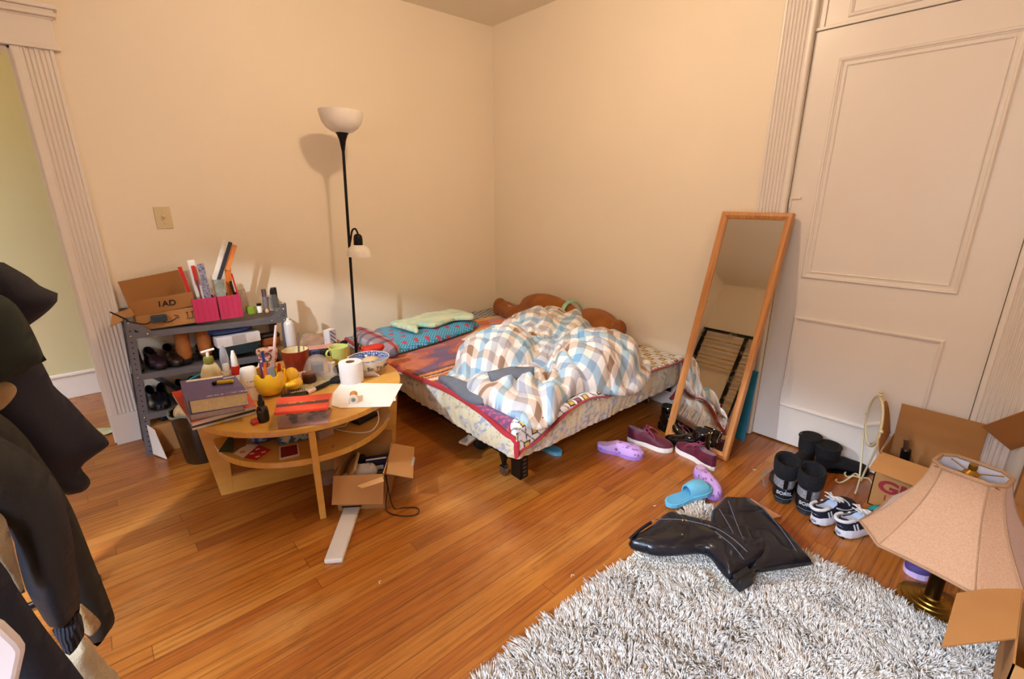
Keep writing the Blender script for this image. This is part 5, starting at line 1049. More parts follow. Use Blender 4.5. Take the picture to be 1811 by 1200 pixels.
# running shoes
m_navy = mat('navy_mesh', '#171b2c', .75, bump=.3, bscale=160); m_silver = mat('white_leatherette', '#dfe0e4', .45, var=.02); m_wl = mat('white_lace', '#e5e2de', .85, var=.01)
def runner(label):
    t = thing('running_shoe', label, 'shoe', (0, 0, 0), 0, 'navy and white running shoes'); L, W = .25, .098; O = outline(L, W)
    b = MB(); n = len(O); R = []
    for z, s, w_ in ((.006, .97, 0), (.016, 1.03, .004), (.028, 1.0, 0), (.04, .93, 0)): R.append([Vector((x*s, (y-L/2)*(.985 if s < 1 else 1)+L/2, z+w_*math.sin(i*1.1))) for i, (x, y) in enumerate(O)])
    b.rings(R); b.build('midsole', mat('white_foam', '#e0dee2', .5, var=.02), t, smooth=True)
    for k in range(7): MB().box((0, .018+k*.034, .004), (wid((.018+k*.034)/L, W)*1.7, .022, .009)).build('tread_block', m_blackp, t, bevel=.002)
    b, Ri = shoe_upper(L, W*.96, [(0, .052), (.05, .05), (.15, .036), (.3, .034), (.42, .046), (.55, .038), (.7, .026), (.9, .018), (1, .008)], .5, .022, .038); b.build('upper', m_navy, t, smooth=True, ang=60)
    l = MB(); l.rings(Ri[:24]); l.build('lining', mat('ice_blue_lining', '#b9c6dc', .9), t, smooth=True)
    MB().tube([Vector((max(-1, min(1, 1.1*math.cos(a)))*.026, .032+.05*math.sin(a)-.0, .083-.014*max(0, math.sin(a)))) for a in np.linspace(PI*.95, 2.05*PI, 22)], .0065, 8).build('collar', m_silver, t, smooth=True)
    for s in (-1, 1):
        for k, (y, dz) in enumerate(((.028, 0), (.044, 0))): MB().beam((s*.034, y, .072), (s*.041, y+.008, .044), .007, .002, (s*1, 0, 0)).build('stripe', m_silver, t, bevel=.0008)
        MB().tube(crom([(s*.030, .085, .072), (s*.040, .12, .058), (s*.044, .16, .050), (s*.038, .2, .045)], 5), .006, 8, flat=.4).build('overlay', m_silver, t, smooth=True)
    MB().box((0, -.002, .022), (.020, .003, .010)).build('heel_badge', mat('grey_badge', '#8d929c', .5), t, bevel=.001); lettering(1, .03, .003, m_silver, t, (0, -.0005, .052), (PI/2-.1, 0, 0), 4, 'heel_print')
    MB().rings([[Vector((x, y, z)) for x in (-.018, 0, .018)]+[Vector((x, y, z-.004)) for x in (.018, 0, -.018)] for y, z in ((.075, .108), (.10, .094), (.13, .084), (.155, .072))]).build('tongue', m_silver, t, smooth=True)
    laces(t, L, .098, .155, 5, .098, .074, m_wl, .02, .0026); return t
place(runner('navy and white running shoe, left one of the pair by the snow boots'), at(1437, 927), (2.25, .34, 0))
place(runner('navy and white running shoe, right one of the pair nearest the lampshade'), at(1480, 948), (2.23, .225, 0))
# teal trainer by the box, purple trainer under the lamp
t = thing('trainer', 'teal trainer half hidden between lampshade and lettered carton', 'shoe'); L, W = .24, .09
MB().prism(outline(L, W), 0, .02).build('sole', m_sole, t, bevel=.004); b, Ri = shoe_upper(L, W, [(0, .06), (.3, .05), (.45, .06), (.7, .045), (.9, .034), (1, .012)], .5, .02, .018); b.build('upper', mat('teal_mesh', '#1f9c9a', .7, bump=.2), t, smooth=True); place(t, (2.16, .075, 0), (2.285, .275, 0))
t = thing('trainer', 'purple trainer with white and lilac sole under the lampshade', 'shoe'); MB().prism(outline(L, W), 0, .022).build('sole', mat('lilac_white_sole', '#cdb6dd', .5), t, bevel=.004); b, Ri = shoe_upper(L, W, [(0, .06), (.3, .05), (.45, .06), (.7, .045), (.9, .034), (1, .012)], .5, .02, .02); b.build('upper', mat('purple_mesh', '#4a3a78', .7, bump=.2), t, smooth=True); place(t, (2.15, -.06, 0), (1.985, .085, 0))
# tall leather boots lying on the rug
m_tall = mat('navy_black_leather', '#10131d', .30, var=.2, vscale=7, bump=.2, bscale=26, coat=.2)
def ground(P, z): return [tuple(at(*p, z).xy) for p in P]
RZ0 = .035
t = thing('riding_boot', 'tall black leather boot lying on the rug, shaft opening to the left', 'boot', (0, 0, 0), 0, 'tall leather boots')
P1 = smoothp(ground([(1113, 966), (1118, 955), (1152, 934), (1178, 912), (1205, 916), (1256, 929), (1281, 941), (1296, 951), (1325, 957), (1348, 955), (1359, 966), (1356, 980), (1340, 996), (1320, 1007), (1300, 1020), (1287, 1022), (1267, 1000), (1254, 983), (1238, 977), (1200, 980), (1165, 981), (1140, 975)], .07), 4)
c1 = Vector((sum(p[0] for p in P1)/len(P1), sum(p[1] for p in P1)/len(P1), 0)); v, f = inflate([(p[0]-c1.x, p[1]-c1.y) for p in P1], .036, .05, .006, fold=lambda x, y: .004*smooth_noise(x*16, y*16, 3)-.010*max(0, 1-abs(smooth_noise(x*9, y*14, 2))*9), back=.9)
t.location = (c1.x, c1.y, RZ0+.04)
MB().add(v, f).build('shaft_and_foot', m_tall, t, smooth=True, ang=0)
def gl(P, z=.0, h=.07): return [at(*p, h)-Vector((c1.x, c1.y, h-z)) for p in P]
MB().tube(crom(gl([(1361, 962), (1361, 978), (1345, 998), (1322, 1011), (1296, 1027)], -.005), 5), .006, 8, flat=3.5).build('sole', mat('dark_boot_sole', '#1d1a1a', .6), t, smooth=True)
b = MB(); q = ground([(1290, 1016), (1310, 1036), (1334, 1022), (1318, 1000)], .07); b.prism([(p[0]-c1.x, p[1]-c1.y) for p in q], -.036, .008); b.build('heel', mat('dark_boot_sole', '#1d1a1a'), t, bevel=.006)
def hz_on(x, y, P, th, rad):
    d = min((Vector((x, y))-Vector(P[i])).length if 0 else abs(0) for i in (0,)) if 0 else 0; return d
b = MB(); b.tube(crom(gl([(1150, 938), (1195, 938), (1230, 944), (1265, 955), (1295, 975), (1318, 997)], .047), 6), .0016, 6); b.build('seam', mat('pale_thread', '#59606f', .6), t); MB().tube(crom(gl([(1262, 962), (1290, 985), (1312, 1012)], .05), 6), .0014, 6).build('seam', mat('pale_thread', '#59606f'), t); MB().tube(crom(gl([(1114, 965), (1130, 950), (1150, 936)], .028), 6), .006, 8).build('shaft_rim', m_tall, t, smooth=True)
for q in gl([(1158, 938), (1205, 941)], .05): MB().ball(q, .005, 10, 8).build('zip_pull', mat('brass', '#b08d4a'), t, smooth=True)
t = thing('riding_boot', 'tall glossy black leather boot with flaring shaft lying under the other', 'boot', (0, 0, 0), 0, 'tall leather boots')
P2 = ground([(1256, 935), (1258, 905), (1280, 882), (1322, 883), (1352, 905), (1385, 937), (1412, 965), (1438, 998), (1395, 1005), (1345, 1012), (1310, 1000), (1280, 965)], .06)
c2 = Vector((sum(p[0] for p in P2)/len(P2), sum(p[1] for p in P2)/len(P2), 0)); v, f = inflate([(p[0]-c2.x, p[1]-c2.y) for p in P2], .036, .09, .008, fold=lambda x, y: .006*smooth_noise(x*7, y*7, 8)-.012*max(0, 1-abs(smooth_noise(x*5, y*8, 5))*10), back=.8)
t.location = (c2.x, c2.y, RZ0+.028); MB().add(v, f).build('shaft', m_tall, t, smooth=True, ang=0)
for L_ in ([(1286, 900), (1300, 940), (1318, 985)], [(1340, 905), (1378, 950), (1405, 990)], [(1270, 915), (1290, 950), (1300, 975)]):
    MB().tube(crom([at(*p, .06)-Vector((c2.x, c2.y, .06-.038)) for p in L_], 6), .0016, 6).build('seam', mat('grey_thread', '#5a6070'), t)
o = slab('insole', ((1327, 880), (1332, 890), (1360, 918), (1381, 912)), .008, .006, mat('tan_insole', '#d3a586', .8), 'tan strip of cardboard lying behind the tall leather boots', 'cardboard strip')
# ================================================================== under the table
slab('game_card', ((413, 802), (440, 788), (450, 786), (475, 800), (440, 812)), .289, .002, m_paper, 'white and red leaflet on the lower shelf of the round table, left', 'leaflet') if 0 else None
LS = .2845
def lcard(name, cor, m, label, cat, z=LS+.0025, th=.002): return slab(name, cor, z, th, m, label, cat)
q = lambda a, b_: (370+a/8.624, 740+b_/8.622)
t = lcard('leaflet', (q(370, 530), q(545, 385), q(750, 395), q(530, 590)), m_paper, 'white leaflet with an orange ball on the lower table shelf', 'leaflet')
o = MB().cyl((0, 0, .001), (0, 0, .0028), .011, n=20).build('orange_ball', mat('orange_print', '#e08b2c'), t); o.location = at(*q(510, 515), LS)-t.location; o.location.z = 0.0005
t = lcard('leaflet', (q(530, 590), q(755, 395), q(940, 470), q(720, 628)), mat('scarlet_card', '#c8231c', .4), 'red leaflet with four pale pictures on the lower table shelf', 'leaflet', LS+.0035)
for a in ((740, 475), (655, 545), (830, 520), (740, 590)): o = MB().box((0, 0, .0023), (.016, .010, .0008)).build('picture', m_paper, t); g = at(*q(*a), LS)-t.location; o.location = (g.x, g.y, 0)
t = lcard('greeting_card', (q(1065, 430), q(1070, 628), q(1380, 560), q(1355, 380)), m_paper, 'dark red card with white border on the lower table shelf', 'card'); P = [at(*q(*a), LS) for a in ((1090, 445), (1095, 605), (1355, 545), (1335, 400))]; MB().prism([(p.x-t.location.x, p.y-t.location.y) for p in P], .002, .0026).build('red_print', mat('dark_red_print', '#8f1815', .5, var=.25, vscale=120), t)
t = lcard('booklet', (q(370, 485), q(370, 300), q(560, 300), q(560, 400)), mat('brown_booklet', '#8a5a2a', .6), 'brown booklet at the left on the lower table shelf', 'booklet', LS+.005, .004)
o = slab('folder', (q(140, 490), q(365, 490), q(360, 270), q(290, 280)), LS+.009, .006, mat('dark_green_card', '#1f3a2c', .5), 'dark green folded card poking out of the lower table shelf', 'folder')
v, f = inflate(smoothp([(-.07, -.05), (.06, -.05), (.08, .0), (.05, .05), (-.06, .05)], 3), .03, .04, .007, fold=lambda x, y: .012*smooth_noise(x*30, y*30))
n = N('blue_foil_print'); n.setb(Base_Color=n.ramp(n.noise(n.obj(), 30, 2), [(.4, '#27378c'), (.5, '#6f9fb8'), (.65, '#b9c6d0')], True), Roughness=.4)
o = MB().add(v, f).build('plastic_bag', n.m, smooth=True, ang=0); p = at(482, 782, LS); o.location = (p.x, p.y+.06, LS+.03); tag(o, 'blue printed plastic bag on the lower table shelf', 'bag')
n = N('pale_blue_print'); n.setb(Base_Color=n.ramp(n.noise(n.obj(), 40, 3), [(.42, '#3d5a78'), (.5, '#9fb9c6'), (.6, '#c9b9b0')], True), Roughness=.5)
p = at(527, 782, LS); o = boxthing('tissue_pack', 'pale blue printed pack behind the front leg on the lower shelf', 'packet', (p.x, p.y+.05, LS), (.13, .08, .035), n.m, -.2)
p = at(572, 775, LS); o = boxthing('plastic_tub', 'small clear pinkish tub right of the front leg on the lower shelf', 'tub', (p.x+.01, p.y+.03, LS), (.07, .06, .04), mat('pinkish_clear', '#d9b5a4', .25, trans=.4), .2)
p = at(640, 745, LS); o = boxthing('remote_box', 'black gadget case at the right of the lower table shelf', 'case', (p.x+.02, p.y+.02, LS), (.12, .07, .02), m_blackp, .3)
pp = [aty(665, 722, 1.70)]; a = lambda x, y, z: at(x, y, z)
cabp = crom([at(668, 726, .40), at(669, 745, .33), at(655, 762, .288), at(625, 764, .288), at(590, 757, .288), at(610, 752, .289), at(618, 740, .31), at(622, 733, .36)], 8)
MB().tube(cabp, .0025, 8).build('charging_cable', m_white, smooth=True); tag(bpy.data.objects['charging_cable'], 'white charging cable looping over the lower table shelf', 'cable')
slab('crinkled_wrapper', ((672, 722), (676, 742), (690, 738), (690, 724)), LS+.012, .010, m_film, 'clear crinkled wrapper at the right end of the lower table shelf', 'wrapper')
# open cardboard box under the table edge
bxo = thing('cardboard_box', 'open cardboard box of odds and ends beside the table front leg', 'box', (0, 0, 0), 0, 'cardboard boxes')
Bh = .17; A0, A1, A2 = at(672, 900, 0), Vector((.565, 1.80, 0)), None
ux = (A0-at(586, 905, 0)).normalized(); ux = Vector((.80, -.60, 0)); uy = Vector((.60, .80, 0)); o0 = Vector((.590, 1.802, 0)); w, d = .205, .27
bxo.location = o0; bxo.rotation_euler.z = math.atan2(ux.y, ux.x)
b = MB(); b.b2((0, 0, .001), (w, d, .005)); b.b2((0, 0, 0), (w, .004, Bh)); b.b2((0, d-.004, 0), (w, d, Bh)); b.b2((0, 0, 0), (.004, d, Bh)); b.b2((w-.004, 0, 0), (w, d, Bh)); b.build('carton', m_card, bxo)
MB().beam((w/2, .0, Bh), (w/2-.004, -.052, Bh-.105), w*1.02, .0035, (0, 1, 0)).build('front_flap', m_card, bxo)
MB().beam((w, d/2, Bh), (w+.108, d/2+.01, Bh-.035), d*.98, .0035, (0, 0, 1)).build('right_flap', m_card, bxo)
MB().beam((0.0, d/2-.02, Bh), (-.005, d/2, Bh+.10), d*.7, .0035, (1, 0, 0)).build('left_flap', m_cardd, bxo)
MB().beam((w/2, d, Bh), (w/2, d+.02, Bh+.06), w*.95, .0035, (0, 1, 0)).build('rear_flap', m_cardd, bxo)
MB().beam((w+.098, d/2-.02, Bh-.031), (w+.110, d/2-.02, Bh-.035), d*.5, .0042, (0, 0, 1)).build('grey_tape', mat('grey_duct_tape', '#a8a39c', .4), bxo)
def inbox(x, y, z): return o0+ux*x+uy*y+Vector((0, 0, z))
rzb = bxo.rotation_euler.z
boxthing('carton', 'navy printed battery carton at the back of the open box', 'box', inbox(.14, .17, .085), (.10, .07, .06), mat('navy_carton', '#1c2648', .4), rzb+.2)
o = bpy.data.objects['carton'] if 0 else [x for x in COL.objects if x.name.startswith('carton') and x.get('label', '').startswith('navy')][0]
MB().box((.01, -.0355, .035), (.04, .001, .02)).build('white_label', m_paper, o); MB().box((.01, -.0355, .012), (.07, .001, .012)).build('grey_label', mat('grey_print', '#9c968f'), o); MB().box((0, 0, .0605), (.09, .012, .001)).build('top_label', m_paper, o)
boxthing('carton', 'small dark carton at the left back of the open box', 'box', inbox(.055, .20, .085), (.05, .04, .06), mat('olive_black_carton', '#2c281f', .5), rzb)
for i, (x, y, lb) in enumerate(((.10, .10, 'crumpled white cloth bag in the middle of the open box'), (.055, .065, 'dusty rolled sock at the front left of the open box'))):
    v, f = inflate(smoothp([(-.05, -.03), (.04, -.035), (.06, .0), (.03, .035), (-.05, .025)], 3), .026, .03, .006, fold=lambda x, y: .014*abs(smooth_noise(x*38, y*38, i)))
    o = MB().add(v, f).build('cloth_bag' if i == 0 else 'sock', mat('dusty_white_cloth' if i == 0 else 'pinkish_grey_cloth', '#cfc3b4' if i == 0 else '#b69a90', .9), smooth=True, ang=0); o.location = inbox(x, y, .13-.02*i); o.rotation_euler.z = rzb+.4*i; tag(o, lb, 'bag' if i == 0 else 'sock')
slab('envelope', ((632, 858), (640, 862), (679, 850), (676, 842)), Bh+.002, .004, mat('cream_orange_card', '#e3b27c', .6), 'long cream and orange paper strip at the front of the open box', 'paper strip')
o = MB().box((0, 0, 0), (.09, .13, .012)).build('notebook', mat('kraft_cover', '#c99b5e', .6), bevel=.001); o.location = inbox(.045, .10, .145); o.rotation_euler = (.1, -.9, rzb); tag(o, 'kraft notebook leaning at the left in the open box', 'notebook')
o = boxthing('filler_box', 'dark carton at the bottom of the open box', 'box', inbox(.10, .13, .008), (.17, .22, .075), mat('olive_black_carton', '#2c281f'), rzb)
cp = crom([inbox(w+.004, .01, Bh-.01), inbox(w+.012, -.004, .10), inbox(w+.0, -.018, .02), at(690, 907, .005), at(715, 912, .004), at(738, 908, .004), at(738, 898, .004), at(715, 897, .004), at(698, 899, .004), at(690, 880, .06), inbox(w+.006, .02, Bh-.015)], 7)
MB().tube(cp, .0022, 8).build('black_cord', m_blackp, smooth=True); tag(bpy.data.objects['black_cord'], 'thin black cord hanging out of the open box onto the floor', 'cord')
# another plastic bag standing behind the leg
v, f = inflate(smoothp([(-.05, 0), (.05, 0), (.06, .08), (.03, .16), (-.04, .15), (-.06, .06)], 3), .03, .04, .008, fold=lambda x, y: .012*smooth_noise(x*25, y*25)); o = MB(RX(PI/2)).add(v, f).build('carrier_bag', m_film, smooth=True, ang=0); o.location = (.66, 2.02, .005); tag(o, 'clear plastic bag standing behind the front table leg', 'bag')
# white wooden slat on the floor
a, c = at(590, 997, 0), at(622, 905, 0); d = (c-a); L_ = d.length+.12; t = thing('board', 'short white painted board lying on the floor before the table', 'board', a, math.atan2(d.y, d.x))
MB().b2((0, -.034, 0), (L_, .034, .02)).build('plank', mat('worn_white_paint', '#ddd3c8', .5, var=.04, vscale=8), t, bevel=.007, seg=3); MB().b2((L_-.115, -.042, .020), (L_-.085, .042, .023)).build('metal_strip', mat('dark_steel', '#4a4742', .35, .8), t)
# bits of paper lying on the floor
for k, (x, y) in enumerate(((1010, 1020), (672, 1032), (1337, 831), (1160, 893))):
    o = MB().tube(crom([(0, 0, .001), (.008, .004, .003), (.014, -.002, .001)], 4), .0012, 5).build('paper_scrap', m_paper); o.location = at(x, y, .001); o.rotation_euler.z = k; tag(o, 'tiny white scrap of paper on the bare floorboards', 'scrap', 'paper scraps')
o = boxthing('dumbbell', 'x', 'x', (0, 0, 0), (.01, .01, .01), m_blackp) if 0 else None
# black wheel and white plate under the bed edge
q = at(850, 797, 0); t = thing('dumbbell', 'black ribbed dumbbell weight on the floor under the bed edge', 'dumbbell', (q.x+.03, q.y+.03, .042)); b = MB()
for x, r in ((-.035, .036), (-.028, .042), (-.012, .042), (-.008, .036), (.008, .036), (.012, .042), (.028, .042), (.035, .036)): pass
b.rings([[Vector((x, r*math.cos(a_), r*math.sin(a_))) for a_ in np.linspace(0, 2*PI, 25)[:-1]] for x, r in ((-.04, .02), (-.038, .036), (-.03, .042), (-.01, .042), (-.008, .03), (.008, .03), (.01, .042), (.03, .042), (.038, .036), (.04, .02))]); b.build('weight', m_blackp, t, smooth=True, ang=30); t.rotation_euler.z = -2.2
b = MB()
for k in range(8): b.ball((-.040, .024*math.cos(k*PI/4), .024*math.sin(k*PI/4)), (.003, .006, .006), 8, 6)
b.build('ribs', mat('dark_rubber', '#1a1414'), t)
q = at(828, 778, .09); boxthing('plastic_tray', 'flat beige lid resting on the black weight under the bed', 'tray', (q.x, q.y, .086), (.09, .055, .012), mat('beige_plastic', '#c9b8a2', .5), .3)
# ================================================================== things on the lower shelves and the floor by the unit
def hidden_shoe(name, label, m, p, rz, L=.24, W=.085, hs=None, grp='shoes on the shelving unit', cat='shoe', z=0, heel=.0):
    t = thing(name, label, cat, p, rz, grp); MB().prism(outline(L, W), 0, .012).build('sole', m_blackp, t, bevel=.003)
    b, Ri = shoe_upper(L, W, hs or [(0, .06), (.3, .045), (.45, .05), (.7, .04), (.9, .03), (1, .012)], .55, .024, .010); b.build('upper', m, t, smooth=True); return t
m_dk = mat('dark_shoe_leather', '#191215', .35, coat=.2); z1 = SH[1]+.002; z2_ = SH[2]+.002
hidden_shoe('flat_shoe', 'dark flat shoe at the left end of the middle shelf', mat('aubergine_leather', '#2a1626', .4), (.135, 3.15, z1), PI+.15)
hidden_shoe('flat_shoe', 'silver edged dark shoe tilted at the left of the middle shelf', mat('silver_edge_leather', '#5a5a66', .3, .4), (.09, 3.14, z1), PI-.1, W=.06)
hidden_shoe('loafer', 'dark brown loafer beside the tan boots on the middle shelf', mat('brown_shoe_leather', '#241410', .3, coat=.3), (.22, 3.15, z1), PI+.1)
for k, x in enumerate((.285, .375)):
    b_ = ankle_boot('suede_boot', ('tan suede boot seen from the heel on the middle shelf, left of the two', 'tan suede boot seen from the heel on the middle shelf, right of the two')[k], mat('tan_suede', '#a4602c', .9, bump=.4, bscale=90), .165, heel=.012, group='tan suede boots'); b_.location = (x, 2.925, z1); b_.rotation_euler.z = .05*(1-2*k)
o = boxthing('shoebox', 'white and grey flat box under the blue bag on the middle shelf', 'box', (.53, 3.0, z1+.055), (.22, .19, .055), mat('white_carton', '#e5e0e2'), .06); MB().box((0, -.0955, .03), (.07, .001, .05)).build('grey_panel', mat('grey_carton', '#b8b0ae'), o)
boxthing('shoebox', 'dark teal box at the bottom on the middle shelf', 'box', (.53, 3.0, z1), (.19, .19, .054), mat('dark_teal_box', '#1f3038', .5), 0)
v, f = inflate(smoothp([(-.11, -.06), (.10, -.07), (.12, .05), (-.10, .07)], 3), .03, .05, .008, fold=lambda x, y: .012*smooth_noise(x*20, y*20)); o = MB().add(v, f).build('clothing_bag', mat('royal_blue_nylon', '#1c3f86', .35, coat=.2), smooth=True, ang=0); o.location = (.50, 3.0, z1+.145); tag(o, 'royal blue nylon bag on top of the white box on the middle shelf', 'bag')
t = thing('wallet', 'brown and orange pouch at the right end of the middle shelf', 'wallet', (.705, 2.96, z1+.035)); MB().box((0, 0, 0), (.10, .06, .07)).build('pouch_body', mat('orange_brown_leather', '#9c5226', .5), t, bevel=.02, seg=4); MB().box((0, 0, .03), (.104, .064, .03)).build('dark_flap', m_dk, t, bevel=.012)
for k, (x, rz) in enumerate(((.10, .1), (.16, -.1), (.235, .15), (.31, -.4))):
    hidden_shoe('dark_shoe', ('navy black shoe at the left end of the lowest shelf', 'navy black shoe second from the left on the lowest shelf', 'navy black shoe third from the left on the lowest shelf', 'black strappy shoe lying aslant on the lowest shelf')[k], mat('navy_shoe_leather', '#10121f', .35, coat=.3), (x, 3.15, z2_), PI+rz, W=.075)
hidden_shoe('dark_shoe', 'black shoe hidden behind the books on the lowest shelf', m_dk, (.42, 3.14, z2_), PI)
t = thing('clothes_hanger', 'turquoise plastic hanger on the lowest shelf behind the books', 'hanger', (.36, 2.93, z2_+.12)); MB().tube(crom([(-.09, 0, 0), (0, -.01, .03), (.09, 0, 0)], 6), .006, 8).build('hanger_arm', mat('turquoise_plastic', '#2a93a4', .4), t, smooth=True)
o = boxthing('storage_box', 'dark box filling the right of the lowest shelf', 'box', (.62, 3.02, z2_), (.24, .2, .12), mat('olive_black_carton', '#2c281f'), 0)
cbx = thing('cardboard_box', 'brown cardboard box with white side panel on the floor under the shelving unit', 'box', (.04, 2.90, 0), 0, 'cardboard boxes'); MB().b2((.01, 0, 0), (.26, .22, .155)).build('carton', m_card, cbx, bevel=.002)
b = MB(); b.add([(0, .02, .01), (.055, -.10, .004), (.035, -.04, .155), (-.005, .03, .19)], [(0, 1, 2, 3)]); b.build('white_panel', m_paper, cbx, solid=.003)
boxthing('dark_bag', 'dark bag stuffed above the cardboard box under the lowest shelf', 'bag', (.20, 3.02, .157), (.2, .16, .045), m_dk, .1, None, .015)
# waste bin
q = at(338, 828, 0); q = Vector((.25, 2.71, 0)); wb = thing('waste_bin', 'dark waste bin lined with a bag and full of packaging beside the table', 'bin', q)
b = MB(); b.rings([[Vector((rx*math.cos(a_), rx*math.sin(a_), z)) for a_ in np.linspace(0, 2*PI, 33)[:-1]] for z, rx in ((0, .082), (.004, .086), (.27, .112), (.275, .115), (.275, .108), (.27, .106), (.02, .08), (.018, .0))], cap=False)
n = N('dark_marbled_plastic'); n.setb(Base_Color=n.ramp(n.noise(n.obj(), 9, 5), [(.35, '#191310'), (.7, '#3d2c1a')]), Roughness=.25); b.build('bucket', n.m, wb, smooth=True)
MB().tube([Vector((.113*math.cos(a_), .113*math.sin(a_), .272+.008*math.sin(a_*5))) for a_ in np.linspace(0, 2*PI, 40)[:-1]], .007, 6, closed=True).build('bag_rim', mat('clear_bag_rim', '#6a6a60', .3), wb, smooth=True)
v, f = inflate(smoothp([(-.08, -.05), (0, -.09), (.08, -.04), (.07, .06), (-.03, .085), (-.09, .03)], 3), .04, .05, .008, fold=lambda x, y: .03*abs(smooth_noise(x*22, y*22))); o = MB().add(v, f).build('crumpled_packaging', mat('kraft_white_waste', '#c9a880', .8, var=.3, vscale=20), smooth=True, ang=0); o.location = q+Vector((0, 0, .265)); tag(o, 'crumpled kraft and white packaging heaped in the waste bin', 'packaging')
slab('paper_sheet', ((170, 757), (184, 769), (203, 762), (202, 755)), .008, .0015, mat('pale_green_paper', '#d6dcc4', .7), 'pale sheet of paper lying on the hallway floor by the threshold', 'paper')
# light switch
sw = thing('light_switch', 'cream toggle light switch plate on the back wall above the shelving unit', 'light switch', aty(289, 385, WY)); MB().box((0, -.003, 0), (.072, .006, .114)).build('wall_plate', mat('ivory_switch', '#dcc9a0', .35, var=0), sw, bevel=.0025); MB().box((0, -.012, .004), (.009, .02, .012), Euler((.5, 0, 0))).build('toggle', mat('ivory_switch', '#dcc9a0'), sw, bevel=.001)
for s in (-1, 1): MB().ball((0, -.006, s*.03), (.003, .0015, .003), 10, 6).build('screw', m_screw, sw)
# ================================================================== the right-hand corner
# lamp with the big panelled shade
LP = Vector((1.865, .016, 0)); lm = thing('table_lamp', 'brass column lamp with large tan panelled fabric shade standing on the floor', 'lamp', LP, math.radians(-9))
n = N('brushed_old_brass'); n.setb(Base_Color=lin('#a88338'), Metallic=1., Roughness=n.ramp(n.noise(n.obj(), 30, 3), [(.3, (.22, .22, .22, 1)), (.7, (.4, .4, .4, 1))])); m_brass = n.m
MB().lathe([(0, 0), (.088, 0), (.09, .004), (.088, .009), (.078, .011), (.076, .016), (.064, .018), (.062, .022), (.048, .025), (.046, .029), (.03, .032), (.028, .038), (0, .038)], 48).build('base', m_brass, lm, smooth=True, ang=30)
MB().lathe([(0, .036), (.0205, .036), (.0205, .30), (.023, .305), (.023, .32), (.014, .33), (.012, .36), (0, .36)], 28).build('column', mat('dark_bronze', '#3d2a14', .35, .9), lm, smooth=True)
m_shade = N('tan_silk'); x, y, z = m_shade.sep(m_shade.obj()); m_shade.setb(Base_Color=m_shade.ramp(m_shade.noise(m_shade.obj(), 220, 2), [(.3, '#b48a68'), (.7, '#c49a78')]), Roughness=.75, Sheen_Weight=.35, Transmission_Weight=0.); m_shade.bump(m_shade.noise(m_shade.obj(), 400, 2), .15, .001); m_shade = m_shade.m
def cutrect(hx, hy, c, k=1.): # octagon, long sides and cut corners
    return [(hx, -hy+c), (hx, hy-c), (hx-c, hy), (-hx+c, hy), (-hx, hy-c), (-hx, -hy+c), (-hx+c, -hy), (hx-c, -hy)]
def shade_ring(t, dr=0.): # t 0 bottom .. 1 top
    f = (1-t)**1.7; hx = .062+.150*f+dr; hy = .082+.118*f+dr; c = (.030+.055*f); z = .245+.262*t
    P = cutrect(hx, hy, c); o = []
    for i in range(8):
        a, b_ = Vector((*P[i], z)), Vector((*P[(i+1) % 8], z)); m = 8
        for k in range(m):
            u = k/m; q = a.lerp(b_, u); L_ = (b_-a).length; nrm = Vector((q.x, q.y, 0)).normalized(); q -= nrm*(.05*L_*4*u*(1-u))*.5*(1-t*.9)*(1 if i % 2 == 0 else .4); 
            if i % 2 == 0: q.z -= 0
            o.append(q)
    return o
NR = 18; RR = [shade_ring(i/NR) for i in range(NR+1)]
b = MB(); b.rings(RR, cap=False); b.build('shade', m_shade, lm, smooth=True, ang=0, solid=.0025)
b = MB(); b.rings([shade_ring(i/NR, -.0035) for i in range(NR+1)], cap=False); b.build('shade_lining', mat('white_shade_lining', '#d9d6dc', .8, var=.01), lm, smooth=True, ang=0)
for i in range(8):
    for dx in ((-.0, ) if i % 2 else (0,)): MB().tube([r[i*8]+Vector((r[i*8].x, r[i*8].y, 0)).normalized()*.0015 for r in RR], .0018, 6).build('piping', mat('tan_piping', '#a98260', .7), lm, smooth=True)
MB().tube([v for v in RR[-1]], .0062, 8, closed=True).build('top_trim', mat('tan_braid', '#b08a68', .8, bump=.3, bscale=200), lm, smooth=True)
MB().tube([v+Vector((0, 0, .003)) for v in RR[0]], .004, 8, closed=True).build('bottom_trim', mat('tan_braid', '#b08a68'), lm, smooth=True)
b = MB(); zt2 = .498; m_wire = mat('brass_wire', '#c9a24e', .3, 1., var=0)
for a_, c_ in (((-.058, -.074), (0, 0)), ((.058, .074), (0, 0)), ((-.058, .074), (0, 0)), ((.058, -.074), (0, 0))): MB().tube([(a_[0], a_[1], .5), (c_[0], c_[1], zt2-.004)], .0018, 6).build('spider_arm', m_wire, lm)
MB().tube(crom([(0, -.014, .35), (0, -.05, .38), (0, -.052, .44), (0, -.02, .488), (0, 0, .494), (0, .02, .488), (0, .052, .44), (0, .05, .38), (0, .014, .35)], 6), .0022, 8).build('harp', m_wire, lm, smooth=True)
MB().lathe([(0, .49), (.018, .49), (.02, .496), (.012, .503), (.009, .506), (.011, .512), (.010, .524), (0, .526)], 20).build('finial', m_brass, lm, smooth=True)
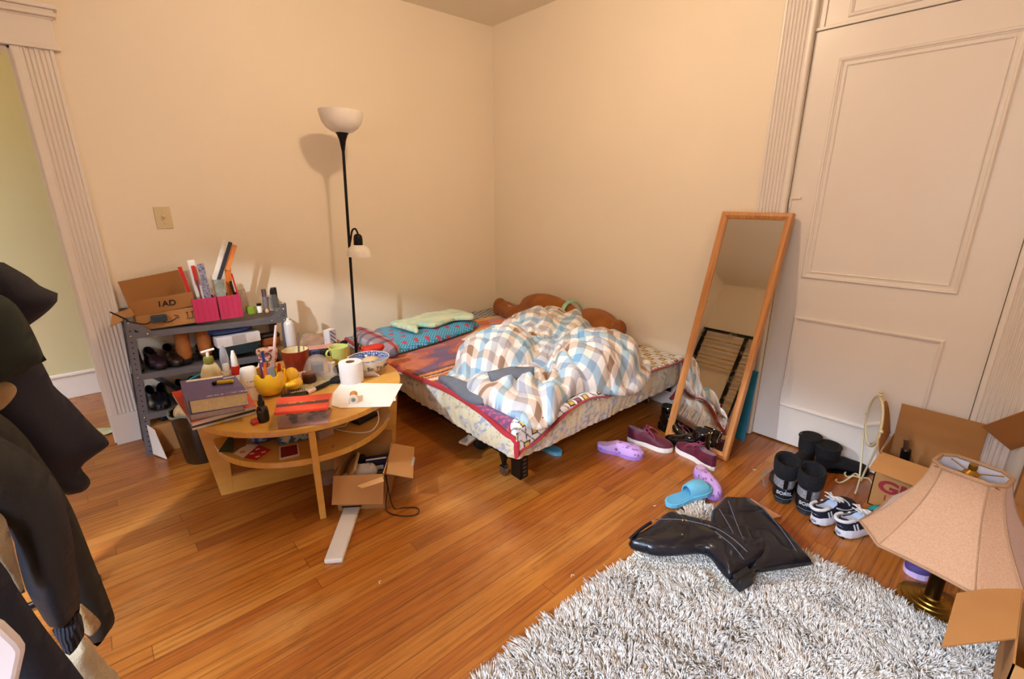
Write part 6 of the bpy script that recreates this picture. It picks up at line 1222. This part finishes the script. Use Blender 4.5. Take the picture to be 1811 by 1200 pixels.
# vanity mirror on a wire stand
m_cream = mat('cream_enamel_wire', '#d9cba2', .4, .1, var=.02); vm = thing('vanity_mirror', 'oval cream framed swivel mirror on a wire scroll stand by the white door', 'mirror', (2.47, .36, 0), math.radians(28))
cz = .335; ov = lambda a_, k=1.: Vector((.082*k*math.cos(a_), 0, cz+.115*k*math.sin(a_)))
MB().tube([ov(a_) for a_ in np.linspace(0, 2*PI, 49)[:-1]], .006, 10, closed=True).build('oval_frame', m_cream, vm, smooth=True)
MB().rings([[Vector((v.x, y_, v.z)) for v in [ov(a_, .97) for a_ in np.linspace(0, 2*PI, 49)[:-1]]] for y_ in (-.002, .002)]).build('glass', n_.m if 0 else bpy.data.materials['mirror_glass'], vm)
MB().lathe([(0, cz+.118), (.008, cz+.12), (.010, cz+.128), (.005, cz+.133), (.009, cz+.14), (0, cz+.146)], 14).build('crest', m_cream, vm, smooth=True)
for s in (-1, 1):
    MB().tube(crom([(s*.088, 0, cz-.01), (s*.08, 0, cz-.1), (s*.03, 0, .10), (s*.012, 0, .04)], 8), .0042, 8).build('upright', m_cream, vm, smooth=True); MB().ball((s*.092, 0, cz-.005), .009, 12, 8).build('pivot_knob', m_cream, vm, smooth=True)
for a_ in (0.4, PI-.4, 1.5*PI, .5*PI):
    d_ = Vector((math.cos(a_), math.sin(a_), 0)); MB().tube(crom([Vector((0, 0, .045)), d_*.03+Vector((0, 0, .05)), d_*.055+Vector((0, 0, .02)), d_*.075+Vector((0, 0, .004)), d_*.092+Vector((0, 0, .010)), d_*.088+Vector((0, 0, .02))], 6), .0036, 8).build('scroll_foot', m_cream, vm, smooth=True)
# open carton with red lettering
g = thing('cardboard_box', 'open carton with red lettering on its side, flaps up, behind the lampshade', 'box', (2.352, .30, 0), 0, 'cardboard boxes'); w, d, h = .255, .29, .25   # x depth, -y length
b = MB(); b.b2((0, -d, 0), (.004, 0, h)); b.b2((w-.004, -d, 0), (w, 0, h)); b.b2((0, -.004, 0), (w, 0, h)); b.b2((0, -d, 0), (w, -d+.004, h)); b.b2((0, -d, 0), (w, 0, .004)); b.build('carton', m_card, g)
MB().beam((0, -d/2, h), (-.105, -d/2+.01, h-.045), d*1.0, .0035, (0, 0, 1)).build('front_flap', m_card, g)
MB().beam((w-.002, -d/2, h), (w-.012, -d/2-.0, h+.155), d*.98, .0035, (1, 0, 0)).build('rear_flap', m_card, g)
b = MB(); P = crom([(w-.005, .012, h), (w-.02, .03, h+.10), (w-.06, .045, h+.165), (w-.10, .045, h+.15), (.09, .03, h+.11), (.02, .012, h+.03), (0, 0, h)], 5)
b.rings([[v+Vector((0, o_, 0)) for v in P] for o_ in (0, .0035)]); b.build('side_flap', m_cardd, g)
m_mar = mat('maroon_print', '#9c2734', .6, var=0)
text('GM', .075, m_mar, g, (-.0006, -.095, .105), (PI/2, 0, -PI/2), .0004, 'box_lettering', .003, 1.3); text('LIVI', .036, m_mar, g, (-.0006, -.085, .055), (PI/2, 0, -PI/2), .0004, 'box_lettering', 0, 1.3)
t = thing('hairdryer_handle', 'black and silver gadget handle leaning inside the lettered carton', 'gadget', (2.50, .22, .01)); MB().tube([(0, 0, 0), (.0, .01, .24)], .018, 14).build('handle', m_blackp, t, smooth=True); MB().tube([(0, .01, .235), (0, .018, .29)], .010, 12).build('silver_tip', mat('steel_blade', '#b9b9b9'), t, smooth=True); t.rotation_euler.y = -.12
# cartons at the right edge
a = thing('cardboard_box', 'low yellowish carton carrying a dark shoe at the right edge of the picture', 'box', (2.20, -.45, 0), 0, 'cardboard boxes'); MB().b2((0, 0, 0), (.25, .345, .175)).build('carton', m_card, a, bevel=.002)
a = thing('cardboard_box', 'tall carton with one flap raised at the right edge beside the door casing', 'box', (2.46, -.45, 0), 0, 'cardboard boxes'); MB().b2((0, 0, 0), (.145, .34, .40)).build('carton', m_card, a, bevel=.002); MB().beam((.07, .34, .40), (.0, .435, .49), .14, .0035, (1, 0, 0)).build('raised_flap', m_cardd, a)
hidden_shoe('moccasin', 'dark brown shoe with white stitching on the low yellowish carton', mat('dark_brown_leather', '#1e1512', .4, coat=.2), (2.30, -.36, .176), -.55, grp=None)
s_ = [o for o in COL.objects if o.name.startswith('moccasin')][0]; MB().tube([Vector((x*1.03, y, .016)) for x, y in outline(.24, .085)], .0016, 5, closed=True).build('white_stitching', m_wl, s_)
a = thing('cardboard_box', 'carton with a hanging flap in front of the lamp at the lower right', 'box', (1.40, -.50, 0), 0, 'cardboard boxes'); b = MB(); w, d, h = .36, .355, .27
b.b2((0, d-.004, 0), (w, d, h)); b.b2((0, 0, 0), (w, .004, h)); b.b2((0, 0, 0), (.004, d, h)); b.b2((w-.004, 0, 0), (w, d, h)); b.b2((0, 0, 0), (w, d, .004)); b.build('carton', m_card, a)
b = MB(); b.add([Vector(v)-Vector((1.40, -.50, 0)) for v in ((1.50, -.146, .27), (1.755, -.146, .27), (1.60, -.030, .252), (1.36, -.030, .252))], [(0, 1, 2, 3)]); b.build('hanging_flap', m_card, a, solid=.004)
t = round_thing('tin', 'royal blue tin standing in the open carton at the lower right corner', 'tin', Vector((1.49, -.30, .006)), [('can', [(0, 0), (.06, 0), (.062, .004), (.062, .30), (.06, .31), (0, .31)], mat('royal_blue_enamel', '#20389a', .2, coat=.5)), ('rim', [(.0605, .305), (.064, .308), (.063, .316), (.058, .316)], mat('steel_blade', '#b9b9b9'))])
# ================================================================== shag rug
def rug():
    x0, x1, y0, y1 = .28, 1.79, -.55, .80
    rg = thing('shag_rug', 'thick cream shag rug on the floorboards at the lower right', 'rug', (0, 0, 0))
    MB().b2((x0, y0, .0005), (x1, y1, .008)).build('backing', mat('jute_backing', '#bfb39c', .9), rg, bevel=.003)
    rs = np.random.RandomState(5); n = 92000
    X = rs.uniform(x0, x1, n); Y = rs.uniform(y0, y1, n)
    fx = np.vectorize(lambda a, b_: smooth_noise(a*9, b_*9, 1)); fy = np.vectorize(lambda a, b_: smooth_noise(a*9, b_*9, 6)); fh = np.vectorize(lambda a, b_: smooth_noise(a*17, b_*17, 11))
    keep = (X*.9+.2 > -Y*1.2); X, Y = X[keep], Y[keep]; n = len(X)
    GX, GY, GH = fx(X, Y), fy(X, Y), fh(X, Y)
    def near(P, X, Y):
        d = np.full(len(X), 9.); ins = np.zeros(len(X), bool)
        for i in range(len(P)):
            a, b_ = np.array(P[i]), np.array(P[i-1]); D = b_-a; t = np.clip(((X-a[0])*D[0]+(Y-a[1])*D[1])/(D@D), 0, 1); d = np.minimum(d, np.hypot(X-a[0]-t*D[0], Y-a[1]-t*D[1]))
            c = (a[1] > Y) != (b_[1] > Y); xx = a[0]+(Y-a[1])/(b_[1]-a[1]+1e-12)*D[0]; ins ^= c & (X < xx)
        return np.where(ins, 0, d)
    dd = np.minimum(near(P1, X, Y), near(P2, X, Y)); dl = np.hypot(X-LP.x, Y-LP.y)
    H = (.030+.012*GH+rs.normal(0, .003, n))*np.clip(dd/.04, .28, 1)*np.clip((dl-.09)/.03, .1, 1); H = np.clip(H, .006, .05)
    for bx in ((1.40, 1.76, -.50, -.145), ): H = np.where((X > bx[0]) & (X < bx[1]) & (Y > bx[2]) & (Y < bx[3]), .001, H)
    cs_ = .012; ci = np.floor(X/cs_+.35*GX).astype(int); cj = np.floor(Y/cs_+.35*GY).astype(int); hsh = np.sin(ci*127.1+cj*311.7)*43758.5453; hsh -= np.floor(hsh); hs2 = np.sin(ci*269.5+cj*183.3)*43758.5453; hs2 -= np.floor(hs2)
    ctx = (ci+.5)*cs_; cty = (cj+.5)*cs_; H = H*(.88+.24*hs2)
    lx = GX*.9+.38*np.cos(hsh*2*PI)+rs.normal(0, .16, n)+(ctx-X)/H*.55; ly = GY*.9+.38*np.sin(hsh*2*PI)+rs.normal(0, .16, n)+(cty-Y)/H*.55
    ey = np.clip(1-(y1-Y)/.05, 0, 1); ly += ey*1.1; exx = np.clip(1-(x1-X)/.05, 0, 1); lx += exx*1.1; H *= 1-.25*np.maximum(ey, exx)
    a0 = rs.uniform(0, 2*PI, n); r0 = rs.uniform(.0017, .0026, n); V = np.zeros((n, 4, 3, 3))
    for k, t in enumerate((0, .38, .72, 1.)):
        cx_ = X+lx*H*t**1.6*.85; cy_ = Y+ly*H*t**1.6*.85; cz_ = .007+H*(t-.18*t**3*np.clip(np.hypot(lx, ly), 0, 1.5))
        rr = r0*(1, 1.1, 1., .35)[k]
        for j in range(3):
            aa = a0+j*2*PI/3+t*1.2; V[:, k, j, 0] = cx_+rr*np.cos(aa); V[:, k, j, 1] = cy_+rr*np.sin(aa); V[:, k, j, 2] = np.maximum(cz_, .0015+.0)
    base = (np.arange(n)*12)[:, None, None, None]; k = np.arange(3)[None, :, None, None]; j = np.arange(3)[None, None, :, None]
    j2 = (j+1) % 3; F = np.concatenate([base+k*3+j, base+k*3+j2, base+(k+1)*3+j2, base+(k+1)*3+j], axis=3).reshape(-1)
    me = bpy.data.meshes.new('pile'); me.vertices.add(n*12); me.vertices.foreach_set('co', V.reshape(-1)); nf = n*9
    me.loops.add(nf*4); me.loops.foreach_set('vertex_index', F.astype(np.int32)); me.polygons.add(nf); me.polygons.foreach_set('loop_start', (np.arange(nf)*4).astype(np.int32)); me.polygons.foreach_set('loop_total', np.full(nf, 4, np.int32)); me.polygons.foreach_set('use_smooth', np.ones(nf, bool)); me.update(calc_edges=True)
    sh = rs.uniform(.90, 1.03, n)[:, None]*np.array([.97, .91, .83]); warm = (rs.rand(n) < .12)[:, None]; sh = np.where(warm, sh*np.array([.9, .84, .76]), sh)
    C = np.ones((n, 12, 4)); C[:, :, :3] = sh[:, None, :]; ca = me.color_attributes.new('pattern', 'FLOAT_COLOR', 'POINT'); ca.data.foreach_set('color', C.astype(np.float32).reshape(-1))
    nn = N('wool_shag'); at_ = nn.n('ShaderNodeAttribute', attribute_name='pattern'); nn.setb(Base_Color=at_.outputs['Color'], Roughness=.95, Sheen_Weight=.2)
    tl = nn.n('ShaderNodeBsdfTranslucent'); nn.l(at_.outputs['Color'], tl.inputs[0]); ms = nn.n('ShaderNodeMixShader'); ms.inputs[0].default_value = .06; nn.l(nn.b.outputs[0], ms.inputs[1]); nn.l(tl.outputs[0], ms.inputs[2])
    nn.l(ms.outputs[0], [x for x in nn.t.nodes if x.type == 'OUTPUT_MATERIAL'][0].inputs[0]); me.materials.append(nn.m); o = bpy.data.objects.new('pile', me); COL.objects.link(o); o.parent = rg; o['kind'] = 'stuff'
rug()
# ================================================================== coats hanging at the left
def cloth(name, c, c2=None, rough=.8, bump=.25, bs=160, sheen=.15):
    n = N(name); n.setb(Base_Color=n.ramp(n.noise(n.obj(), 7, 4), [(.3, c), (.7, c2 or c)]), Roughness=rough, Sheen_Weight=sheen); n.bump(n.noise(n.obj(), bs, 3), bump, .003); return n.m
m_cn = cloth('navy_wool', '#100e1c', '#191627', sheen=0); m_cg = cloth('dark_green_cotton', '#141c17', '#1b251f', sheen=0); m_cb = cloth('black_padded_cloth', '#0e0e13', '#16161d', .6, sheen=0); m_cbr = cloth('dark_brown_cloth', '#16120d', '#1f1a12', sheen=0); m_nb = cloth('midnight_twill', '#0b0e20', '#12162b', sheen=0)
m_ff = fur('tan_faux_fur', '#9c7748', '#c9a878'); m_fl = fur('grey_beige_fur', '#a8906e', '#c9b596')
def garment(root, name, poly, Y, th, rad, m, dens=.012, vert=.02, k=6., seed=0, sp=3):
    P = [aty(px_, py_, Y) for px_, py_ in poly]; Pl = [(p.x, p.z) for p in P]; Pl = smoothp(Pl, sp) if sp else Pl; c = Vector((sum(p[0] for p in Pl)/len(Pl), 0, sum(p[1] for p in Pl)/len(Pl)))
    # heights grow towards the room (local z -> world -y)
    v, f = inflate([(p[0], p[1]) for p in Pl], th, rad, dens, fold=lambda x, y: vert*math.sin((x+.25*y+.03*smooth_noise(x*5, y*5, seed))*k*2*PI)*.5+vert*.8*smooth_noise(x*8, y*3, seed+4), back=.8)
    b = MB(Matrix(((1, 0, 0, 0), (0, 0, -1, Y), (0, 1, 0, 0), (0, 0, 0, 1)))); b.add(v, f); return b.build(name, m, root, smooth=True, ang=0)
def coat(label, name='coat'): return thing(name, label, 'coat', (0, 0, 0), 0, 'coats on the rack at the left edge')
c1_ = coat('navy wool cape coat with pointed hood, hanging furthest into the room')
garment(c1_, 'hood', [(-160, 420), (-60, 455), (0, 463), (12, 467), (52, 490), (72, 506), (104, 519), (107, 523), (100, 534), (85, 550), (53, 574), (20, 590), (-60, 600), (-160, 590)], 1.42, .05, .09, m_cn, seed=1, sp=2)
garment(c1_, 'body', [(-100, 600), (30, 600), (74, 640), (95, 682), (120, 704), (150, 737), (176, 764), (194, 783), (175, 800), (143, 824), (152, 838), (161, 852), (150, 868), (128, 873), (108, 871), (40, 820), (-100, 700)], 1.36, .04, .08, m_cn, k=5, vert=.03, seed=2, sp=2)
c2_ = coat('dark green cotton jacket hanging over the navy coat', 'jacket'); garment(c2_, 'body', [(-120, 500), (-30, 512), (0, 520), (28, 538), (50, 570), (68, 606), (78, 630), (83, 636), (56, 650), (34, 664), (0, 676), (-120, 690)], 1.28, .05, .07, m_cg, seed=3, vert=.012, sp=2)
garment(c2_, 'fur_trim', [(-60, 672), (0, 674), (22, 678), (30, 692), (14, 715), (-10, 730), (-60, 735)], 1.29, .012, .03, m_ff, .006, .006, seed=4)
c3_ = coat('dark brown long coat with golden fur edge near the rack'); garment(c3_, 'body', [(-80, 700), (20, 745), (70, 805), (108, 862), (125, 892), (140, 926), (165, 990), (186, 1042), (202, 1086), (202, 1102), (190, 1120), (173, 1143), (158, 1130), (120, 1080), (60, 960), (-80, 860)], 1.12, .04, .07, m_cbr, k=4, vert=.016, seed=5, sp=2)
garment(c3_, 'fur_edge', [(138, 1066), (150, 1072), (165, 1085), (179, 1101), (172, 1114), (163, 1124), (148, 1118), (135, 1100)], 1.06, .02, .02, m_ff, .006, .003, seed=6)
c4_ = coat('black padded coat with ribbed cuff in front of the brown coat'); garment(c4_, 'sleeve', [(-80, 730), (0, 772), (50, 800), (88, 838), (108, 868), (122, 915), (133, 975), (139, 1040), (141, 1082), (120, 1095), (92, 1112), (68, 1080), (45, 1040), (30, 985), (12, 930), (-80, 880)], .98, .06, .08, m_cb, k=5, vert=.012, seed=7, sp=2)
rib = N('ribbed_knit'); wv = rib.n('ShaderNodeTexWave'); wv.inputs['Scale'].default_value = 60; rib.l(rib.obj(), wv.inputs[0]); wv.inputs['Distortion'].default_value = 3; rib.setb(Base_Color=rib.ramp(wv.outputs[1], [(.3, '#0c0b12'), (.7, '#242230')]), Roughness=.9); rib.bump(wv.outputs[1], .8, .006)
garment(c4_, 'cuff', [(92, 1112), (118, 1094), (139, 1080), (147, 1100), (149, 1124), (134, 1142), (115, 1153), (104, 1134)], .975, .035, .03, rib.m, .006, .003, seed=8, sp=2)
garment(c4_, 'fur_lining', [(-60, 880), (0, 905), (14, 930), (26, 975), (38, 1020), (46, 1055), (30, 1045), (10, 1015), (-60, 960)], .93, .02, .03, m_fl, .008, .004, seed=9, sp=2)
c6_ = coat('beige fur coat hem showing beneath the black padded coat'); garment(c6_, 'hem', [(112, 1150), (130, 1142), (150, 1124), (170, 1150), (192, 1176), (214, 1202), (220, 1290), (120, 1290), (100, 1200)], 1.0, .03, .04, m_fl, .008, .004, seed=10, sp=2)
c5_ = coat('midnight blue coat nearest the camera at the lower left'); garment(c5_, 'body', [(-90, 930), (0, 992), (25, 1030), (46, 1062), (78, 1108), (112, 1152), (150, 1202), (230, 1330), (-90, 1330)], .86, .04, .08, m_nb, k=4, vert=.01, seed=11, sp=2)
wbx = thing('storage_bin', 'white rounded plastic bin at the lower left corner', 'bin', aty(-30, 1180, .74)); 
b = MB(); P = [aty(*p, .74)-aty(-30, 1180, .74) for p in ((-90, 1080), (-10, 1094), (8, 1103), (36, 1130), (44, 1142), (44, 1152), (30, 1215), (20, 1300), (-90, 1300))]; b.rings([[Vector((v.x, o_, v.z)) for v in P] for o_ in (-.004, .012)]); b.build('shell', mat('white_bin_plastic', '#ddd5d6', .4, var=.01), wbx, bevel=.008, seg=3)
rk = thing('clothes_rack', 'black tube clothes rack carrying the coats just outside the left edge', 'clothes rack', (-.31, 1.42, 0)); 
for y_ in (-.62, .55): MB().cyl((0, y_, 0), (0, y_, 1.46), .012).build('upright', m_black, rk, smooth=True); MB().cyl((-.22, y_, .02), (.12, y_, .02), .012).build('foot', m_black, rk, smooth=True)
MB().cyl((0, -.64, 1.46), (0, .58, 1.46), .012).build('hanging_rail', m_black, rk, smooth=True)
blocker_ = coat('unseen charcoal coat added on the rack to block the cool light')
v, f = inflate(smoothp([(1.0, .55), (1.85, .55), (1.9, 1.2), (1.88, 1.45), (1.6, 1.47), (1.3, 1.48), (1.02, 1.45)], 3), .06, .08, .02, fold=lambda x, y: .02*smooth_noise(x*9, y*3, 2))  # added out of view to keep the cool light off the left floor
MB(Matrix(((0, 0, 1, -.385), (1, 0, 0, 0), (0, 1, 0, 0), (0, 0, 0, 1)))).add(v, f).build('body', m_cb, blocker_, smooth=True, ang=0)
for c_, Y_, zz_ in ((c1_, 1.36, 1.0), (c2_, 1.28, 1.05), (c3_, 1.12, .75), (c4_, .98, .8), (c5_, .86, .7), (c6_, 1.0, .62)):
    MB().tube(crom([(-.31, Y_, 1.475), (-.295, Y_, 1.485), (-.29, Y_, 1.46), (-.30, Y_, 1.38), (-.27, Y_, (1.38+zz_)/2), (-.24, Y_, zz_)], 4), .006, 6).build('hanger', m_black, c_)
st = thing('stool', 'white stool holding the white bin just below the left corner', 'stool', (-.33, .74, 0)); zb_ = min((aty(20, 1300, .74)).z, (aty(-90, 1300, .74)).z)-.012
MB().box((.0, 0, zb_-.015), (.3, .2, .03)).build('seat', m_white, st, bevel=.004)
for sx_, sy_ in ((-1, -1), (1, -1), (-1, 1), (1, 1)): MB().box((sx_*.13, sy_*.08, (zb_-.03)/2), (.03, .03, zb_-.03)).build('leg', m_white, st)
# the shaded standing lamp left of the camera: cool bulb, light only below its rim
SP = Vector((-.70, 1.62, 1.86)); sl = thing('standing_lamp', 'standing lamp with wide metal shade left of the coats', 'lamp', (SP.x, SP.y, 0))
MB().cyl((-.2, 0, 0), (-.2, 0, 2.05), .011).build('pole', m_black, sl, smooth=True); MB().cyl((-.2, 0, 0), (-.2, 0, .02), .13, n=32).build('base', m_black, sl, smooth=True); MB().tube(crom([(-.2, 0, 2.04), (-.1, 0, 2.12), (0, 0, 2.0), (0, 0, 1.93)], 5), .008, 8).build('neck', m_black, sl, smooth=True)
MB().rings([[Vector((r*math.cos(a_), r*math.sin(a_), z)) for a_ in np.linspace(0, 2*PI, 37)[:-1]] for z, r in ((1.93, .02), (1.92, .10), (1.88, .15), (1.835, .165))], cap=False).build('shade', mat('white_enamel', '#dfdcdc'), sl, smooth=True, solid=.002)
MB().rings([[Vector((.15*math.cos(a_), .15*math.sin(a_), z)) for a_ in np.linspace(math.radians(50), math.radians(170), 20)] for z in (1.84, 1.50)], closed=False, cap=False).build('light_blocking_panel', mat('white_enamel', '#dfdcdc'), sl, smooth=True, solid=.002)  # unseen panel added beside the bulb, keeping cool light off the shelf wall
l = light('cool_bulb', 'SPOT', SP, 165, (.80, .895, 1.), .022); l.data.spot_size = math.radians(134); l.data.spot_blend = .10
# upright slatted bed base against the left wall (seen in the standing mirror)
bs = thing('slatted_bed_base', 'black framed slatted bed base leaning upright on the left wall', 'bed base', (XL+.12, 2.55, 0)); m_slat = mat('birch_slat', '#d9b777', .5)
for (p_, q_) in (((0, -.0, 0), (0, -.0, 1.78)), ((0, .58, 0), (0, .58, 1.78)), ((0, -.62, 0), (0, -.62, 1.78))): MB().beam(p_, q_, .05, .03, (1, 0, 0)).build('frame_bar', m_black, bs)
MB().beam((0, -.62, 1.78), (0, .6, 1.78), .03, .06, (1, 0, 0)).build('frame_bar', m_black, bs)
for k in range(14): MB().beam((-.02, -.6, .1+k*.12), (-.02, .58 if k > 9 else 0, .1+k*.12), .012, .065, (1, 0, 0)).build('slat', m_slat, bs)
